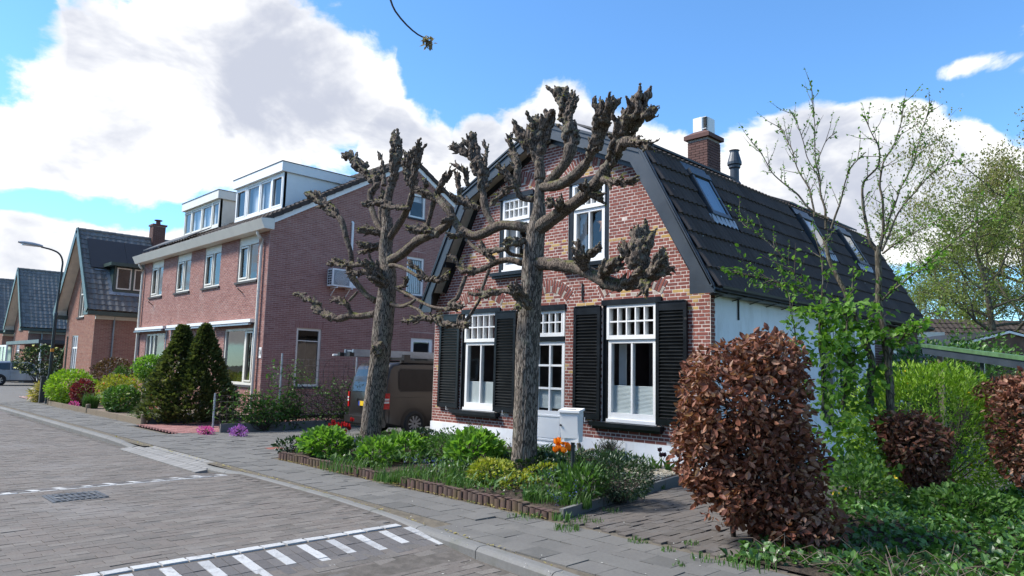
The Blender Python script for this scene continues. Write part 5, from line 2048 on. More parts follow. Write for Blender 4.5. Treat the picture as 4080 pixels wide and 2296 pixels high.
# ---------------------------------------------------------------- steep gabled houses further down the street
def steep_house(label, X0, X1, Yf, depth, eave, apex, over=.5, side=.6, ntile=300, dormer=False, solar=False, chim=None, brick_n=120, detail=True):
    T = thing('gabled_house', label, 'house', ((X0 + X1) / 2, Yf, 0), 'steep gabled houses down the street')
    cx = (X0 + X1) / 2
    hw = (X1 - X0) / 2
    Wf = Wall((X0, Yf, 0), (1, 0, 0))
    Ws = Wall((X1, Yf, 0), (0, 1, 0))
    pitch = (apex - eave) / (hw + side)
    wall_top = lambda u: apex - .25 - pitch * abs(u - hw)
    ops = [(.25, .62, .1, 2.85), (1.35, 2.45, .9, 2.85), (hw - .55, hw + .55, 3.75, 5.5)]
    if hw < 2.5:
        ops[2] = (hw - .5, hw + .45, 3.7, 5.4)
    mb = MB()
    Wf.sheet(mb, [0, hw, 2 * hw], wall_top, 0, ops, .12)
    mb.build('front_wall', MAT['mortar_warm'], T)
    span = lambda z: (max(0, hw - (apex - .3 - z) / pitch), min(2 * hw, hw + (apex - .3 - z) / pitch))
    bk = Wf.courses(.003, 2 * hw - .003, .06, span, [rect_hole(*o) for o in ops], pitch=.0625, bond='stretch', joint=.0145, maxz=apex)
    c, s, r3 = Wf.brick_boxes(bk)
    pieces('brick', MAT['brick_warm'], T, c, s, r3, brick_n, avoid=lambda c, u, v: v > .6, skip=(3,))
    mb = MB()
    Ws.sheet(mb, [0, depth], lambda u: eave + .1, 0, [], .1)
    mb.quad((X0, Yf + depth, 0), (X0, Yf, 0), (X0, Yf, eave + .1), (X0, Yf + depth, eave + .1))
    mb.poly([(X1, Yf + depth, 0), (X0, Yf + depth, 0), (X0, Yf + depth, eave + .1), (cx, Yf + depth, apex - .2), (X1, Yf + depth, eave + .1)])
    mb.build('side_walls', MAT['mortar_warm'], T)
    bk = Ws.courses(.003, depth - .003, .06, lambda z: (0, depth), [], pitch=.0625, bond='stretch', joint=.0145, maxz=eave + .05)
    c, s, r3 = Ws.brick_boxes(bk)
    pieces('side_brick', MAT['brick_tan'], T, c, s, r3, brick_n // 2, avoid=lambda c, u, v: v > .6, skip=(3,))
    # windows, door
    simple_window(T, Wf, *ops[2], [ops[2][0] + .5], [ops[2][2] + 1.15], 'cream_paint')
    simple_window(T, Wf, *ops[1], [ops[1][0] + .4, ops[1][0] + .75], [2.25], 'white_paint')
    mb = MB()
    pp = sash(mb, Wf, *ops[0], -.12, -.04, .06, [], [2.2], .06, .3)
    dr = mb.build('door', MAT['green_paint'], T)
    for p in pp:
        glaze(dr, Wf, *p, -.08, 'glass_dark')
    room(dr, Wf, ops[0][0], ops[0][1], .4, 2.8)
    # roof
    ya, yb = Yf - over, Yf + depth + .2
    mb = MB()
    exR, exL = X1 + side, X0 - side
    mb.quad((exR, ya, eave), (exR, yb, eave), (cx, yb, apex), (cx, ya, apex))
    mb.quad((exL, yb, eave), (exL, ya, eave), (cx, ya, apex), (cx, yb, apex))
    rf = mb.build('roof', MAT['roof_tile_grey'], T)
    sl = np.array([cx - exR, 0, apex - eave]); Ls = np.linalg.norm(sl); sl /= Ls
    nr_ = int(Ls / .31); nc = int((yb - ya) / .28)
    dz = (1.15, 3.3, 1.2, 2.55)

    def skp(uy, us):
        return dormer and dz[0] < uy < dz[1] and dz[2] - .1 < us < dz[3]
    tile_roof(rf, 'roof_tile', MAT['roof_tile_grey'], (exR, ya, eave), (0, 1, 0), sl, nc, nr_, (yb - ya) / nc, Ls / nr_, tile_template((yb - ya) / nc, .36, 1, .035, .03, 7), skip=skp, n_ind=ntile)
    nrm = np.cross([0, 1.0, 0], sl)
    rb = np.stack([[0, 1.0, 0], sl, nrm], 1)

    def rbox(mb, y0, y1, s0, s1, o0, o1):
        mb.boxes([np.array([exR, 0, eave]) + np.array([0, (y0 + y1) / 2, 0]) + sl * (s0 + s1) / 2 + nrm * (o0 + o1) / 2], [[y1 - y0, s1 - s0, o1 - o0]], np.array([rb]))
    mb = MB()
    for k in range(int((yb - ya) / .34)):
        y = ya + k * .34
        mb.tube([(cx, y, apex + .02), (cx, y + .36, apex + .035)], .10, 8, tint=rng.random())
    mb.build('ridge_tile', MAT['roof_tile_grey'], rf, kind='stuff')
    # verge boards, soffit, eaves
    for sg in (1, -1):
        ex = exR if sg > 0 else exL
        mb = MB()
        mb.beam((cx, ya - .01, apex + .02), (ex, ya - .01, eave - .02), .05, .34, up=(0, 0, 1))
        mb.build('verge_board', MAT['green_paint'], T)
        mb = MB()
        xi = X1 + .25 if sg > 0 else X0 - .25
        zi = apex - .22 - pitch * abs(xi - cx)
        mb.quad((cx, ya, apex - .2), (xi, ya, zi), (xi, Yf, zi), (cx, Yf, apex - .2))
        mb.quad((xi, ya, zi), (xi, ya, eave - .16), (xi, Yf, eave - .16), (xi, Yf, zi))
        mb.build('soffit', MAT['soffit_warm'], T)
        mb = MB()
        mb.box((min(ex, X1 if sg > 0 else X0) - .02, ya, eave - .22), (max(ex, X1 if sg > 0 else X0) + .08, yb, eave - .04))
        mb.build('gutter', MAT['green_paint'], T)
        mb = MB()
        mb.box((X1 if sg > 0 else X0 - .12, Yf, eave - .38), (X1 + .12 if sg > 0 else X0, yb, eave - .22))
        mb.build('eaves_moulding', MAT['cream_paint'], T)
    mb = MB()
    mb.tube([(X1 + .08, Yf + .8, eave - .2), (X1 + .08, Yf + .8, .05)], .045, 8)
    mb.build('drainpipe', MAT['zinc'], T)
    if solar:
        for k in range(4):
            mb = MB()
            rbox(mb, ya + .35 + k * 1.66, ya + .35 + (k + 1) * 1.66 - .01, 2.62, 4.55, .09, .13)
            mb.build('solar_panel', MAT['solar'], rf)
        mb = MB()
        rbox(mb, ya + .5, ya + 7.0, 2.50, 2.54, .06, .10)
        mb.build('panel_rail', MAT['alu'], rf)
    if dormer:
        y0, y1, s0, s1 = dz
        p = np.array([exR, ya, eave]) + sl * s0
        zb = p[2]; xf = p[0] + .05
        top = zb + 1.25
        mb = MB()
        Wd = Wall((xf, ya + y0, 0), (0, 1, 0))
        Wd.box(mb, 0, y1 - y0, zb - .02, zb + .12, -.1, .03)
        Wd.box(mb, 0, .1, zb, top, -.1, .02); Wd.box(mb, y1 - y0 - .1, y1 - y0, zb, top, -.1, .02)
        Wd.box(mb, .78, .88, zb, top, -.1, .02)
        xk = exR - (top - eave) / pitch
        mb.poly([(xf, ya + y0, zb), (xf, ya + y0, top), (xk, ya + y0, top)])
        mb.poly([(xf, ya + y1, zb), (xk, ya + y1, top), (xf, ya + y1, top)])
        dm = mb.build('dormer', MAT['green_paint'], rf)
        mb = MB()
        mb.box((xk - .3, ya + y0 - .25, top), (xf + .35, ya + y1 + .25, top + .16))
        mb.build('dormer_roof', MAT['green_paint'], dm)
        mb = MB()
        p1 = sash(mb, Wd, .12, .77, zb + .16, top - .05, -.07, .01, .06)
        p2 = sash(mb, Wd, .89, y1 - y0 - .12, zb + .16, top - .05, -.07, .01, .06)
        mb.build('dormer_window', MAT['cream_paint'], dm)
        for q in p1 + p2:
            glaze(dm, Wd, *q, -.04, 'glass_dark')
        mb = MB()
        folded(mb, Wd, .1, y1 - y0 - .1, zb + .1, top, -.2, 6, .02, False)
        mb.build('curtain', MAT['room'], dm)
        mb = MB()
        rbox(mb, ya + y0 - .16, ya + y0, s0 - .1, s1, .05, .07)
        rbox(mb, ya + y0 - .16, ya + y1, s0 - .22, s0, .05, .075)
        mb.build('lead_flashing', MAT['lead'], dm)
    if chim is not None:
        y, off = chim
        x = cx + off
        zt = apex + .75
        mb = MB()
        mb.box((x - .3, y - .3, apex - .8), (x + .3, y + .3, zt))
        ch = mb.build('chimney', MAT['mortar_grey'], rf)
        mb = MB()
        for Wc in (Wall((x - .305, y - .305, 0), (1, 0, 0)), Wall((x + .305, y - .305, 0), (0, 1, 0))):
            bk = Wc.courses(0, .61, apex - .8, lambda z: (0, .61), [], bond='stretch', maxz=zt)
            c, s, r3 = Wc.brick_boxes(bk, .008)
            mb.boxes(c, s, r3, rng.random(len(c)))
        mb.build('chimney_brick', MAT['brick_dark'], ch, kind='stuff')
        mb = MB()
        mb.box((x - .36, y - .36, zt), (x + .36, y + .36, zt + .09))
        mb.lathe([(.12, zt + .09), (.11, zt + .3), (.2, zt + .32), (.2, zt + .36), (.01, zt + .37)], 12, (x, y, 0))
        mb.build('chimney_pot', MAT['brick_dark'], ch)
    return T


H3 = steep_house('steep gabled brick house with solar panels and a green dormer', -29.3, -24.2, -1.0, 10.5, 3.95, 8.05, .5, .6, 300, True, True, (2.2, 0.0))
H4 = steep_house('steep gabled brick house behind the parked estate car', -51.7, -46.7, .5, 11, 3.85, 8.2, .6, .6, 300)
H5 = steep_house('furthest gabled brick house at the left edge, cut by the frame', -63.5, -58.2, .8, 11, 3.9, 8.4, .6, .6, 150, False, False, (3.0, .4), 60)

# flat canopy with glazed porch beside the far house
CP = thing('carport', 'dark flat carport roof with glazed porch beside the far gabled house', 'carport', (-44, 2, 0))
mb = MB()
mb.box((-47.6, -.6, 2.62), (-37.5, 5.5, 2.84))
mb.build('carport_roof', MAT['slate_paint'], CP)
for x, y in ((-37.7, -.4), (-37.7, 5.2), (-43.0, 5.2)):
    mb = MB()
    mb.box((x - .06, y - .06, 0), (x + .06, y + .06, 2.62))
    mb.build('post', MAT['white_plastic'], CP)
mb = MB()
mb.box((-46.6, 5.3, 0), (-37.6, 5.45, 2.62))
mb.build('rear_panel', MAT['brick_dark'], CP)
PW = Wall((-49.6, -.62, 0), (1, 0, 0))
mb = MB()
pp = sash(mb, PW, 0, 2.6, .2, 2.6, -.06, .04, .12, [1.3], [], .1)
pw = mb.build('porch_frame', MAT['white_plastic'], CP)
for p in pp:
    glaze(pw, PW, *p, 0., 'glass')
mb = MB()
folded(mb, PW, .1, 2.5, .3, 2.5, -.3, 8, .05, False)
mb.build('porch_screen', MAT['screen_pale'], pw)
mb = MB()
mb.beam((-34.6, -.2, .9), (-31.0, -.4, 3.0), .12, .12)
gp = mb.build('leaning_plank', MAT['carport_green'])
tag(gp, 'green plank leaning against the wall left of the solar roofed house', 'plank')

# ---------------------------------------------------------------- trees
TMP = bpy.data.scenes.new('remesh_bench')


def remesh(mb, voxel, name='tmp'):
    """Union of overlapping lumps as one continuous skin; returns vertex and quad arrays."""
    me = mb.mesh(name, [MAT['bark']])
    o = bpy.data.objects.new(name, me)
    TMP.collection.objects.link(o)
    m = o.modifiers.new('skin', 'REMESH')
    m.mode = 'VOXEL'
    m.voxel_size = voxel
    with bpy.context.temp_override(scene=TMP, view_layer=TMP.view_layers[0]):
        dg = bpy.context.evaluated_depsgraph_get()
        dg.update()
    ev = o.evaluated_get(dg)
    em = ev.to_mesh()
    V = np.empty(len(em.vertices) * 3, np.float32)
    em.vertices.foreach_get('co', V)
    Nn = np.empty(len(em.vertices) * 3, np.float32)
    em.vertex_normals.foreach_get('vector', Nn)
    Fq = np.empty(len(em.loops), np.int32)
    em.loops.foreach_get('vertex_index', Fq)
    ev.to_mesh_clear()
    bpy.data.objects.remove(o)
    bpy.data.meshes.remove(me)
    return V.reshape(-1, 3).astype(float), Fq.reshape(-1, 4), Nn.reshape(-1, 3).astype(float)


LEAF_OVAL = (np.array([(0, 0, 0), (.32, .35, .10), (0, .45, 0), (-.32, .35, .10), (.26, .72, .06), (-.26, .72, .06), (0, 1, -.10)]),
             np.array([(0, 1, 2), (0, 2, 3), (1, 4, 2), (3, 2, 5), (4, 6, 2), (5, 2, 6)]))
LEAF_SLIM = (np.array([(0, 0, 0), (.14, .4, .05), (0, .5, 0), (-.14, .4, .05), (0, 1, -.12)]),
             np.array([(0, 1, 2), (0, 2, 3), (1, 4, 2), (3, 2, 4)]))
LEAF_TINY = (np.array([(0, 0, 0), (.3, .5, .06), (0, 1, 0), (-.3, .5, .06)]), np.array([(0, 1, 2), (0, 2, 3)]))
LEAF_CURL = (np.array([(0, 0, 0), (.27, .30, .16), (0, .38, -.02), (-.30, .28, .10), (.24, .66, .24), (-.22, .70, .15), (.05, 1, .22), (.02, .7, .05)]),
             np.array([(0, 1, 2), (0, 2, 3), (1, 4, 7), (1, 7, 2), (3, 2, 7), (3, 7, 5), (4, 6, 7), (5, 7, 6)]))


def px(u, v, plane_y):
    """A point of the plane y = plane_y in the direction (u, v) of the survey photo; used to lay out limbs at their real place."""
    d = FW + RT * (u - 2040) / 2807.5 - UP * (v - 1148) / 2807.5
    t = (plane_y - CAM[1]) / d[1]
    return CAM + d * t, t


def limb_path(pts, off0, off1, ty, conv):
    out = []
    n = len(pts)
    for i, (x, y, r) in enumerate(pts):
        u, v, k = conv(x, y)
        f = i / max(1, n - 1)
        p, t = px(u, v, ty + off0 + (off1 - off0) * f)
        out.append([*p, max(.012, r * k * t / 2807.5)])
    return np.array(out)


A_ = lambda x, y: (1130 + x / 2, 500 + y / 2, .5)
B_ = lambda x, y: (1130 + x / 2, 900 + y / 2, .5)
C_ = lambda x, y: (1700 + x / 1.13, 300 + y / 1.13, 1 / 1.13)
D_ = lambda x, y: (1700 + x / 1.13, 800 + y / 1.13, 1 / 1.13)
E_ = lambda x, y: (2792 + x / 1.13, 300 + y / 1.13, 1 / 1.13)
F_ = lambda x, y: (2792 + x / 1.13, 900 + y / 1.13, 1 / 1.13)


def pollard_limb(parent, path, f0, dens=1.0, spread=.30, twig=True):
    """A limb: bare from its root to f0 of its length, then a fist of wiggling, lumpy stubs."""
    S_ = spline(path, .05)
    n = len(S_)
    k0 = int(f0 * (n - 1))
    mb = MB()
    if k0 < n - 2:
        S_[k0:, 3] *= np.interp(np.arange(n - k0), [0, 4], [1.0, 1.12])
    rr = S_[:, 3].copy()
    wob = 1 + .22 * (vnoise(S_[:, :3] * 7.0) - .5)
    rr = rr * wob
    taper = np.ones(n)
    if k0 < n - 2:
        taper[k0:] = np.linspace(1, .35, n - k0) * .62
    mb.tube(S_[:, :3], np.maximum(rr * taper, .012), 10)
    # swellings along the bare part
    for i in range(1, n, max(1, int(.16 / .05))):
        if rng.random() < .55:
            d = randdir(1)[0]
            mb.spheres([S_[i, :3] + d * rr[i] * .55], np.array([rr[i] * rng.uniform(.5, .75)]), 2)
    tips = []
    if k0 < n - 2:
        L = np.linalg.norm(np.diff(S_[k0:, :3], axis=0), axis=1).sum()
        rf = S_[k0:, 3].mean()
        nch = int((12 + 38 * L * rf / .05) * dens)
        nch = max(8, min(int(nch * 1.3), 64))
        for _ in range(nch):
            i = k0 + int((n - k0 - 1) * rng.random() ** 1.1)
            j = min(i + 1, n - 1)
            dirv = S_[j, :3] - S_[max(j - 2, 0), :3]
            dirv /= np.linalg.norm(dirv) + 1e-6
            side = randdir(1)[0]
            side -= dirv * (side @ dirv)
            side /= np.linalg.norm(side) + 1e-6
            p = S_[i, :3] + side * S_[i, 3] * rng.uniform(.3, .95)
            d = dirv + side * rng.uniform(0, spread) + np.array([0, 0, rng.uniform(0, .22)])
            d /= np.linalg.norm(d)
            r = np.clip(S_[i, 3] * rng.uniform(.24, .38), .019, .040)
            m = rng.integers(3, 8)
            cs, rs = [], []
            for q in range(m):
                cs.append(p.copy())
                rs.append(r * (0.70 + .6 * rng.random()) * (1 - .18 * q / m))
                d = d + randdir(1)[0] * .34 + dirv * .10
                d /= np.linalg.norm(d)
                p = p + d * r * .95
            # never far outside the traced outline of the fist
            mb.spheres(np.array(cs), np.array(rs), 2)
            tips.append((p, d, r))
    V, Q, N = remesh(mb, .0125)
    V = V + N * ((fbm(V * 22, 2) - .5) * .009)[:, None]
    ob = MB()
    ob.add(V, Q, .5)
    if twig:
        for p, d, r in tips:
            for _ in range(rng.integers(1, 3)):
                e = d + randdir(1)[0] * .8
                e /= np.linalg.norm(e)
                q = p + e * rng.uniform(.012, .032)
                ob.tube([p - e * .01, (p + q) / 2, q], [r * .5, r * .35, .003], 5)
    o = ob.build('branch', MAT['bark_knob'], parent, smooth=True)
    return o, tips


def pollard_trunk(parent, path, flare=.10):
    S_ = spline(path, .03)
    n = len(S_)
    na = 84
    tg = np.gradient(S_[:, :3], axis=0)
    tg /= np.linalg.norm(tg, axis=1)[:, None]
    a = np.arange(na) * 2 * np.pi / na
    z0 = S_[0, 2]
    V = np.empty((n, na, 3))
    for i in range(n):
        x = np.cross(tg[i], [0, 1.0, 0]); x /= np.linalg.norm(x)
        y = np.cross(tg[i], x)
        h = S_[i, 2] - z0
        r = S_[i, 3] * (1 + flare / S_[i, 3] * math.exp(-max(h, 0) / .16) * (1 + .35 * np.sin(a * 5 + .6)))
        V[i] = S_[i, :3] + (r[:, None] if np.ndim(r) else r) * (np.cos(a)[:, None] * x + np.sin(a)[:, None] * y)
    P = V.reshape(-1, 3)
    C = np.repeat(S_[:, :3], na, 0)
    rad = P - C
    rl = np.linalg.norm(rad, axis=1)
    rad /= rl[:, None]
    ang = np.tile(a, n)
    zz_ = P[:, 2]
    ridge = np.abs(vnoise(np.stack([np.cos(ang) * 5.5 * 1.6, np.sin(ang) * 5.5 * 1.6, zz_ * 3.2], 1)) - .5) * 2
    ridge2 = np.abs(vnoise(np.stack([np.cos(ang) * 9, np.sin(ang) * 9, zz_ * 7 + 9], 1)) - .5) * 2
    disp = -.013 * (1 - ridge) ** 2 - .008 * (1 - ridge2) ** 2 + .02 * (fbm(P * 3, 2) - .5)
    P = P + rad * disp[:, None]
    mb = MB()
    i0 = np.arange(n - 1)[:, None] * na
    j = np.arange(na)[None]
    f = np.stack([i0 + j, i0 + (j + 1) % na, i0 + na + (j + 1) % na, i0 + na + j], -1).reshape(-1, 4)
    mb.add(P, f)
    top = np.vstack([S_[-1:, :3] + tg[-1] * .03, P[-na:]])
    mb.add(top, [[0, 1 + q, 1 + (q + 1) % na] for q in range(na)])
    return mb.build('trunk', MAT['bark'], parent, smooth=True)


def buds(parent, tips, n, size=.03):
    """A few opening leaf buds at the tips."""
    if not tips:
        return
    mb = MB()
    idx = rng.choice(len(tips), min(n, len(tips)), replace=False)
    P = np.repeat(np.array([tips[i][0] for i in idx]), 4, 0)
    D = np.repeat(np.array([tips[i][1] for i in idx]), 4, 0) + randdir(len(idx) * 4) * .9
    mb.scatter(*LEAF_TINY, P, rot_from(D, roll=rng.uniform(0, 6, len(P))), rng.uniform(size * .6, size * 1.3, len(P)), rng.random(len(P)))
    mb.build('buds', MAT['leaf_gold'], parent, kind='stuff')


T1 = thing('pollard_tree', 'knobbly pollarded lime tree in front of the van', 'tree', (1.02, -2.31, 0), 'pollarded lime trees in the front garden')
ty = -2.31
tp = np.array([limb_path([(0, 0, 1)], 0, 0, ty, lambda x, y, q=q: (q[0], q[1], 1.0))[0] for q in [(1468, 1812), (1488, 1625), (1505, 1500), (1517, 1400), (1531, 1250), (1548, 1100), (1536, 1000), (1545, 925), (1543, 870)]])
for i, r in enumerate((43, 41, 41, 42, 41, 33, 29, 25, 20)):
    tp[i, 3] = r * np.linalg.norm(tp[i, :3] - CAM) * .985 / 2807.5
tp = np.vstack([[tp[0, 0], tp[0, 1], -.12, tp[0, 3]], tp])
pollard_trunk(T1, tp)
LIMBS1 = [
    (A_, [(822, 900, 38), (815, 700, 34), (850, 500, 36), (890, 330, 44), (892, 150, 40), (880, 80, 24)], .52, 0, .1),
    (A_, [(850, 890, 30), (960, 720, 28), (1010, 600, 26), (1040, 420, 32), (1060, 210, 36), (1075, 110, 28)], .55, 0, -.35),
    (A_, [(1000, 480, 26), (985, 330, 34), (985, 220, 26)], .2, -.1, -.2),
    (A_, [(800, 880, 24), (725, 740, 24), (690, 570, 26), (730, 450, 46), (620, 340, 46), (540, 260, 36), (490, 240, 24)], .42, 0, .3),
    (A_, [(800, 480, 22), (790, 340, 18), (765, 225, 14)], .2, .1, .2),
    (A_, [(780, 860, 22), (772, 700, 22), (805, 530, 26)], .8, .1, .2),
    (B_, [(735, 600, 26), (650, 540, 24), (560, 430, 26), (525, 350, 28), (540, 250, 22), (500, 100, 22)], 1.0, 0, -.3),
    (A_, [(500, 900, 22), (460, 760, 26), (390, 690, 36), (290, 600, 38), (215, 545, 34), (180, 530, 22)], .3, -.3, -.45),
    (B_, [(735, 700, 30), (620, 720, 26), (530, 715, 28), (440, 740, 30), (330, 710, 28), (240, 620, 34), (150, 560, 28), (95, 545, 20)], .42, 0, -.3),
    (B_, [(540, 710, 20), (510, 640, 22), (440, 600, 22), (390, 590, 16)], .25, -.1, -.3),
    (B_, [(520, 600, 12), (590, 525, 12)], 1.0, -.3, -.2),
    (B_, [(830, 470, 34), (760, 430, 52), (700, 340, 44), (650, 290, 28)], .1, -.1, -.5),
    (B_, [(660, 300, 22), (540, 315, 22), (430, 300, 26), (345, 295, 18)], .3, -.35, -.5),
    (B_, [(640, 370, 24), (560, 380, 22), (520, 390, 16)], .1, -.3, -.4),
    (A_, [(848, 1080, 40), (950, 1020, 38), (1060, 925, 36), (1180, 870, 34), (1290, 805, 32), (1345, 730, 28)], 1.0, 0, -.35),
    (A_, [(1345, 740, 28), (1320, 660, 26), (1230, 590, 26), (1140, 545, 28), (1060, 505, 18)], .35, -.35, -.55),
    (A_, [(1140, 820, 20), (1165, 730, 20), (1195, 620, 24), (1260, 480, 28), (1340, 360, 20)], .5, -.3, -.3),
    (A_, [(1230, 870, 36), (1130, 840, 32), (1040, 830, 26), (990, 820, 18)], .1, -.35, -.55),
    (A_, [(1140, 490, 20), (1130, 450, 16)], .2, -.45, -.5),
    (B_, [(800, 330, 20), (880, 315, 17), (980, 350, 15), (1090, 415, 17), (1200, 430, 26), (1320, 400, 20)], .55, 0, -.4),
    (B_, [(1130, 420, 18), (1070, 350, 22), (1000, 300, 16)], .2, -.3, -.4),
    (B_, [(890, 495, 18), (1000, 550, 15), (1100, 610, 13), (1200, 650, 13), (1320, 660, 15), (1420, 640, 20)], .8, 0, -.3),
    (B_, [(850, 620, 20), (930, 642, 17), (1000, 622, 15), (1050, 588, 12)], 1.0, 0, -.3),
    (B_, [(1000, 635, 13), (1080, 675, 13), (1130, 730, 22), (1230, 755, 36), (1350, 790, 28), (1455, 790, 16)], .42, -.2, -.5),
    (B_, [(1140, 740, 24), (1040, 750, 24), (960, 770, 14)], .2, -.4, -.5),
    (A_, [(775, 870, 26), (700, 840, 28), (600, 830, 18)], .15, 0, -.3),
    (A_, [(760, 950, 24), (680, 960, 26), (595, 950, 14)], .15, 0, -.3),
    (A_, [(750, 985, 18), (660, 1000, 16), (590, 1015, 12)], .2, 0, -.2),
    (A_, [(1000, 660, 18), (870, 650, 26), (740, 620, 26), (620, 630, 14)], .1, -.2, -.5),
    (B_, [(900, 495, 16), (960, 480, 16), (985, 420, 12)], .3, 0, -.2),
    (B_, [(770, 950, 42), (752, 975, 38)], .0, -.16, -.22),
]
tips1 = []
for conv, pts, f0, o0, o1 in LIMBS1:
    o, t_ = pollard_limb(T1, limb_path(pts, o0, o1, ty, conv), f0)
    tips1 += t_
buds(T1, tips1, 46)

T2 = thing('pollard_tree', 'knobbly pollarded lime tree between the front door and the road', 'tree', (5.45, -2.55, 0), 'pollarded lime trees in the front garden')
ty = -2.6
tp = np.array([limb_path([(0, 0, 1)], 0, 0, ty, lambda x, y, q=q: (q[0], q[1], 1.0))[0] for q in [(2086, 1925), (2088, 1845), (2096, 1600), (2103, 1350), (2117, 1150), (2127, 1000), (2140, 900), (2148, 840), (2150, 775), (2152, 700)]])
for i, r in enumerate((52, 51, 50, 50, 46, 44, 38, 28, 22, 20)):
    tp[i, 3] = r * np.linalg.norm(tp[i, :3] - CAM) * .985 / 2807.5
tp = np.vstack([[tp[0, 0], tp[0, 1], -.15, tp[0, 3]], tp])
pollard_trunk(T2, tp, .13)
LIMBS2 = [
    (C_, [(510, 470, 26), (508, 400, 26), (500, 330, 42), (505, 260, 46), (515, 205, 36)], .35, 0, 0),
    (C_, [(470, 360, 22), (440, 290, 24), (405, 235, 18)], .15, 0, -.1),
    (C_, [(520, 505, 22), (600, 492, 27), (680, 440, 25), (740, 360, 28), (765, 270, 36), (800, 180, 36), (830, 115, 26)], .55, 0, -.3),
    (C_, [(800, 190, 26), (785, 130, 20)], .1, -.3, -.3),
    (C_, [(540, 490, 20), (580, 450, 24), (632, 380, 24), (650, 290, 34), (630, 200, 34), (615, 110, 34), (600, 55, 28)], .42, 0, .15),
    (C_, [(640, 180, 24), (655, 95, 20)], .1, .1, .1),
    (C_, [(490, 700, 36), (600, 622, 31), (700, 550, 29), (770, 480, 29), (822, 390, 28), (862, 310, 36), (910, 220, 44), (955, 140, 44), (980, 85, 30)], .62, 0, -.4),
    (C_, [(980, 190, 24), (1030, 155, 14)], .1, -.4, -.4),
    (C_, [(890, 300, 24), (960, 300, 22), (1015, 325, 13)], .3, -.35, -.5),
    (C_, [(795, 470, 20), (850, 485, 20), (935, 475, 14)], .3, -.25, -.4),
    (C_, [(715, 525, 18), (715, 490, 16)], .1, -.25, -.35),
    (C_, [(730, 540, 18), (790, 550, 16)], .1, -.2, -.1),
    (C_, [(600, 600, 20), (590, 570, 22)], .1, -.15, -.3),
    (A_, [(1990, 590, 26), (1890, 570, 28), (1845, 480, 28), (1780, 390, 24), (1705, 330, 16)], .45, 0, -.3),
    (A_, [(1865, 490, 26), (1860, 330, 34), (1820, 210, 24), (1800, 85, 14)], .3, -.1, 0),
    (A_, [(1840, 480, 24), (1760, 530, 26), (1690, 590, 20), (1640, 640, 16)], .2, -.2, -.45),
    (A_, [(2130, 580, 26), (2120, 640, 30)], .1, -.1, -.25),
    (A_, [(1995, 830, 40), (1850, 800, 40), (1720, 800, 40), (1600, 860, 39), (1500, 878, 37), (1400, 815, 34), (1350, 740, 31), (1300, 660, 28)], 1.0, 0, -.25),
    (A_, [(1300, 670, 28), (1240, 600, 26), (1140, 555, 24), (1070, 515, 16)], .4, -.2, -.1),
    (A_, [(1440, 870, 24), (1380, 880, 22), (1320, 878, 14)], .2, -.25, -.5),
    (A_, [(1680, 810, 26), (1620, 700, 27), (1590, 560, 36), (1575, 400, 50), (1530, 250, 52), (1510, 130, 42), (1530, 70, 30)], .38, -.1, -.1),
    (A_, [(1470, 230, 34), (1390, 190, 32), (1340, 165, 20)], .1, -.1, -.2),
    (A_, [(1400, 620, 24), (1395, 470, 24), (1380, 370, 16)], .2, -.15, -.1),
    (A_, [(1605, 330, 20), (1612, 220, 16), (1606, 135, 9)], .2, -.1, 0),
    (A_, [(1560, 660, 26), (1450, 620, 32), (1370, 580, 28), (1320, 560, 16)], .15, -.1, -.4),
    (A_, [(1470, 480, 26), (1440, 360, 20), (1365, 320, 14)], .2, -.1, -.2),
    (A_, [(1350, 740, 26), (1280, 760, 18)], .1, -.25, -.4),
    (B_, [(1900, 300, 26), (1800, 272, 25), (1700, 290, 25), (1600, 340, 25), (1500, 370, 30), (1420, 345, 28), (1365, 270, 18), (1320, 250, 13)], .55, 0, -.3),
    (B_, [(1450, 400, 19), (1415, 500, 17), (1380, 580, 18), (1320, 625, 18), (1410, 650, 20)], .72, -.2, -.4),
    (B_, [(1640, 345, 15), (1590, 480, 13), (1560, 590, 13), (1500, 690, 14), (1450, 760, 14)], 1.0, -.15, -.3),
    (B_, [(1410, 700, 16), (1400, 760, 20), (1470, 790, 14)], .2, -.4, -.4),
    (B_, [(1910, 240, 15), (1820, 230, 15), (1770, 190, 18)], 1.0, 0, -.3),
    (B_, [(1790, 180, 20), (1690, 200, 20), (1610, 210, 16), (1580, 130, 14)], .4, -.3, -.3),
    (B_, [(1450, 110, 15), (1540, 190, 15), (1640, 240, 18), (1665, 270, 16)], .7, -.25, -.3),
    (B_, [(1920, 120, 28), (1850, 130, 34), (1790, 130, 24)], .1, -.15, -.45),
    (B_, [(1960, 640, 44), (1900, 570, 44), (1840, 505, 36)], .3, -.1, -.5),
    (B_, [(1850, 520, 24), (1720, 525, 22), (1600, 545, 22), (1490, 540, 16)], .3, -.45, -.6),
    (B_, [(1870, 620, 26), (1865, 660, 18)], .1, -.4, -.5),
    (D_, [(495, 282, 30), (600, 290, 29), (700, 310, 29), (780, 350, 31), (850, 378, 30), (930, 372, 30), (990, 340, 40), (1040, 310, 34), (1085, 295, 20)], .68, 0, -.45),
    (D_, [(960, 340, 40), (955, 250, 40), (970, 180, 38), (962, 155, 24)], .1, -.4, -.35),
    (D_, [(910, 250, 26), (880, 200, 20)], .1, -.4, -.45),
    (D_, [(1030, 300, 30), (1065, 225, 18)], .15, -.45, -.5),
    (D_, [(985, 360, 24), (975, 415, 14)], .1, -.45, -.5),
    (D_, [(720, 300, 26), (695, 255, 28), (675, 215, 20)], .1, -.2, -.45),
    (D_, [(715, 265, 22), (750, 235, 18), (775, 215, 12)], .2, -.3, -.4),
    (D_, [(790, 340, 24), (820, 300, 28), (870, 280, 26)], .1, -.3, -.5),
]
tips2 = []
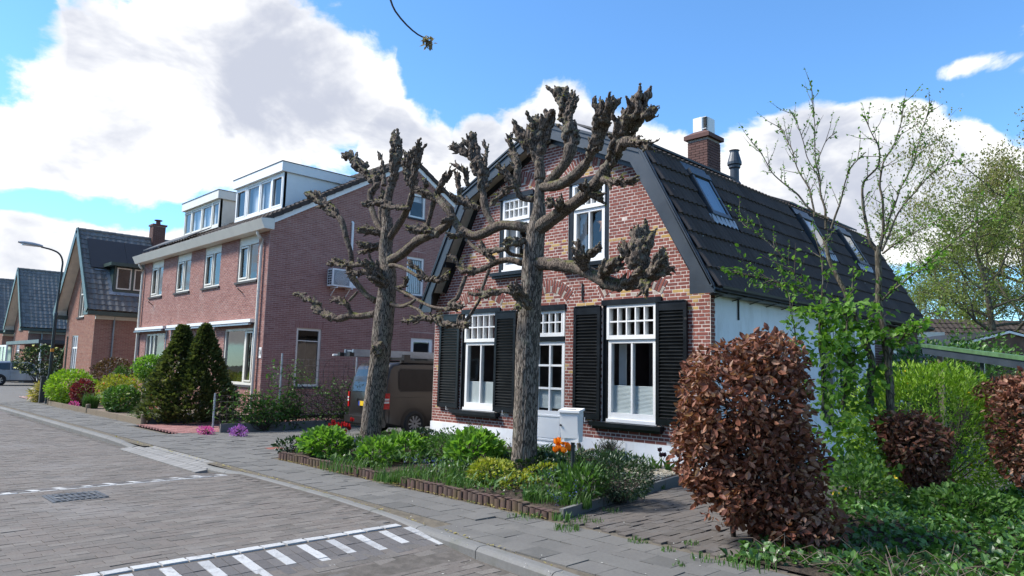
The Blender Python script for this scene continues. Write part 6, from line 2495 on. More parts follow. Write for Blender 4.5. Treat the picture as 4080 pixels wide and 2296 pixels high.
for conv, pts, f0, o0, o1 in LIMBS2:
    o, t_ = pollard_limb(T2, limb_path(pts, o0, o1, ty, conv), f0)
    tips2 += t_
buds(T2, tips2, 60)
bpy.data.scenes.remove(TMP)


# ---- leafy trees
def leaf_objects(name, mat, parent, tmpl, pos, rot, scale, n_ind=300, score=None, variants=1):
    """The n_ind leaves that show largest as pieces, the rest as one joined part."""
    n = len(pos)
    u, v, d = shown(pos)
    sc = scale / np.maximum(d, .3) if score is None else score
    sc = np.where((u < .01) | (u > .99) | (v < .01) | (v > .99), -1, sc)
    ind = np.argsort(-sc)[:n_ind]
    ind = ind[sc[ind] > 0]
    mask = np.ones(n, bool); mask[ind] = False
    mb = MB()
    mb.add(tmpl[0], tmpl[1], 0.)
    me = mb.mesh(name, mat)
    pin = pinv(parent)
    for i in ind:
        o = bpy.data.objects.new(name, me)
        m = np.eye(4); m[:3, :3] = rot[i] * scale[i]; m[:3, 3] = pos[i]
        COL.objects.link(o); o.parent = parent
        o.matrix_parent_inverse = pin
        o.matrix_basis = Matrix(m.tolist())
    mb = MB()
    mb.scatter(tmpl[0], tmpl[1], pos[mask], rot[mask], scale[mask], rng.random(mask.sum()))
    mb.build('foliage', mat, parent, kind='stuff')


YT = thing('young_tree', 'young lime tree with bare twigs and fresh green lower leaves', 'tree', (9.7, -.2, 0))
ST = [
    (F_, [(765, 830, 20), (765, 700, 19), (768, 600, 18), (730, 500, 16), (690, 400, 15), (640, 290, 14), (590, 170, 13), (560, 50, 12)], 0, 0),
    (F_, [(850, 830, 21), (850, 700, 20), (848, 600, 18), (822, 470, 17), (805, 330, 16), (800, 200, 16), (798, 90, 16)], 0, .1),
    (F_, [(860, 600, 9), (870, 550, 8), (920, 490, 6), (960, 450, 4)], 0, -.3),
    (F_, [(770, 600, 13), (760, 520, 12), (770, 430, 12), (790, 340, 11)], 0, .3),
    (E_, [(575, 650, 11), (510, 620, 8), (440, 540, 7), (340, 450, 5), (270, 350, 4), (230, 305, 2)], 0, -.4),
    (E_, [(510, 640, 8), (492, 520, 7), (440, 420, 5), (380, 270, 4), (340, 225, 2)], -.1, .3),
    (E_, [(565, 690, 10), (540, 500, 7), (520, 380, 5), (510, 250, 4), (505, 130, 3), (497, 30, 2)], 0, .1),
    (E_, [(535, 480, 5), (470, 330, 4), (430, 220, 3), (405, 155, 2)], 0, -.3),
    (E_, [(590, 690, 9), (640, 520, 6), (680, 420, 5), (740, 350, 3)], 0, -.3),
    (E_, [(525, 400, 4), (560, 300, 3), (605, 262, 2)], 0, .2),
    (E_, [(800, 790, 14), (760, 740, 11), (730, 600, 10), (740, 480, 8), (800, 410, 7), (800, 330, 6), (760, 250, 4), (730, 180, 2)], .1, -.3),
    (E_, [(805, 790, 12), (820, 680, 10), (810, 500, 8), (815, 400, 7), (870, 300, 5), (910, 180, 4), (920, 105, 2)], .1, .2),
    (E_, [(825, 720, 8), (860, 600, 7), (900, 500, 6), (960, 380, 5), (1000, 250, 4), (1040, 120, 2)], .1, .5),
    (E_, [(815, 790, 9), (900, 600, 7), (1000, 490, 5), (1090, 410, 4), (1180, 385, 2)], .1, -.2),
    (E_, [(820, 800, 8), (900, 745, 6), (1000, 690, 4), (1090, 640, 3)], .1, -.5),
    (F_, [(800, 350, 8), (900, 265, 7), (1000, 185, 6), (1100, 95, 5), (1215, 5, 4), (1330, -70, 3), (1420, -150, 2)], .1, -.4),
    (F_, [(560, 380, 6), (480, 300, 5), (350, 120, 4), (230, 20, 3), (150, -70, 2)], -.2, -.7),
    (F_, [(700, 410, 8), (600, 350, 6), (450, 300, 4), (300, 240, 3), (130, 205, 2)], 0, -.6),
    (F_, [(545, 830, 11), (545, 600, 10), (540, 430, 9), (550, 250, 6), (515, 60, 3), (505, 20, 2)], -.3, -.3),
    (F_, [(645, 830, 11), (660, 600, 9), (665, 430, 8), (680, 280, 5), (690, 180, 3)], -.3, -.2),
    (F_, [(425, 640, 7), (420, 480, 6), (400, 330, 4), (345, 190, 2)], -.5, -.4),
    (F_, [(780, 540, 6), (860, 500, 4), (930, 470, 3), (1000, 455, 2)], 0, -.3),
    (F_, [(660, 640, 5), (620, 560, 4), (560, 520, 3)], -.3, -.5),
    (F_, [(640, 800, 7), (690, 620, 5), (730, 530, 4)], -.2, -.2),
]
tb = MB()
tw = MB()
twigs = []
for conv, pts, o0, o1 in ST:
    P_l = limb_path(pts, o0, o1, -.2, conv)
    P_l[:, 3] = np.maximum(P_l[:, 3] * (.5 + .4 * np.clip((P_l[:, 3] - .015) / .04, 0, 1)), .004)
    S_ = spline(P_l, .06)
    S_[:, :3] += (np.stack([vnoise(S_[:, :3] * 4 + k * 7.7) for k in range(3)], 1) - .5) * .05
    b = MB()
    b.tube(S_[:, :3], S_[:, 3], 8)
    b.build('branch' if P_l[0, 3] < .05 else 'trunk', MAT['bark_smooth'], YT, smooth=True)
    n = len(S_)
    for i in range(2, n - 1):
        if S_[i, 3] < .03 and rng.random() < .85:
            d = S_[i, :3] - S_[i - 1, :3]
            d = d / np.linalg.norm(d) + randdir(1)[0] * .8
            d /= np.linalg.norm(d)
            L = rng.uniform(.08, .42)
            q = S_[i, :3] + d * L * .5 + randdir(1)[0] * .02
            e = q + (d + np.array([0, 0, .2])) * L * .5
            tw.tube([S_[i, :3], q, e], [min(.006, S_[i, 3]), .004, .0015], 4, False)
            twigs.append((S_[i, :3], q, e))
    twigs.append((S_[-3, :3], S_[-2, :3], S_[-1, :3]))
tw.build('twigs', MAT['twig_grey'], YT, kind='stuff')
pos, dr, scl = [], [], []
for a, q, e in twigs:
    low = q[2] < 3.3
    m = rng.integers(5, 11) if low else rng.integers(6, 13)
    t = rng.random((m, 1))
    base = np.where(t < .5, a + (q - a) * t * 2, q + (e - q) * (t - .5) * 2)
    pos.append(base + randdir(m) * (.04 if low else .012))
    dd = randdir(m) * 1.0 + (e - a) / (np.linalg.norm(e - a) + 1e-6) * .6 + np.array([0, 0, -.25 if low else .2])
    dr.append(dd)
    scl.append(rng.uniform(.06, .115, m) if q[2] < 2.6 else (rng.uniform(.045, .09, m) if low else rng.uniform(.022, .048, m)))
pos, dr, scl = np.concatenate(pos), np.concatenate(dr), np.concatenate(scl)
# sucker growth round the stems keeps the lower part dense
m = 1500
bz = rng.uniform(.25, 2.6, m)
ctr = np.array([px(*F_(x, 700)[:2], y_)[0] for x, y_ in ((545, -.6), (650, -.5), (730, -.4), (800, -.3), (620, -.9))])
ci = rng.integers(0, len(ctr), m)
pp = ctr[ci].copy()
pp[:, 2] = bz
cl = np.floor(bz * 5 + ci * 2.3)
pp[:, :2] += np.stack([np.cos(cl * 2.4 + ci), np.sin(cl * 2.4 + ci)], 1) * .16 + rng.normal(0, .085, (m, 2))
pos = np.vstack([pos, pp]); dr = np.vstack([dr, randdir(m) + np.array([0, 0, -.3])]); scl = np.concatenate([scl, rng.uniform(.06, .12, m)])
leaf_objects('leaf', MAT['leaf_lime'], YT, LEAF_OVAL, pos, rot_from(dr, roll=rng.uniform(-1, 1, len(pos))), scl, 300)


def grow(p, d, L, r, depth, out, rgen, kink=.35, spread=.7, upw=.12, n_child=3, minr=.008):
    k = 5
    pts = [p.copy()]
    rs = [r]
    for i in range(k):
        d = d + rgen.normal(size=3) * kink * .4 + np.array([0, 0, upw])
        d /= np.linalg.norm(d)
        p = p + d * L / k
        pts.append(p.copy()); rs.append(r * (1 - .45 * (i + 1) / k))
    out.append((np.array(pts), np.array(rs), depth))
    if depth == 0:
        return
    for c in range(n_child + rgen.integers(0, 2)):
        i = rgen.integers(2, k + 1)
        e = d + rgen.normal(size=3) * spread
        e /= np.linalg.norm(e)
        grow(pts[i], e, L * rgen.uniform(.55, .8), rs[i] * rgen.uniform(.5, .75), depth - 1, out, rgen, kink, spread, upw * .8, n_child, minr)


def leafy_tree(name, label, base, height, r0, seed, mat, leaf_size, per_twig, depth=4, bark='bark_smooth', trunk_h=.35, spread=.7, group=None, droop=.1, crown_r=None):
    T = thing(name, label, 'tree', base, group)
    g = np.random.default_rng(seed)
    out = []
    p = np.array(base, float)
    d = np.array([g.normal() * .05, g.normal() * .05, 1.0])
    pts = [p.copy()]; rs = [r0]
    for i in range(7):
        d = d + g.normal(size=3) * .06
        d /= np.linalg.norm(d)
        p = p + d * height * .78 / 7
        pts.append(p.copy()); rs.append(r0 * (1 - .75 * (i + 1) / 7))
    b = MB()
    S_ = spline(np.column_stack([pts, rs]), .3)
    b.tube(S_[:, :3], S_[:, 3], 10)
    b.build('trunk', MAT[bark], T, smooth=True)
    for k in range(14):
        i = int(len(S_) * (trunk_h + (1 - trunk_h) * (k + 1) / 15))
        i = min(i, len(S_) - 1)
        a = k * 2.4 + g.uniform(-.4, .4)
        e = np.array([math.cos(a), math.sin(a), g.uniform(.2, .8)])
        e /= np.linalg.norm(e)
        grow(S_[i, :3], e, height * g.uniform(.2, .3) * (1.15 - .5 * k / 14), S_[i, 3] * .5, depth - 1, out, g, spread=spread)
    b = MB(); leaf_p = []
    for P_l, rr, dp in out:
        b.tube(P_l, np.maximum(rr, .006), 5 if dp < 2 else 7, False)
        if dp <= 1:
            for q in range(1, len(P_l)):
                leaf_p.append(P_l[q])
    b.build('branches', MAT[bark], T, smooth=True)
    leaf_p = np.array(leaf_p)
    n = len(leaf_p) * per_twig
    pos = np.repeat(leaf_p, per_twig, 0) + g.normal(size=(n, 3)) * height * .018
    dd = randdir(n) + np.array([0, 0, -droop * 5])
    mb = MB()
    mb.scatter(*LEAF_TINY, pos, rot_from(dd, roll=rng.uniform(0, 6, n)), g.uniform(.6, 1.4, n) * leaf_size, g.random(n))
    mb.build('crown', MAT[mat], T, kind='stuff')
    return T


def at_depth(u, v, t):
    return CAM + (FW + RT * (u - 2040) / 2807.5 - UP * (v - 1148) / 2807.5) * t


def on_ground(u, t):
    p = at_depth(u, 1480, t)
    return (p[0], p[1], 0.0)


leafy_tree('tall_tree', 'tall feathery tree with reddish green leaves at the right edge', on_ground(4075, 33), 14.0, .26, 3, 'leaf_birch', .12, 6, 4, spread=.75, droop=.25, group='trees behind the gardens')
leafy_tree('garden_tree', 'bright green spring tree beside the tall feathery tree', on_ground(3985, 27), 9.2, .2, 5, 'leaf_far', .10, 4, 4, spread=.8, group='trees behind the gardens')
leafy_tree('garden_tree', 'thinly leaved tree behind the end of the dark roof', on_ground(3720, 42), 9.2, .2, 9, 'leaf_far', .10, 3, 4, spread=.8, group='trees behind the gardens')
leafy_tree('garden_tree', 'sparse pale green tree above the brown tiled roof', on_ground(3860, 36), 9.0, .22, 12, 'leaf_far', .10, 3, 4, spread=.85, group='trees behind the gardens')

# ---------------------------------------------------------------- hedges, shrubs and garden plants
def blob_points(n, ctr, rad, shell=.35, lump=.3, seed=0., floor=None):
    """Points through the outer part of a lumpy ellipsoid, with outward directions."""
    d = randdir(n)
    k = 1 - lump / 2 + lump * fbm(d * 2.2 + seed * 3.1 + 5, 3) * 1.4 - lump * .2
    r = k * (1 - shell * rng.random(n) ** 1.6)
    p = np.asarray(ctr) + d * r[:, None] * np.asarray(rad)
    if floor is not None:
        q = p[:, 2] > floor
        p, d = p[q], d[q]
    return p, d


def stems(parent, base, tops, r0=.012, r1=.003, mat='twig', name='stems', kind='stuff', sag=.0):
    mb = MB()
    for t_ in tops:
        b0 = np.asarray(base) + np.append(rng.normal(0, .04, 2), 0)
        m = (b0 + t_) / 2 + rng.normal(0, .05, 3)
        mb.tube(spline([b0, m, t_], .12), np.linspace(r0, r1, len(spline([b0, m, t_], .12))), 5, False)
    return mb.build(name, MAT[mat], parent, kind=kind)


def bush(name, label, cat, ctr, rad, mat, size, n, tmpl=LEAF_OVAL, shell=.35, lump=.3, base=None, twig='twig', group=None, up=.3, extra=None, floor=.0, loose=.9):
    ctr = np.asarray(ctr, float)
    T = thing(name, label, cat, (ctr[0], ctr[1], 0) if base is None else base, group)
    p, d = blob_points(n, ctr, rad, shell, lump, rng.random() * 9, floor)
    dd = d + randdir(len(p)) * loose + np.array([0, 0, up])
    mb = MB()
    mb.scatter(*tmpl, p, rot_from(dd, roll=rng.uniform(-1.2, 1.2, len(p))), rng.uniform(.65, 1.3, len(p)) * size, rng.random(len(p)))
    mb.build('foliage', MAT[mat], T, kind='stuff')
    b0 = np.array([ctr[0], ctr[1], 0.0]) if base is None else np.asarray(base, float)
    k = rng.choice(len(p), min(len(p), 26), replace=False)
    stems(T, b0, ctr + (p[k] - ctr) * .85, .008 + .01 * max(rad), .003, twig)
    if extra is not None:
        em, es, en, et = extra
        k = rng.choice(len(p), en)
        out = p[k] + d[k] * .03
        mb = MB()
        mb.scatter(*et, np.repeat(out, 4, 0), rot_from(np.repeat(d[k], 4, 0) + randdir(en * 4) * .8, roll=rng.uniform(0, 6, en * 4)), es * rng.uniform(.7, 1.3, en * 4), rng.random(en * 4))
        mb.build('blossom', MAT[em], T, kind='stuff')
    return T


PXM = 2807.5


def hedge(name, label, ells, t, mat, size, n, holes=(), n_ind=0, base_uv=(), shell=.5, group=None):
    """Brown-leaved hedge built from overlapping lumps given as survey centre, half size and own depth."""
    T = thing(name, label, 'hedge', tuple(np.append(at_depth(ells[0][0], ells[0][1], t)[:2], 0)), group)
    P_all, D_all = [], []
    tot = sum(e[2] * e[3] for e in ells)
    for (u, v, hu, hv, dt, dr) in ells:
        c = at_depth(u, v, t + dt)
        m = int(n * hu * hv / tot)
        d = randdir(m)
        k = .86 + .3 * (fbm(d * 2.6 + u * .01, 3) - .5)
        r = k * (1 - shell * rng.random(m) ** 1.4)
        loc = d * r[:, None] * np.array([hu * (t + dt) / PXM, hv * (t + dt) / PXM, dr])
        hor = np.array([FW[0], FW[1], 0]); hor /= np.linalg.norm(hor)
        p = c + loc[:, 0:1] * np.array([RT[0], RT[1], 0]) + loc[:, 1:2] * np.array([0, 0, 1.0]) + loc[:, 2:3] * hor
        P_all.append(p); D_all.append(d[:, 0:1] * RT + d[:, 1:2] * np.array([0, 0, 1.0]) + d[:, 2:3] * hor)
    P_all = np.vstack(P_all); D_all = np.vstack(D_all)
    keep = P_all[:, 2] > .06
    for a, b_, rr in holes:                      # openings grown through the hedge
        ax = (b_ - a) / np.linalg.norm(b_ - a)
        w = P_all - a
        dist = np.linalg.norm(w - (w @ ax)[:, None] * ax, axis=1)
        keep &= (dist > rr) | (rng.random(len(P_all)) < .12)
    P_all, D_all = P_all[keep], D_all[keep]
    m = len(P_all)
    rot = rot_from(D_all * .5 + randdir(m) + np.array([0, 0, -.45]), roll=rng.uniform(-1.6, 1.6, m))
    scl = rng.uniform(.45, 1.35, m) * size
    if n_ind:
        leaf_objects('dry_leaf', MAT[mat], T, LEAF_CURL, P_all, rot, scl, n_ind)
    else:
        mb = MB()
        mb.scatter(*LEAF_CURL, P_all, rot, scl, rng.random(m))
        mb.build('foliage', MAT[mat], T, kind='stuff')
    for u, v in base_uv:
        b0 = ground_at(u, v)
        hi_ = np.where(P_all[:, 2] > np.percentile(P_all[:, 2], 60))[0]
        mb = MB()
        for q in rng.choice(hi_, 3):
            tgt = b0 + (P_all[q] - b0) * .85
            mid = b0 + (tgt - b0) * np.array([.35, .35, .5]) + rng.normal(0, .03, 3)
            S_ = spline([b0 - np.array([0, 0, .05]), mid, tgt], .1)
            mb.tube(S_, np.linspace(.022, .006, len(S_)), 7, False)
        mb.build('stem', MAT['twig'], T, smooth=True)
    mb = MB()
    k = rng.choice(m, 420)
    for q in k:
        a = P_all[q]
        e = a - D_all[q] * rng.uniform(.15, .35) + rng.normal(0, .05, 3)
        mb.tube([e, (a + e) / 2 + rng.normal(0, .02, 3), a + D_all[q] * rng.uniform(.0, .13)], [.006, .004, .0015], 4, False)
    mb.build('twigs', MAT['twig'], T, kind='stuff')
    return T


def ground_at(u, v, z=0.0):
    d = FW + RT * (u - 2040) / PXM - UP * (v - 1148) / PXM
    return CAM + d * ((z - CAM[2]) / d[2])


BH = hedge('beech_hedge', 'tall beech hedge of dry brown leaves beside the brown paver path',
           [(2960, 1610, 310, 310, 0, .55), (3050, 1870, 275, 290, -.05, .5), (3165, 2085, 215, 175, -.2, .45), (2810, 1790, 150, 210, .1, .4), (3070, 1440, 160, 140, .1, .4), (2900, 1990, 160, 120, -.1, .35)],
           6.9, 'leaf_dry', .074, 12500, holes=[(at_depth(2872, 1520, 5.5), at_depth(2872, 1520, 9), .07), (at_depth(2890, 1640, 5.5), at_depth(2890, 1640, 9), .075),
                                               (at_depth(2960, 1790, 5.5), at_depth(2960, 1790, 9), .07), (at_depth(2830, 2060, 5.5), at_depth(2830, 2060, 9), .16)],
           n_ind=300, base_uv=((2925, 2140), (2990, 2120), (3110, 2130)))
hedge('beech_hedge', 'small dry brown beech bush below the yellow green shrub', [(3640, 1770, 150, 150, 0, .45), (3690, 1900, 100, 80, 0, .3), (3560, 1700, 80, 60, 0, .3)], 9.0, 'leaf_dry', .075, 2800,
      base_uv=((3650, 2000),))
hedge('beech_hedge', 'dry brown beech hedge at the right edge of the view', [(4090, 1730, 150, 250, 0, .6), (3990, 1560, 110, 60, .6, .4), (4140, 1560, 160, 100, 0, .4)], 8.6, 'leaf_dry', .072, 3800, base_uv=((4080, 2000),))

c0 = at_depth(3700, 1730, 10.0)
YG = bush('flowering_shrub', 'rounded yellow green shrub between the dry beech bushes', 'shrub', c0, (1.12, 1.0, .98), 'leaf_yellowgreen', .09, 12000, LEAF_SLIM, .3, .25, up=.6, extra=('petal_yellow', .03, 26, LEAF_TINY))
bush('shrub', 'dark green shrub low under the yellow green one', 'shrub', at_depth(3830, 2040, 8.0), (.6, .5, .28), 'leaf_mid', .07, 1700, LEAF_OVAL, .5)
bush('shrub', 'leafy green suckers between the brown hedges with yellow flowers', 'shrub', at_depth(3440, 1990, 8.0), (.36, .45, .48), 'leaf_mid', .065, 1300, LEAF_OVAL, .7, extra=('petal_yellow', .035, 9, LEAF_TINY))

# ivy and ground cover at the lower right
iv = thing('ivy', 'dark ivy and weeds spreading over the ground under the hedges', 'ivy', (11, -2.5, 0))
n = 15000
xx = rng.uniform(9.7, 13.2, n); yy = rng.uniform(-4.35, 1.6, n)
hh = np.clip(fbm(np.stack([xx * .9, yy * .9, 0 * xx], 1), 3) - .25, 0, 1) * .55
q = ~((xx < 9.9) & (yy > -3.0)) & (yy > -4.35 + .25 * np.sin(xx * 5))
hh *= np.clip((yy + 4.4) / 1.2, .12, 1)
p = np.stack([xx, yy, .02 + hh * rng.uniform(.5, 1, n)], 1)[q]
d = randdir(len(p)) * .8 + np.array([-.2, -.5, .25])
leaf_objects('leaf', MAT['leaf_ivy'], iv, LEAF_OVAL, p, rot_from(d, roll=rng.uniform(-1, 1, len(p))), rng.uniform(.045, .095, len(p)), 200)
mb = MB()
xs = np.linspace(9.75, 13.4, 20); ys = np.linspace(-4.3, 1.8, 26)
gz = lambda x, y: .004 + .5 * max(0, fbm(np.array([[x * .9, y * .9, 0]]), 3)[0] - .25) * .75 * min(1, max(.1, (y + 4.4) / 1.2))
Z = [[gz(x, y) for y in ys] for x in xs]
for i in range(19):
    for j in range(25):
        mb.quad((xs[i], ys[j], Z[i][j]), (xs[i + 1], ys[j], Z[i + 1][j]), (xs[i + 1], ys[j + 1], Z[i + 1][j + 1]), (xs[i], ys[j + 1], Z[i][j + 1]))
eb = mb.build('earth_bank', MAT['soil'])
tag(eb, 'bare soil under the ivy and hedges', None, None, 'structure')
mb = MB()
for k in range(90):
    a = rng.uniform(0, 6.28); x, y = rng.uniform(9.9, 11.8), rng.uniform(-4.3, -3.0)
    L = rng.uniform(.1, .45)
    mb.tube([(x, y, .05), (x + math.cos(a) * L / 2, y + math.sin(a) * L / 2, rng.uniform(.06, .22)), (x + math.cos(a) * L, y + math.sin(a) * L, rng.uniform(.03, .12))], [.004, .003, .0015], 4, False)
tw_ = mb.build('dry_twigs', MAT['twig_grey'])
tag(tw_, 'loose dry twigs and stalks on the ground by the brown hedge', 'twigs', None, 'stuff')


def blades(mb, base, n, h, spread, w=.006, lean=.6, mat=0):
    """Arching grass blades."""
    a = rng.uniform(0, 2 * np.pi, n)
    r = spread * np.sqrt(rng.random(n))
    b0 = np.asarray(base) + np.stack([r * np.cos(a * 3.7), r * np.sin(a * 3.7), np.zeros(n)], 1)
    hh = h * rng.uniform(.55, 1.15, n)
    dirh = np.stack([np.cos(a), np.sin(a), np.zeros(n)], 1)
    side = np.stack([-np.sin(a), np.cos(a), np.zeros(n)], 1) * w
    le = (lean * rng.uniform(.2, 1, n) * hh)[:, None]
    m1 = b0 + dirh * le * .3 + np.stack([0 * a, 0 * a, hh * .65], 1)
    tp_ = b0 + dirh * le + np.stack([0 * a, 0 * a, hh * np.where(rng.random(n) < .3, .7, 1.)], 1)
    V = np.stack([b0 - side, b0 + side, m1 + side * .8, m1 - side * .8, tp_], 1).reshape(-1, 3)
    o = (np.arange(n) * 5)[:, None]
    t_ = rng.random(n)
    F3 = np.concatenate([o + np.array([0, 1, 2]), o + np.array([0, 2, 3]), o + np.array([3, 2, 4])])
    mb.add(V, F3, np.concatenate([t_] * 3), mat)


# ---- front garden of the gambrel house
mb = MB()
xs = np.linspace(.95, 7.62, 24); ys = np.linspace(-4.2, -.02, 16)
sz = lambda x, y: .05 + .09 * fbm(np.array([[x * 1.3, y * 1.3, 3.]]), 3)[0] * min(1, (y + 4.25) * 2)
Z = [[sz(x, y) for y in ys] for x in xs]
for i in range(23):
    for j in range(15):
        e0 = 7.62 - (ys[j] + 4.2) * .19; e1 = 7.62 - (ys[j + 1] + 4.2) * .19
        cl = lambda x, e: min(x, e)
        if xs[i] >= max(e0, e1):
            continue
        mb.quad((cl(xs[i], e0), ys[j], Z[i][j]), (cl(xs[i + 1], e0), ys[j], Z[i + 1][j]), (cl(xs[i + 1], e1), ys[j + 1], Z[i + 1][j + 1]), (cl(xs[i], e1), ys[j + 1], Z[i][j + 1]))
gd = mb.build('garden_bed', MAT['soil'])
tag(gd, 'dark soil of the front garden bed', None, None, 'structure')

# palisade edgings, each stake a piece
pal = MB()
pal.box((-.047, -.05, -.1), (.047, .05, .10))
a = np.linspace(0, np.pi, 6)
pal.add(np.vstack([np.stack([.047 * np.cos(a), np.full(6, -.05), .10 + .012 * np.sin(a)], 1), np.stack([.047 * np.cos(a), np.full(6, .05), .10 + .012 * np.sin(a)], 1)]),
        [[i, i + 1, 7 + i, 6 + i] for i in range(5)])
a = np.linspace(np.pi, 2 * np.pi, 6)
pal.add(np.vstack([np.stack([.046 * np.cos(a), -.05 + .02 * np.sin(a), np.full(6, -.1)], 1), np.stack([.046 * np.cos(a), -.05 + .02 * np.sin(a), np.full(6, .103)], 1)]),
        [[i, i + 1, 7 + i, 6 + i] for i in range(5)])
pal_me = pal.mesh('palisade', MAT['palisade'])
for lab, x0, x1 in (('brown concrete palisade edging nearer the van, left of the gap', 1.28, 4.18), ('brown concrete palisade edging ending beside the mailbox', 4.80, 7.62)):
    T = thing('garden_edging', lab, 'edging', (x0, -4.25, 0), 'palisade edgings along the pavement')
    for x in np.arange(x0, x1, .0965):
        o = bpy.data.objects.new('palisade', pal_me)
        COL.objects.link(o); o.parent = T
        o.location = (x - x0, rng.normal(0, .006), rng.normal(0, .006) + (-.03 if x1 > 7 and x > 7.2 else 0))
        o.rotation_euler = (rng.normal(0, .02), rng.normal(0, .015), rng.normal(0, .03))
T = thing('garden_edging', 'low grey concrete strip between the garden bed and the path', 'edging', (7.6, -4.2, 0))
a = np.array([7.66, -4.22, 0]); e = np.array([6.95, -.45, 0])
for k in range(4):
    mb = MB()
    mb.beam(a + (e - a) * (k / 4 + .002), a + (e - a) * ((k + 1) / 4 - .002), .05, .22)
    mb.build('edging_strip', MAT['kerb'], T)
T = thing('garden_edging', 'pale scalloped stone border along the white plinth by the dark tulips', 'edging', (6.3, -.5, 0))
for k in range(11):
    mb = MB()
    mb.lathe([(.045, 0), (.045, .10), (.03, .125), (.0, .13)], 8, (5.75 + k * .092, -.42 + .01 * (k % 2), .02))
    mb.build('border_stone', MAT['slab_pale'], T)
# gravel by the plinth
gv = MB()
n = 2600
gx = rng.uniform(5.9, 7.35, n); gy = rng.uniform(-1.75, -.05, n)
q = (gx < 7.55 - (gy + 4.2) * .19) & (gx > 6.1 + np.abs(gy + .9) * .1)
gv.spheres(np.stack([gx[q], gy[q], .085 + rng.random(q.sum()) * .03], 1), np.stack([rng.uniform(.012, .026, q.sum()) for _ in range(3)], 1) * np.array([1, 1, .6]), 1, rng.random(q.sum()))
g_o = gv.build('gravel', MAT['gravel'])
tag(g_o, 'cream gravel between the white plinth and the path', 'gravel', None, 'stuff')


def clump(label, u, v, hu, hv, mat, size, n, tmpl=LEAF_OVAL, name='garden_plant', depth_r=.35, base_dv=None, **kw):
    """A low plant whose survey centre and half size are known; it stands where its foot meets the ground."""
    g = ground_at(u, v + (hv if base_dv is None else base_dv), .06)
    t = float((g - CAM) @ FW)
    c = at_depth(u, v, t)
    return bush(name, label, 'plant', (g[0], g[1], max(c[2], hv * t / PXM * .7)), (hu * t / PXM, depth_r, hv * t / PXM), mat, size, n, tmpl, base=(g[0], g[1], .03), floor=.03, **kw)


GRP = 'plants in the front garden bed'
clump('bright green broad-leaved plant at the left end of the front garden', 1290, 1768, 120, 55, 'leaf_lime', .10, 900, up=.8, group=GRP)
clump('bright green broad-leaved plant at the foot of the tree by the van', 1500, 1805, 75, 50, 'leaf_lime', .085, 420, up=.8, group=GRP)
clump('bright green broad-leaved plant right of the tree by the van', 1610, 1785, 95, 55, 'leaf_lime', .085, 520, up=.8, group=GRP)
clump('large bright green broad-leaved plant in the middle of the front garden', 1890, 1800, 135, 75, 'leaf_lime', .105, 950, up=.8, group=GRP)
clump('dark small-leaved shrub left of the large bright green plant', 1760, 1790, 100, 55, 'leaf_mid', .045, 1700, LEAF_TINY, group=GRP)
clump('dark low shrub under the left black shutters', 1690, 1748, 90, 36, 'leaf_dark', .05, 1100, LEAF_TINY, group=GRP)
clump('dark evergreen groundcover between the big tree and the door', 2130, 1850, 130, 45, 'leaf_dark', .06, 1300, group=GRP, depth_r=.5)
clump('rounded dark evergreen shrub at the right end of the front garden', 2470, 1905, 125, 85, 'leaf_dark', .06, 2800, LEAF_SLIM, group=GRP, depth_r=.5)
clump('dark evergreen groundcover right of the mailbox post', 2370, 1850, 110, 48, 'leaf_dark', .055, 1300, LEAF_SLIM, group=GRP)
clump('yellow green low plant left of the big tree foot', 1960, 1885, 85, 50, 'leaf_gold', .06, 750, group=GRP)
clump('small yellow green plant in front of the big tree foot', 2070, 1925, 60, 28, 'leaf_gold', .05, 420, group=GRP)
clump('yellow green plant just right of the big tree foot', 2160, 1885, 50, 35, 'leaf_gold', .05, 300, group=GRP)
clump('dull green leafy clump with tulip leaves at the mailbox post', 2330, 1935, 75, 65, 'leaf_mid', .12, 420, LEAF_SLIM, up=1.2, group=GRP)
clump('green leafy weed at the left end of the palisade', 1165, 1775, 36, 28, 'leaf_dark', .06, 260, group=GRP)
clump('small green shrub against the van wheel', 1570, 1735, 45, 25, 'leaf_mid', .04, 420, LEAF_TINY, group=GRP)
clump('small yellowish shrub beside the ladder end by the plinth', 1640, 1748, 40, 26, 'leaf_gold', .035, 330, LEAF_TINY, group=GRP)
clump('tall leafy plant against the plinth between window and tree', 2010, 1715, 38, 45, 'leaf_mid', .07, 220, up=.9, group=GRP)
clump('small leafy plant against the plinth under the left shutter', 1790, 1735, 40, 28, 'leaf_mid', .05, 220, group=GRP)
clump('fresh green plant beside the scalloped border', 2550, 1850, 45, 26, 'leaf_mid', .07, 180, LEAF_SLIM, up=1., group=GRP)


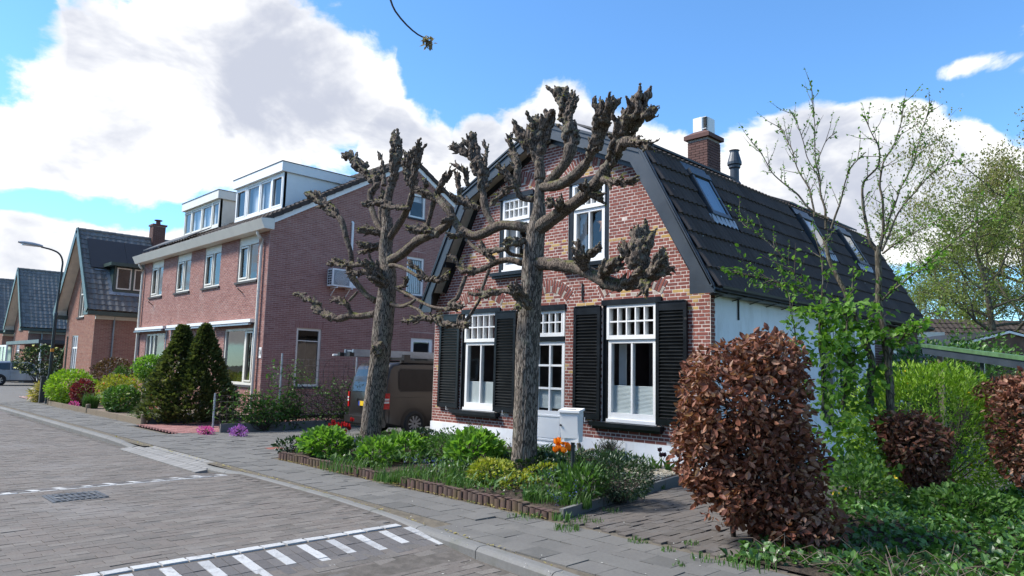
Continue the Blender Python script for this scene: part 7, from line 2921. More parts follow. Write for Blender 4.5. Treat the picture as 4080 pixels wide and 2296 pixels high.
def spiky(label, u, v, hu, hv, n=90, mat='twig_grey', leaf='leaf_dark'):
    g = ground_at(u, v + hv, .05)
    t = float((g - CAM) @ FW)
    T = thing('heather', label, 'plant', (g[0], g[1], .03), GRP)
    mb = MB(); lf = MB(); P_ = []; D_ = []
    for k in range(n):
        a = rng.uniform(0, 6.28); L = 2 * hv * t / PXM * rng.uniform(.55, 1.05)
        sp = hu * t / PXM
        e = g + np.array([math.cos(a) * sp * rng.random(), math.sin(a) * .25 * rng.random(), L])
        b0 = g + np.append(rng.normal(0, .05, 2), -.03)
        m = (b0 + e) / 2 + rng.normal(0, .03, 3)
        mb.tube([b0, m, e], [.005, .004, .0015], 4, False)
        for q in range(9):
            f = rng.uniform(.3, 1)
            P_.append(b0 + (e - b0) * f + rng.normal(0, .006, 3)); D_.append(np.array([rng.normal(), rng.normal(), 1.2]))
    mb.build('stems', MAT[mat], T, kind='stuff')
    P_, D_ = np.array(P_), np.array(D_)
    lf.scatter(*LEAF_SLIM, P_, rot_from(D_, roll=rng.uniform(0, 6, len(P_))), rng.uniform(.025, .05, len(P_)), rng.random(len(P_)))
    lf.build('foliage', MAT[leaf], T, kind='stuff')


spiky('brownish spiky heather against the plinth under the left window', 1890, 1735, 65, 48)
spiky('grey green spiky heather against the plinth under the right window', 2420, 1795, 80, 48, 120)
# grassy tufts along the front
for lab, u, v, w, h, n in (('grass tuft in the gap between the two palisade edgings', 1570, 1905, .3, .16, 260), ('grass tufts behind the left palisade', 1420, 1860, .55, .18, 380), ('grass tufts in front of the large bright green plant', 1720, 1905, .5, .22, 420),
                           ('long grass tufts behind the right palisade end', 2170, 1990, .26, .2, 380), ('long grass below the mailbox post', 2290, 2010, .2, .2, 240), ('grass tuft at the corner of the right palisade', 2235, 2062, .10, .09, 60),
                           ('grass between the yellow green plants', 1880, 1935, .35, .2, 300)):
    g = ground_at(u, v, .08)
    mb = MB()
    blades(mb, (g[0], g[1], .05), n, h, w)
    o = mb.build('grass_tuft', MAT['leaf_grass'])
    tag(o, lab, 'grass', 'grass tufts in the front garden')


def flowers(name, label, cat, spots, mat, kind, stem_h, group=None, leaves=True, size=.06):
    """spots: survey positions of blooms and of the foot; one thing per clump."""
    g = spots['foot']
    t = float((g - CAM) @ FW)
    T = thing(name, label, cat, tuple(g), group)
    sm = MB()
    for (u, v) in spots['heads']:
        c = at_depth(u, v, t + rng.normal(0, .06))
        b0 = np.array([g[0] + rng.normal(0, .05), g[1] + rng.normal(0, .05), .03])
        S_ = spline([b0, (b0 + c) / 2 + rng.normal(0, .015, 3), c], .05)
        sm.tube(S_, .004, 5, False)
        fl = MB()
        if kind == 'tulip':
            for k in range(6):
                a = k * 1.047 + rng.random()
                d = np.array([math.cos(a) * .42, math.sin(a) * .42, 1.0])
                rt_ = rot_from(d[None], up=(math.cos(a), math.sin(a), 0))
                fl.scatter(np.array([(0, 0, 0), (.36, .35, .14), (0, .45, .22), (-.36, .35, .14), (.27, .8, .06), (-.27, .8, .06), (0, 1.05, -.05)]) * np.array([1, 1, 1]), LEAF_OVAL[1], c[None], rt_, np.array([size * rng.uniform(.9, 1.15)]), rng.random())
        else:
            n = 9
            fl.scatter(*LEAF_TINY, np.repeat(c[None], n, 0) + rng.normal(0, size * .35, (n, 3)), rot_from(randdir(n)), np.full(n, size * .8), rng.random(n))
        fl.build('bloom', MAT[mat], T)
    sm.build('stems', MAT['leaf_mid'], T, kind='stuff')
    if leaves:
        lf = MB()
        n = 5 * len(spots['heads'])
        P_ = np.stack([g[0] + rng.normal(0, .07, n), g[1] + rng.normal(0, .07, n), np.full(n, .04)], 1)
        D_ = np.stack([rng.normal(0, .5, n), rng.normal(0, .5, n), np.ones(n)], 1)
        lf.scatter(*LEAF_SLIM, P_, rot_from(D_, roll=rng.uniform(0, 6, n)), rng.uniform(.6, 1., n) * stem_h * .8, rng.random(n))
        lf.build('foliage', MAT['leaf_mid'], T, kind='stuff')
    return T


cr = lambda x, y: (1000 + x / 1.9815, 1650 + y / 1.9815)
flowers('tulips', 'dark red tulips above the bright green plant near the van', 'tulips', dict(foot=np.array([1.05, -2.75, .05]), heads=[cr(*q) for q in ((625, 105), (650, 80), (655, 110), (680, 100), (700, 115), (725, 95), (745, 105), (765, 110), (775, 130), (720, 150), (740, 155), (640, 130))]),
        'petal_red', 'tulip', .4, size=.085)
flowers('tulip', 'single pink red tulip standing highest beside the van bumper', 'tulip', dict(foot=np.array([1.15, -2.55, .05]), heads=[cr(798, 63)]), 'petal_red', 'tulip', .4, size=.085)
fo_ = ground_at(2243, 1935, .05)
flowers('tulips', 'orange tulips blooming left of the mailbox post', 'tulips', dict(foot=fo_, heads=[(2218, 1775), (2232, 1768), (2243, 1775), (2213, 1805), (2225, 1798), (2247, 1808), (2262, 1790), (2268, 1800)]), 'petal_orange', 'tulip', .5, size=.095)
fo_ = ground_at(2640, 1885, .05)
flowers('tulips', 'dark plum tulips against the white plinth', 'tulips', dict(foot=fo_, heads=[(2628, 1802), (2634, 1823), (2648, 1822)]), 'petal_plum', 'tulip', .4, size=.075)


def speckle(label, u, v, hu, hv, mat, n, size, name='bluebells', spike=True):
    g = ground_at(u, v + hv, .05)
    t = float((g - CAM) @ FW)
    T = thing(name, label, 'flowers', tuple(g), 'small flowers in the front garden bed')
    st = MB(); fl = MB(); P_ = []
    w, h = hu * t / PXM, hv * 2 * t / PXM
    for k in range(n):
        x, y = rng.uniform(-w, w), rng.uniform(-.3, .3)
        z = h * rng.uniform(.5, 1.1) + .05
        b0 = np.array([g[0] + x, g[1] + y, .03]); e = np.array([g[0] + x + rng.normal(0, .02), g[1] + y, z])
        st.tube([b0, e], .003, 4, False)
        for q in range(10 if spike else 6):
            P_.append(e - np.array([0, 0, (.10 if spike else .02) * rng.random()]) + rng.normal(0, .012 if spike else .03, 3))
    P_ = np.array(P_)
    st.build('stems', MAT['leaf_mid'], T, kind='stuff')
    fl.scatter(*LEAF_TINY, P_, rot_from(randdir(len(P_))), rng.uniform(.7, 1.3, len(P_)) * size, rng.random(len(P_)))
    fl.build('blossom', MAT[mat], T, kind='stuff')


speckle('violet blue bluebells beside the big tree foot', 2195, 1905, 40, 38, 'petal_blue', 26, .022)
speckle('violet blue bluebells at the mailbox post foot', 2280, 1975, 60, 40, 'petal_blue', 22, .02)
speckle('violet blue bluebells among the grass left of the big tree', 1720, 1850, 90, 35, 'petal_blue', 22, .02)
speckle('violet blue bluebells near the tree by the van', 1420, 1790, 70, 35, 'petal_blue', 20, .02)
speckle('pale blue forget-me-nots behind the big tree foot', 2180, 1852, 42, 18, 'petal_sky', 46, .02, 'forget_me_nots', False)
speckle('pale blue forget-me-nots below the van tail light', 1560, 1765, 40, 16, 'petal_sky', 34, .022, 'forget_me_nots', False)

# low green growth filling the bed between the plants
n = 9000
x = rng.uniform(.95, 7.5, n); y = rng.uniform(-4.12, -.12, n)
q = (x < 7.5 - (y + 4.2) * .19) & (fbm(np.stack([x * 1.6, y * 1.6, 0 * x + 4], 1), 3) > .40) & ~((x > 5.8) & (y > -1.6))
x, y = x[q], y[q]
hgt = .05 + .22 * fbm(np.stack([x * 2.1, y * 2.1, 0 * x], 1), 3) * np.clip((y + 4.2) * 2.5, .2, 1)
p = np.stack([x, y, .06 + hgt * rng.uniform(.3, 1.1, len(x))], 1)
for nm, mt, tm, sz_, k in (('ground_cover', 'leaf_mid', LEAF_OVAL, .05, 0), ('ground_cover', 'leaf_grass', LEAF_SLIM, .13, 1), ('ground_cover', 'leaf_dark', LEAF_OVAL, .045, 2)):
    sel = (np.floor(fbm(np.stack([x * .9, y * .9, 0 * x + 8], 1), 2) * 12 + rng.random(len(x)) * 1.6) % 3) == k
    mb = MB()
    mb.scatter(*tm, p[sel], rot_from(randdir(sel.sum()) * .8 + np.array([0, 0, .9]), roll=rng.uniform(-1, 1, sel.sum())), rng.uniform(.6, 1.3, sel.sum()) * sz_, rng.random(sel.sum()))
    o = mb.build(nm, MAT[mt])
    tag(o, ('low mid green leaves filling the front garden bed', 'short grassy growth filling the front garden bed', 'low dark leaves filling the front garden bed')[k], 'ground cover', None, 'stuff')

# driftwood root beside the mailbox
dw = MB()
g = ground_at(2325, 1850, .05); t = float((g - CAM) @ FW)
pt = [at_depth(u, v, t) for u, v in ((2318, 1850), (2312, 1800), (2305, 1765))]
dw.tube(spline(pt, .04), np.linspace(.07, .03, len(spline(pt, .04))), 8, jitter=.5)
pt = [at_depth(u, v, t - .05) for u, v in ((2318, 1820), (2350, 1795), (2385, 1800), (2412, 1808))]
S_ = spline(pt, .04)
dw.tube(S_, np.linspace(.05, .008, len(S_)), 8, jitter=.5)
o = dw.build('driftwood', MAT['wood'], smooth=True)
tag(o, 'weathered grey driftwood root standing right of the mailbox', 'driftwood')

# ---- left-hand front garden
mb = MB()
mb.quad((-17.5, -3.9, .03), (-7.1, -3.9, .03), (-7.1, -.1, .05), (-17.5, -.1, .05))
o = mb.build('planting_bed', MAT['soil_pale'])
tag(o, 'dry soil bed in front of the pinkish brick house', None, None, 'structure')
T = thing('garden_edging', 'low weathered timber edging along the bed with colourful shrubs', 'edging', (-12.5, -3.9, 0))
for k in range(5):
    mb = MB()
    x0, x1 = -17.5 + k * 2.06, -17.5 + (k + 1) * 2.06 - .02
    mb.box((x0, -3.94, -.05), (x1, -3.89, .13))
    mb.build('board', MAT['wood'], T)
for x in (-17.5, -12.4, -7.16):
    mb = MB()
    mb.lathe([(.07, -.1), (.07, .24), (.06, .26), (0, .265)], 10, (x, -3.9, 0))
    mb.build('stake', MAT['wood'], T)
T = thing('garden_edging', 'dark edging boards between the conifers and the pink driveway', 'edging', (-7.1, -2, 0))
for k in range(2):
    mb = MB()
    mb.box((-7.14, -3.8 + k * 1.85, -.05), (-7.08, -3.8 + (k + 1) * 1.85 - .01, .17))
    mb.build('board', MAT['wood_dark'], T)

G2 = 'shrubs in the left front garden'
bush('shrub', 'lime green rounded shrub at the far end of the timber edging', 'shrub', (-17.3, -3.3, .62), (1.0, .8, .62), 'leaf_yellowgreen', .09, 3200, group=G2, up=.5)
bush('ornamental_grass', 'straw yellow ornamental grass mound by the street lamp', 'grass', (-19.5, -3.5, .3), (.55, .55, .38), 'leaf_straw', .28, 900, LEAF_SLIM, .8, up=-.1, group=G2)
bush('shrub', 'dark red leaved shrub with magenta flowers', 'shrub', (-15.75, -3.25, .50), (.42, .4, .45), 'leaf_red', .08, 1100, group=G2, extra=('petal_pink', .05, 20, LEAF_TINY))
bush('shrub', 'bronze leaved bush in front of the shaded brick wall', 'shrub', (-19.2, -1.4, 1.0), (.9, .8, .75), 'leaf_bronze', .09, 2200, group=G2)
bush('shrub', 'small upright dark green bush beside the bronze one', 'shrub', (-17.3, -1.6, .8), (.35, .35, .65), 'leaf_mid', .07, 1000, group=G2)
bush('shrub', 'golden azalea with coral blossoms in the left garden', 'shrub', (-14.6, -2.5, .60), (.95, .6, .55), 'leaf_gold', .08, 1900, group=G2, extra=('petal_coral', .07, 42, LEAF_TINY))
bush('shrub', 'golden green shrub beside the white drainpipe', 'shrub', (-14.9, -1.4, .8), (1.3, .6, .55), 'leaf_gold', .08, 1800, group=G2, extra=('petal_cream', .06, 20, LEAF_TINY))
bush('shrub', 'fresh green peony bush with white flowers in the left garden', 'shrub', (-11.9, -3.1, .40), (.75, .5, .42), 'leaf_mid', .10, 1500, group=G2, extra=('petal_white', .08, 5, LEAF_TINY))
mb = MB()
blades(mb, (-14.0, -3.45, .03), 420, .5, .22, .012, .9)
o = mb.build('daylily', MAT['leaf_mid'])
tag(o, 'fresh green strappy daylily tuft behind the timber edging', 'plant', G2)
bush('shrub', 'flat green creeping juniper at the timber stake', 'shrub', (-8.9, -3.3, .10), (.85, .4, .13), 'leaf_mid', .06, 900, LEAF_SLIM, .8, group=G2)
bush('shrub', 'small orange leaved plant at the foot of the conifers', 'shrub', (-9.6, -3.0, .35), (.16, .2, .3), 'petal_coral', .06, 160, group=G2)
bush('cushion_flowers', 'magenta pink cushion flowers in the left garden edging', 'flowers', (-15.2, -3.65, .10), (.28, .15, .12), 'petal_pink', .04, 340, LEAF_TINY, .5, group='cushion flowers')
bush('cushion_flowers', 'bright pink cushion flowers at the foot of the fence post', 'flowers', (-3.72, -3.62, .06), (.32, .16, .12), 'petal_pink', .04, 420, LEAF_TINY, .5, group='cushion flowers')
bush('cushion_flowers', 'mauve cushion flowers under the wire fence', 'flowers', (-3.0, -3.18, .07), (.30, .18, .15), 'petal_mauve', .045, 480, LEAF_TINY, .5, group='cushion flowers')
bush('shrub', 'creamy white flowering rhododendron behind the street lamp', 'shrub', (-33, -1.15, 1.55), (.5, 1.35, .8), 'leaf_dark', .14, 1300, base=(-33, -1.15, 0), extra=('petal_cream', .13, 70, LEAF_OVAL))

# ball tree and conifers
BT = bush('ball_tree', 'small ball-headed tree with fresh green leaves by the white entrance', 'tree', (-10.73, -2.66, 1.42), (.50, .50, .40), 'leaf_lime', .075, 2200, group=None, shell=.5)
mb = MB(); mb.tube([(-10.73, -2.66, 0), (-10.71, -2.66, .6), (-10.73, -2.66, 1.3)], [.03, .026, .03], 8)
mb.build('trunk', MAT['bark_smooth'], BT, smooth=True)
mb = MB(); mb.box((-9.75, -3.2, 0), (-9.69, -3.14, .75))
o = mb.build('garden_stake', MAT['wood']); tag(o, 'short pale wooden stake left of the conifers', 'stake')


def conifer(label, x, y, h, r, seed):
    T = thing('conifer', label, 'tree', (x, y, 0), 'conifers beside the pink driveway')
    mb = MB(); mb.tube([(x, y, 0), (x, y, h * .9)], [.07, .015], 7)
    mb.build('trunk', MAT['bark'], T)
    n = 6500
    z = h * (1 - rng.random(n) ** .62)
    z = rng.random(n) ** .9 * h
    prof = np.interp(z / h, [0, .12, .3, .55, .8, 1], [.85, 1.0, .90, .56, .27, .03]) * r
    a = rng.uniform(0, 2 * np.pi, n)
    lump = .72 + .5 * fbm(np.stack([np.cos(a) * 2.2 + seed, np.sin(a) * 2.2, z * 3.4], 1), 3)
    rr = prof * lump * (1 - .3 * rng.random(n) ** 2)
    p = np.stack([x + rr * np.cos(a), y + rr * np.sin(a), z + .03], 1)
    d = np.stack([np.cos(a), np.sin(a), np.full(n, .55)], 1) + randdir(n) * .55
    fan = (np.array([(0, 0, 0), (.30, .45, .02), (.12, .8, .0), (0, 1, -.06), (-.14, .78, .0), (-.30, .45, .02)]), np.array([(0, 1, 2), (0, 2, 3), (0, 3, 4), (0, 4, 5)]))
    mb = MB()
    mb.scatter(*fan, p, rot_from(d, roll=rng.uniform(-1.2, 1.2, n)), rng.uniform(.08, .17, n), rng.random(n))
    mb.build('crown', MAT['leaf_conifer'], T, kind='stuff')


conifer('dark green conifer with the left of the two tips', -7.42, -2.98, 2.58, 1.0, 1.)
conifer('dark green conifer with the right of the two tips', -6.95, -2.55, 2.60, .96, 5.)

# weeds in the paving joints
mb = MB()
for (u, v, n, h, w) in ((2660, 2195, 26, .05, .07), (2750, 2170, 30, .06, .08), (2700, 2255, 22, .045, .06), (2540, 2160, 40, .05, .1), (2250, 2110, 80, .07, .15), (2130, 2000, 40, .06, .12), (2620, 1945, 70, .07, .12),
                        (2090, 2060, 60, .07, .2), (1900, 1998, 30, .05, .15), (2800, 2230, 26, .06, .12), (2880, 2240, 30, .07, .15), (2440, 2040, 40, .06, .12), (1570, 1925, 40, .05, .15), (3000, 2260, 80, .10, .2), (2330, 2075, 60, .06, .2)):
    g = ground_at(u, v)
    blades(mb, (g[0], g[1], -.005), n, h, w, .005)
o = mb.build('weeds', MAT['leaf_grass'])
tag(o, 'small green weeds growing in the paving joints', 'weeds', None, 'stuff')
mb = MB()
n = 420
x = rng.uniform(1.3, 7.6, n); y = -4.33 + rng.normal(0, .03, n)
x2 = rng.uniform(-4, 9, 260); y2 = kerb_y(x2) + .15 + rng.normal(0, .012, 260)
P_ = np.vstack([np.stack([x, y, np.full(n, .006)], 1), np.stack([x2, y2, np.full(260, .006)], 1)])
mb.scatter(*LEAF_TINY, P_, rot_from(np.stack([rng.normal(size=len(P_)), rng.normal(size=len(P_)), np.full(len(P_), .15)], 1)), rng.uniform(.015, .05, len(P_)), rng.random(len(P_)))
o = mb.build('plant_litter', MAT['leaf_straw'])
tag(o, 'straw coloured plant litter along the edging and kerb', 'litter', None, 'stuff')
mb = MB()
P_ = []
for k in range(60):
    g = ground_at(rng.uniform(1600, 2900), rng.uniform(2000, 2290))
    P_.append((g[0], g[1], .006))
P_ = np.array(P_)
mb.scatter(*LEAF_TINY, P_, rot_from(np.stack([rng.normal(size=60), rng.normal(size=60), np.full(60, .1)], 1)), rng.uniform(.01, .03, 60), rng.random(60))
o = mb.build('fallen_petals', MAT['petal_white'])
tag(o, 'tiny white petals scattered on the pavement', 'petals', None, 'stuff')

# ---------------------------------------------------------------- van, car, lamp, mailbox, fence
def extrude_body(mb, prof, x0, x1, round_=.07, inset=None, tint=.5, mat=0):
    """Side silhouette (y, z) swept across x with rounded long edges; inset(z) pulls the flanks in higher up."""
    prof = np.array(prof, float)
    c = prof.mean(0)
    n = len(prof)
    secs = [(0., .92), (.25, .975), (1., 1.0)]
    xs = [(x0 + round_ * a, k) for a, k in secs] + [(x1 - round_ * a, k) for a, k in secs[::-1]]
    rings = []
    for x, k in xs:
        q = c + (prof - c) * np.array([1 - (1 - k) * .35, k])
        sgn = 1 if x > (x0 + x1) / 2 else -1
        ins = np.array([inset(z) if inset else 0 for z in q[:, 1]])
        rings.append(np.stack([x - sgn * ins, q[:, 0], q[:, 1]], 1))
    V = np.vstack(rings)
    m = len(rings)
    F4 = [[i * n + j, i * n + (j + 1) % n, (i + 1) * n + (j + 1) % n, (i + 1) * n + j] for i in range(m - 1) for j in range(n)]
    mb.add(V, F4, tint, mat)
    for r_, fl in ((rings[0], 1), (rings[-1], 0)):
        cc = r_.mean(0)
        mb.add(np.vstack([cc[None], r_]), [[0, 1 + j, 1 + (j + 1) % n] if fl else [0, 1 + (j + 1) % n, 1 + j] for j in range(n)], tint, mat)


def wheel(parent, x, y, z, r, w, out, spokes=10, rim_mat='steel'):
    """A wheel whose outer face points along out (+1 or -1 in x)."""
    W_ = MB()
    W_.lathe([(r * .62, -w / 2), (r * .93, -w / 2), (r, -w * .3), (r, w * .3), (r * .93, w / 2), (r * .66, w / 2), (r * .62, w * .3)], 28, (x, y, z), axis='X')
    t = W_.build('wheel', MAT['rubber'], parent, smooth=True)
    b = MB()
    b.lathe([(r * .66, out * w * .42), (r * .60, out * w * .46), (r * .56, out * w * .2), (.001, out * w * .12)], 28, (x, y, z), axis='X')
    b.build('rim', MAT['iron'], t, smooth=True)
    for k in range(spokes):
        a = k * 2 * np.pi / spokes
        s = MB()
        d = np.array([0, math.cos(a), math.sin(a)])
        s.beam(np.array([x + out * w * .40, y, z]) + d * r * .08, np.array([x + out * w * .44, y, z]) + d * r * .60, r * .13, .02, up=(1, 0, 0))
        s.build('spoke', MAT[rim_mat], t)
    return t


V_ = thing('van', 'dark brown van with ladder rack parked nose-in beside the brick house', 'van', (-1.65, 1.3, 0))
XR, XL = -.80, -2.30
prof = [(-.74, .30), (-.79, .42), (-.78, .98), (-.72, 1.35), (-.63, 1.62), (-.55, 1.70), (-.35, 1.745), (.5, 1.76), (1.8, 1.755), (2.25, 1.70), (2.75, 1.28), (2.95, 1.08), (3.4, .98), (3.55, .85), (3.58, .4), (3.45, .25), (2.6, .22), (.9, .22), (-.4, .22)]
mb = MB()
extrude_body(mb, prof, XL, XR, .08, lambda z: max(0, z - 1.0) * .10)
mb.build('body', MAT['van_paint'], V_, smooth=True)
SV = Wall((XR, 0, 0), (0, 1, 0))
ins = lambda z: -max(0, z - 1.0) * .10 + .004


def flank(mb, pts, d=0.004):
    mb.poly([np.array([XR - max(0, z - 1.0) * .10 + d, y, z]) for y, z in pts])


rr = lambda y0, y1, z0, z1, c=.07: [(y0 + c, z0), (y1 - c, z0), (y1, z0 + c), (y1, z1 - c), (y1 - c, z1), (y0 + c, z1), (y0, z1 - c), (y0, z0 + c)]
for (y0, y1, z0, z1) in ((-.36, .78, 1.07, 1.585), (.92, 1.75, 1.07, 1.58), (1.85, 2.45, 1.08, 1.5)):
    mb = MB()
    flank(mb, rr(y0 - .02, y1 + .02, z0 - .02, z1 + .02, .08), .004)
    w = mb.build('side_window', MAT['black_plastic'], V_)
    mb = MB()
    flank(mb, rr(y0, y1, z0, z1), .008)
    mb.build('pane', m_plain('dark tinted glass', (.006, .006, .008), .15, var=.1, spec=.25), w)
# seams, rail, handles
mb = MB()
for y0, z0, y1, z1 in ((-.50, .92, .42, .93), (.85, .30, .85, 1.62), (1.80, .30, 1.80, 1.6), (-.62, .32, -.62, .62)):
    mb.beam((XR + .003 - max(0, z0 - 1) * .1, y0, z0), (XR + .003 - max(0, z1 - 1) * .1, y1, z1), .006, .012, up=(1, 0, 0))
mb.build('panel_seam', MAT['black_plastic'], V_)
# wheel arch and wheels
for y in (.11, 2.72):
    mb = MB()
    a = np.linspace(R(-8), R(188), 24)
    ri, ro = .335, .385
    mb.add(np.vstack([np.stack([np.full(24, XR + .006), y + ri * np.cos(a), .285 + ri * np.sin(a)], 1), np.stack([np.full(24, XR + .008), y + ro * np.cos(a), .285 + ro * np.sin(a)], 1)]), [[i, i + 1, 25 + i, 24 + i] for i in range(23)])
    mb.build('wheel_arch', MAT['van_paint'], V_)
    mb = MB()
    a = np.linspace(0, 2 * np.pi, 28)
    mb.add(np.vstack([[[XR + .003, y, .285]], np.stack([np.full(28, XR + .003), y + .335 * np.cos(a), .285 + .335 * np.sin(a)], 1)]), [[0, 1 + i, 1 + (i + 1) % 28] for i in range(28)])
    mb.build('arch_recess', MAT['black_plastic'], V_)
    wheel(V_, XR - .07, y, .305, .305, .19, 1, 10)
    wheel(V_, XL + .07, y, .305, .305, .19, -1, 10)
# rear: doors, windows, lamps, bumper, plate
RW = Wall((XL, -.79, 0), (1, 0, 0))
wv = XR - XL
rear = lambda x, z: np.array([x, -.785 + np.interp(z, [.42, .98, 1.35, 1.62], [-.003, .003, .06, .15]) - .012, z])
for x0, x1 in ((XL + .14, -1.58), (-1.50, XR - .14)):
    mb = MB()
    mb.poly([rear(x, z) for x, z in ((x0, 1.04), (x1, 1.04), (x1, 1.56), (x0 + .04, 1.56))])
    w = mb.build('rear_window', m_plain('rear window glass', (.02, .025, .03), .06, var=.1, spec=.7), V_)
mb = MB()
mb.beam(rear(-1.54, .34), rear(-1.54, 1.64), .01, .008, up=(0, 1, 0))
mb.build('door_seam', MAT['black_plastic'], V_)
mb = MB()
mb.box((XL + .02, -.90, .30), (XR - .01, -.70, .46))
mb.box((XL + .04, -.87, .24), (XR - .02, -.70, .31))
mb.build('rear_bumper', MAT['van_paint'], V_)
for x, s_ in ((XR, 1), (XL, -1)):
    mb = MB()
    mb.box((x - s_ * .05, -.80, .66), (x + s_ * .004, -.62, 1.02))
    tl_ = mb.build('tail_light', MAT['lamp_red'], V_)
    mb = MB()
    mb.box((x - s_ * .045, -.806, .79), (x + s_ * .008, -.64, .835)); mb.box((x - s_ * .045, -.806, .86), (x + s_ * .008, -.64, .90))
    mb.build('clear_lens', MAT['lamp_white'], tl_)
mb = MB()
mb.box((-1.80, -.815, .70), (-1.28, -.795, .81))
npl = mb.build('number_plate', MAT['plate_yellow'], V_)
mb = MB()
mb.box((-1.80, -.819, .702), (-1.75, -.8155, .808))
mb.build('plate_strip', MAT['plate_blue'], npl)
mb = MB()
mb.box((-1.95, -.83, .84), (-1.85, -.80, .865))
mb.build('door_handle', MAT['van_paint'], V_)
for x in (XR - .09, XL + .09):
    mb = MB()
    mb.box((x - .03, -.3, 1.74), (x + .03, 2.0, 1.80))
    mb.build('roof_rail', MAT['black_plastic'], V_)
for y in (-.15, .95):
    mb = MB()
    mb.box((XL + .05, y - .05, 1.80), (XR - .05, y + .05, 1.86))
    mb.box((XR - .13, y - .09, 1.76), (XR - .03, y + .09, 1.93)); mb.box((XL + .03, y - .09, 1.76), (XL + .13, y + .09, 1.93))
    mb.build('roof_bar', MAT['black_plastic'], V_)
LD = thing('ladder', 'aluminium extension ladder lying on the roof rack of the brown van', 'ladder', (-1.6, .5, 1.87))
for k, (x0, x1, z) in enumerate(((-1.95, -1.50, 1.905), (-1.90, -1.55, 1.985))):
    for x in (x0, x1):
        mb = MB()
        mb.box((x - .02, -1.30 + k * .1, z - .042), (x + .02, 2.5, z + .042))
        mb.build('rail', MAT['alu'], LD)
    for y in np.arange(-1.15, 2.5, .28):
        mb = MB()
        mb.tube([(x0, y, z), (x1, y, z)], .014, 6)
        mb.build('rung', MAT['alu'], LD)
mb = MB()
mb.box((-1.99, -1.34, 1.86), (-1.88, -1.22, 1.95)); mb.box((-1.56, -1.34, 1.86), (-1.45, -1.22, 1.95))
mb.build('end_cap', MAT['black_plastic'], LD)
pb = MB(); pb.tube([(-2.1, -1.4, 1.885), (-2.1, 2.2, 1.885)], .025, 8)
o = pb.build('pipe', MAT['white_plastic']); tag(o, 'pale plastic pipe tied on the van roof beside the ladder', 'pipe')
pb = MB()
for k in range(6):
    pb.tube([(-.55 + k * .05, -.1, .04 + .02 * k), (-.15 + k * .03, .9, .10 + .02 * k)], .012, 6)
o = pb.build('metal_bars', MAT['galv']); tag(o, 'thin metal bars lying between the van wheel and the white plinth', 'bars')

# ---- silver estate car
C_R = thing('car', 'silver blue estate car parked beyond the street lamp', 'car', (-40.9, -.6, 0))
XR2, XL2 = -40.0, -41.8
prof = [(-2.85, .38), (-2.95, .62), (-2.90, .95), (-2.78, 1.12), (-2.55, 1.36), (-2.3, 1.44), (-1.4, 1.49), (-.6, 1.47), (-.35, 1.42), (.45, 1.02), (1.45, .86), (1.72, .66), (1.75, .36), (1.6, .24), (-2.6, .24)]
mb = MB()
extrude_body(mb, prof, XL2, XR2, .1, lambda z: max(0, z - .9) * .28)
mb.build('body', MAT['car_paint'], C_R, smooth=True)


def flank2(mb, pts, d):
    mb.poly([np.array([XR2 - max(0, z - .9) * .28 + d, y, z]) for y, z in pts])


for pts in ([(-2.35, .98), (-1.45, .97), (-1.45, 1.38), (-2.1, 1.36), (-2.45, 1.20)], [(-1.38, .97), (-.62, .96), (-.62, 1.39), (-1.38, 1.385)], [(-.54, .96), (.22, .98), (.02, 1.12), (-.38, 1.35), (-.54, 1.38)]):
    mb = MB()
    flank2(mb, pts, .012)
    mb.build('side_window', m_plain('car window glass', (.03, .04, .045), .06, var=.1, spec=.7), C_R)
mb = MB()
for y in (-1.42, -.58, .35):
    mb.beam((XR2 + .004, y, .34), (XR2 + .004, y, .95), .006, .01, up=(1, 0, 0))
mb.build('door_seam', MAT['black_plastic'], C_R)
for y in (-1.25, -.45):
    mb = MB(); mb.box((XR2 - .02, y - .1, .80), (XR2 + .03, y + .1, .83)); mb.build('door_handle', MAT['car_paint'], C_R)
mb = MB(); mb.box((XR2 - .05, .02, .98), (XR2 + .15, .2, 1.12)); mb.build('wing_mirror', MAT['car_paint'], C_R)
mb = MB(); mb.box((XR2 - .02, -2.4, .255), (XR2 + .012, 1.5, .33)); mb.build('sill', MAT['black_plastic'], C_R)
for y in (-1.97, .74):
    mb = MB()
    a = np.linspace(0, 2 * np.pi, 28)
    mb.add(np.vstack([[[XR2 + .004, y, .33]], np.stack([np.full(28, XR2 + .004), y + .37 * np.cos(a), .33 + .37 * np.sin(a)], 1)]), [[0, 1 + i, 1 + (i + 1) % 28] for i in range(28)])
    mb.build('arch_recess', MAT['black_plastic'], C_R)
    wheel(C_R, XR2 - .05, y, .32, .32, .2, 1, 7)
    wheel(C_R, XL2 + .05, y, .32, .32, .2, -1, 7)
mb = MB(); mb.box((XR2 - .35, 1.45, .62), (XR2 - .02, 1.70, .76)); mb.build('headlight', MAT['lamp_white'], C_R)
mb = MB(); mb.box((XR2 - .2, -2.96, .75), (XR2 - .0, -2.8, 1.05)); mb.build('tail_light', MAT['lamp_red'], C_R)
mb = MB(); mb.beam((XR2 - .3, -2.3, 1.47), (XR2 - .3, -.6, 1.51), .03, .03); mb.build('roof_rail', MAT['steel'], C_R)

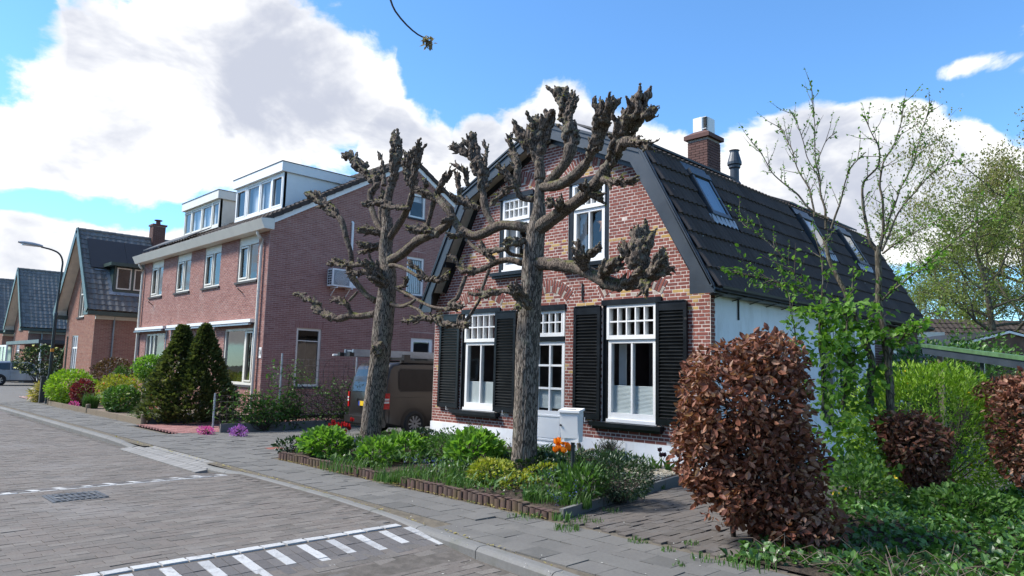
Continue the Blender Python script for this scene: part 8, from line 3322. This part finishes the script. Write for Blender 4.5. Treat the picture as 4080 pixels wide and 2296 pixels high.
# ---- street lamp
SL = thing('street_lamp', 'dark street lamp with curved arm and long grey head', 'street lamp', (-18.1, -3.85, 0))
mb = MB()
mb.tube([(-18.1, -3.85, -.05), (-18.1, -3.85, .9), (-18.1, -3.85, .95)], [.075, .075, .06], 14)
mb.tube([(-18.1, -3.85, .95), (-18.05, -3.85, 3.3)], [.058, .055], 14)
mb.lathe([(.065, 3.28), (.065, 3.36), (.04, 3.42)], 14, (-18.05, -3.85, 0))
S_ = spline([(-18.05, -3.85, 3.4), (-18.0, -3.82, 4.9), (-18.0, -3.82, 5.35), (-18.0, -3.95, 5.62), (-18.0, -4.2, 5.74), (-18.0, -4.55, 5.80)], .06)
mb.tube(S_, np.linspace(.042, .03, len(S_)), 12)
mb.build('pole', MAT['pole_dark'], SL, smooth=True)
mb = MB()
mb.box((-18.17, -3.93, .93), (-18.03, -3.77, 1.0))
mb.build('pole_collar', MAT['pole_dark'], SL)
mb = MB(); mb.lathe([(.060, 1.92), (.060, 2.04)], 14, (-18.08, -3.85, 0)); mb.build('marker_band', MAT['sticker_orange'], SL)
n = 12
V1 = []
for k, (y, w, h) in enumerate(((-4.5, .06, .05), (-4.62, .10, .075), (-4.85, .14, .09), (-5.1, .13, .08), (-5.27, .05, .04))):
    for a in np.linspace(0, 2 * np.pi, n, endpoint=False):
        V1.append((-18.0 + w * math.cos(a), y, 5.82 + (-4.5 - y) * .08 + h * max(math.sin(a), -.45)))
mb = MB()
mb.add(V1, [[i * n + j, i * n + (j + 1) % n, (i + 1) * n + (j + 1) % n, (i + 1) * n + j] for i in range(4) for j in range(n)])
mb.build('lamp_head', MAT['lamp_grey'], SL, smooth=True)
mb = MB(); mb.box((-18.1, -5.15, 5.795), (-17.9, -4.72, 5.83)); mb.build('lamp_lens', MAT['lamp_white'], SL)
mb = MB(); mb.box((-18.85, -3.98, 0), (-18.70, -3.83, .95)); mb.box((-18.87, -4.0, .95), (-18.68, -3.81, 1.0))
o = mb.build('bollard', MAT['wood_dark']); tag(o, 'short square dark post beside the street lamp', 'post')
mb = MB(); mb.lathe([(.07, 0), (.07, 1.5), (.09, 1.52), (.09, 1.58), (0, 1.6)], 10, (-30.3, -.6, 0))
o = mb.build('gate_post', MAT['white_plastic']); tag(o, 'white post left of the solar roofed house', 'post')
gv = MB()
n = 1300
gv.spheres(np.stack([rng.uniform(-24, -18.9, n), rng.uniform(-3.8, -1.8, n), np.full(n, .01)], 1), np.stack([rng.uniform(.02, .045, n)] * 3, 1) * np.array([1, 1, .6]), 1, rng.random(n))
o = gv.build('gravel', MAT['gravel_pink']); tag(o, 'pinkish gravel patch left of the street lamp', 'gravel', None, 'stuff')

# ---- mailbox on a post
MBX = thing('mailbox', 'white metal mailbox on a dark post in the front garden', 'mailbox', (6.92, -3.2, 0))
ctr = np.array([6.93, -3.21])
fa = R(22)                                     # the lock side is turned a little towards the path
ux = np.array([math.cos(fa), math.sin(fa), 0]); ny = np.array([math.sin(fa), -math.cos(fa), 0])


def mp(a, n_, z):
    return np.array([ctr[0], ctr[1], z]) + ux * a + ny * n_


mb = MB()
hw_, dp_ = .125, .11
sec = [(-.11, .72, .8), (-.13, 1.08, 1.0)]
A0 = [mp(-hw_ * .9, dp_ * .55, .72), mp(hw_, dp_ * .75, .72), mp(hw_, -dp_ * .75, .72), mp(-hw_ * .9, -dp_ * .75, .72)]
A1 = [mp(-hw_, dp_, 1.09), mp(hw_, dp_ * .9, 1.09), mp(hw_, -dp_, 1.11), mp(-hw_, -dp_, 1.11)]
for i in range(4):
    j = (i + 1) % 4
    mb.quad(A0[i], A0[j], A1[j], A1[i])
mb.quad(*A0[::-1]); mb.quad(*A1)
mb.build('box', MAT['white_plastic'], MBX)
mb = MB()
B0 = [mp(-hw_ - .015, dp_ + .018, 1.092), mp(hw_ + .015, dp_ + .012, 1.092), mp(hw_ + .015, -dp_ - .01, 1.115), mp(-hw_ - .015, -dp_ - .01, 1.115)]
B1 = [p + np.array([0, 0, .028]) for p in B0]
for i in range(4):
    j = (i + 1) % 4
    mb.quad(B0[i], B0[j], B1[j], B1[i])
mb.quad(*B0[::-1]); mb.quad(*B1)
lid = mb.build('lid', MAT['white_plastic'], MBX)
mb = MB()
mb.beam(mp(-.07, .02, 1.132), mp(.07, .02, 1.132), .02, .006)
mb.build('slot', MAT['black_plastic'], lid)
dd_ = lambda a, z: mp(a, np.interp(z, [.72, 1.09], [dp_ * .65, dp_ * .95]) + .008, z)
mb = MB()
D4 = [dd_(-hw_ * .82, .77), dd_(hw_ * .92, .77), dd_(hw_ * .92, 1.05), dd_(-hw_ * .88, 1.05)]
mb.quad(*D4)
for i in range(4):
    j = (i + 1) % 4
    mb.quad(D4[i], D4[i] - ny * .01, D4[j] - ny * .01, D4[j])
dr = mb.build('mailbox_door', MAT['white_plastic'], MBX)
mb = MB()
mb.tube([dd_(-.11, .93), dd_(-.11, .93) + ny * .012], .014, 12)
mb.build('lock', MAT['black_plastic'], dr)
mb = MB()
mb.tube([mp(.02, -.01, -.1), mp(.02, -.01, .74)], .026, 10)
mb.build('post', MAT['pole_dark'], MBX)

# ---- wire fence with climbers
FN = thing('wire_fence', 'galvanised wire mesh fence with climbing stems beside the pink driveway', 'fence', (-4, -1.4, 0))
for y, h in ((-3.36, .92), (-1.73, 1.92), (.47, 1.88), (2.7, 1.88)):
    mb = MB(); mb.tube([(-4, y, -.05), (-4, y, h)], .024, 9); mb.build('post', MAT['galv'], FN)
for y0, y1, h in ((-3.36, -1.73, .85), (-1.73, .47, 1.8), (.47, 2.7, 1.8)):
    mb = MB()
    for z in np.arange(.12, h + .01, .15):
        mb.tube([(-4, y0, z), (-4, y1, z)], .005, 4, False)
    for y in np.arange(y0, y1, .15):
        mb.tube([(-4, y, .1), (-4, y, h)], .005, 4, False)
    mb.build('mesh_panel', MAT['wire'], FN)
mb = MB(); mb.box((-4.0, -3.2, -.05), (-3.94, 3.5, .20))
mb.build('base_strip', MAT['kerb'], FN)
CLB = thing('climber', 'brown climbing plant woven through the wire fence with fresh leaves', 'climbing plant', (-4, -.5, 0))
mb = MB(); P_ = []; D_ = []
for k in range(260):
    y = rng.uniform(-3.2, 2.6) if k < 110 else rng.uniform(-1.7, 2.6)
    h = .8 if y < -1.73 else 1.75
    p = np.array([-4 + rng.normal(0, .03), y, .1])
    pts = [p]
    d = np.array([0, rng.normal(0, .6), 1.0])
    for q in range(rng.integers(5, 10)):
        d = d + np.array([0, rng.normal(0, .9), rng.normal(0, .4)])
        d /= np.linalg.norm(d)
        p = p + d * rng.uniform(.12, .3) + np.array([rng.normal(0, .02), 0, 0])
        p[2] = np.clip(p[2], .08, h + .06); p[1] = np.clip(p[1], -3.3, 2.7)
        pts.append(p.copy())
        dens_ = .55 if (p[1] < -1.2 or abs(p[1] + 1.7) < .3) else .12
        if p[1] < -2.9:
            dens_ = .12
        if rng.random() < dens_:
            for _ in range(9):
                P_.append(p + rng.normal(0, .09, 3) * np.array([.7, 1, 1])); D_.append(randdir(1)[0] + np.array([.4, -.3, .1]))
    mb.tube(spline(pts, .1), .006, 4, False)
mb.build('stems', MAT['twig'], CLB, kind='stuff')
P_, D_ = np.array(P_), np.array(D_)
lf = MB()
lf.scatter(*LEAF_OVAL, P_, rot_from(D_, roll=rng.uniform(-1, 1, len(P_))), rng.uniform(.05, .09, len(P_)), rng.random(len(P_)))
lf.build('foliage', MAT['leaf_mid'], CLB, kind='stuff')
bush('shrub', 'green leafy shrub hanging over the low end of the wire fence', 'shrub', (-3.9, -2.15, .42), (.22, .55, .30), 'leaf_mid', .075, 420)

# ---- twig hanging into the top of the view
HT = thing('hanging_twig', 'thin dark twig with a fluffy seed tuft hanging from above', 'twig', tuple(at_depth(1700, 155, 3.5)))
S_ = spline([at_depth(u, v, 3.5) for u, v in ((1440, -700), (1500, -300), (1530, -80), (1556, 0), (1575, 45), (1620, 100), (1665, 138), (1695, 152))], .03)
mb = MB(); mb.tube(S_, np.linspace(.009, .004, len(S_)), 6)
mb.build('stem', MAT['twig'], HT, smooth=True)
c = at_depth(1706, 160, 3.5)
mb = MB()
n = 70
P_ = c + rng.normal(0, .010, (n, 3)) + np.array([0, 0, -.012])
mb.scatter(*LEAF_TINY, P_, rot_from(randdir(n)), rng.uniform(.015, .035, n), rng.random(n))
mb.build('tuft', m_leaf('dry tuft', [(.16, .12, .08), (.28, .23, .17), (.10, .075, .05)]), HT, kind='stuff')

# ---------------------------------------------------------------- behind the garden on the right, and across the street
BR = thing('tiled_house', 'low house with brown tiled roof and white dormer behind the shed', 'house', (4.5, 28, 0))
p0 = at_depth(3690, 1300, 30); p1 = at_depth(4200, 1270, 30)
ax = (p1 - p0); ax[2] = 0; La = np.linalg.norm(ax); ax /= La
back = np.array([-ax[1], ax[0], 0])
for nm, s0, s1, top, low, mt in (('red', 0, 1.05, 3.95, 2.35, 'roof_tile_red'), ('brown', 1.05, 7.5, 4.40, 2.4, 'roof_tile_brown')):
    a = np.array([p0[0], p0[1], 0]) + ax * s0
    mb = MB()
    L_ = s1 - s0
    mb.quad(a - back * .2 + np.array([0, 0, low - .03]), a + ax * L_ - back * .2 + np.array([0, 0, low - .03]), a + ax * L_ + back * 2.2 + np.array([0, 0, top - .03]), a + back * 2.2 + np.array([0, 0, top - .03]))
    mb.quad(a + np.array([0, 0, -.1]), a + ax * L_ + np.array([0, 0, -.1]), a + ax * L_ + np.array([0, 0, low]), a + np.array([0, 0, low]))
    mb.quad(a + back * 2.2 + np.array([0, 0, top - .03]), a + ax * L_ + back * 2.2 + np.array([0, 0, top - .03]), a + ax * L_ + back * 5 + np.array([0, 0, 0]), a + back * 5)
    rf = mb.build('roof', MAT[mt], BR)
    sl = back * 2.4 + np.array([0, 0, top - low]); Ls = np.linalg.norm(sl); sl = sl / Ls
    tile_roof(rf, 'roof_tile', MAT[mt], a - back * .2 + np.array([0, 0, low]), ax, sl, int(L_ / .25), int(Ls / .32), .25, Ls / int(Ls / .32), tile_template(.25, .36, 1, .03, .025, 7), n_ind=60)
# white dormer
W = Wall(at_depth(3640, 1400, 29.2) * np.array([1, 1, 0]), ax)
mb = MB()
zb, zt = 2.75, 3.62
W.box(mb, 0, 1.25, zt - .22, zt, -1.5, .12)
for u in (0, .38, 1.17):
    W.box(mb, u, u + .09, zb, zt - .22, -.1, .03)
W.box(mb, 0, 1.26, zb - .1, zb, -.1, .03)
dm = mb.build('dormer', MAT['white_plastic'], BR)
mb = MB(); W.box(mb, .09, 1.17, zb, zt - .22, -.12, -.06); mb.build('blind', MAT['screen_pale'], dm)
mb = MB(); W.box(mb, 1.26, 1.36, zb - .5, zt - .22, -1.4, -.02); mb.build('dormer_cheek', MAT['zinc'], dm)
glaze(dm, W, .09, .38, zb, zt - .22, -.03); glaze(dm, W, .47, 1.17, zb, zt - .22, -.03)
# brown shed with white verge
SH = thing('shed', 'brown shed with white edged sloping roof behind the green canopy', 'shed', tuple(at_depth(3900, 1480, 22) * np.array([1, 1, 0])))
a = at_depth(3735, 1398, 22); b_ = at_depth(4015, 1326, 22); c = at_depth(4300, 1400, 22)
mb = MB()
g0 = lambda p: np.array([p[0], p[1], 0])
dep = back * 4
mb.poly([g0(a), g0(c), c, b_, a])
mb.quad(a, b_, b_ + dep, a + dep); mb.quad(b_, c, c + dep, b_ + dep)
mb.build('shed_wall', MAT['shed_wall'], SH)
mb = MB()
mb.beam(a - back * .06 + np.array([0, 0, .02]), b_ - back * .06 + np.array([0, 0, .02]), .05, .07)
mb.beam(b_ - back * .06 + np.array([0, 0, .02]), c - back * .06 + np.array([0, 0, .02]), .05, .07)
mb.build('verge_strip', MAT['white_plastic'], SH)
mb = MB()
mb.quad(a + np.array([0, 0, .09]) - back * .08, b_ + np.array([0, 0, .09]) - back * .08, b_ + dep + np.array([0, 0, .09]), a + dep + np.array([0, 0, .09]))
mb.quad(b_ + np.array([0, 0, .09]) - back * .08, c + np.array([0, 0, .09]) - back * .08, c + dep + np.array([0, 0, .09]), b_ + dep + np.array([0, 0, .09]))
mb.build('shed_roof', MAT['black_plastic'], SH)
# green canopy on posts
GC = thing('canopy', 'sloping canopy edge with mossy green top on posts behind the shrubs', 'canopy', (10, 3.5, 0))
a = at_depth(3680, 1397, 14); b_ = at_depth(4100, 1458, 10)
d = b_ - a; d /= np.linalg.norm(d)
e = b_ + d * 1.5
up_ = np.array([0, 0, 1.0])
bk2 = np.cross(up_, d); bk2[2] = 0; bk2 /= np.linalg.norm(bk2)
mb = MB(); mb.beam(a, e, .05, .12); mb.build('fascia', MAT['slate_paint'], GC)
mb = MB(); mb.beam(a + up_ * .10, e + up_ * .10, .10, .06); mb.build('canopy_roof', MAT['carport_green'], GC)
for f, w, mt in ((.10, .09, 'wood'), (.42, .06, 'pole_dark'), (.9, .06, 'pole_dark')):
    p = a + (e - a) * f + bk2 * .1
    mb = MB(); mb.box((p[0] - w / 2, p[1] - w / 2, 0), (p[0] + w / 2, p[1] + w / 2, p[2] - .03)); mb.build('post', MAT[mt], GC)
bush('ivy_hedge', 'dark ivy mass behind the canopy posts', 'hedge', tuple(at_depth(3800, 1500, 16)), (1.6, 1.0, .75), 'leaf_ivy', .1, 2600, group=None)
bush('shrub', 'green climber on the brown shed wall', 'shrub', tuple(at_depth(3900, 1420, 20)), (1.0, .5, .8), 'leaf_mid', .1, 900, shell=.9)
bush('shrub', 'distant green bush under the trees at the right edge', 'shrub', tuple(at_depth(4060, 1440, 24)), (1.6, 1.0, 1.0), 'leaf_far', .11, 1300, shell=.9)

# houses over the road: out of view, they show as dark shapes in the window panes
for k, (x0, x1) in enumerate(((-26, -12), (-8, 6), (20, 34))):
    T = thing('row_house', ('brick house across the street seen only in window reflections, farthest', 'brick house across the street seen only in window reflections, facing the van',
                            'brick house across the street seen only in window reflections, behind the viewer')[k], 'house', ((x0 + x1) / 2, -24, 0))
    mb = MB(); mb.box((x0, -32, 0), (x1, -22, 5.8)); mb.build('walls', MAT['brick_dark'], T)
    mb = MB()
    prism(mb, [(x0 - .3, -21.6, 5.7), (x0 - .3, -32.4, 5.7), (x0 - .3, -27, 9.6)], (x1 - x0 + .6, 0, 0))
    mb.build('roof', MAT['roof_tile_brown'], T)
    for x in np.arange(x0 + 1.5, x1 - 1, 3.0):
        for z in (.9, 3.6):
            mb = MB(); mb.box((x, -22.0, z), (x + 1.4, -21.94, z + 1.5)); w = mb.build('window', MAT['white_plastic'], T)
            mb = MB(); mb.box((x + .1, -21.938, z + .1), (x + 1.3, -21.93, z + 1.4)); mb.build('pane', MAT['black_plastic'], w)
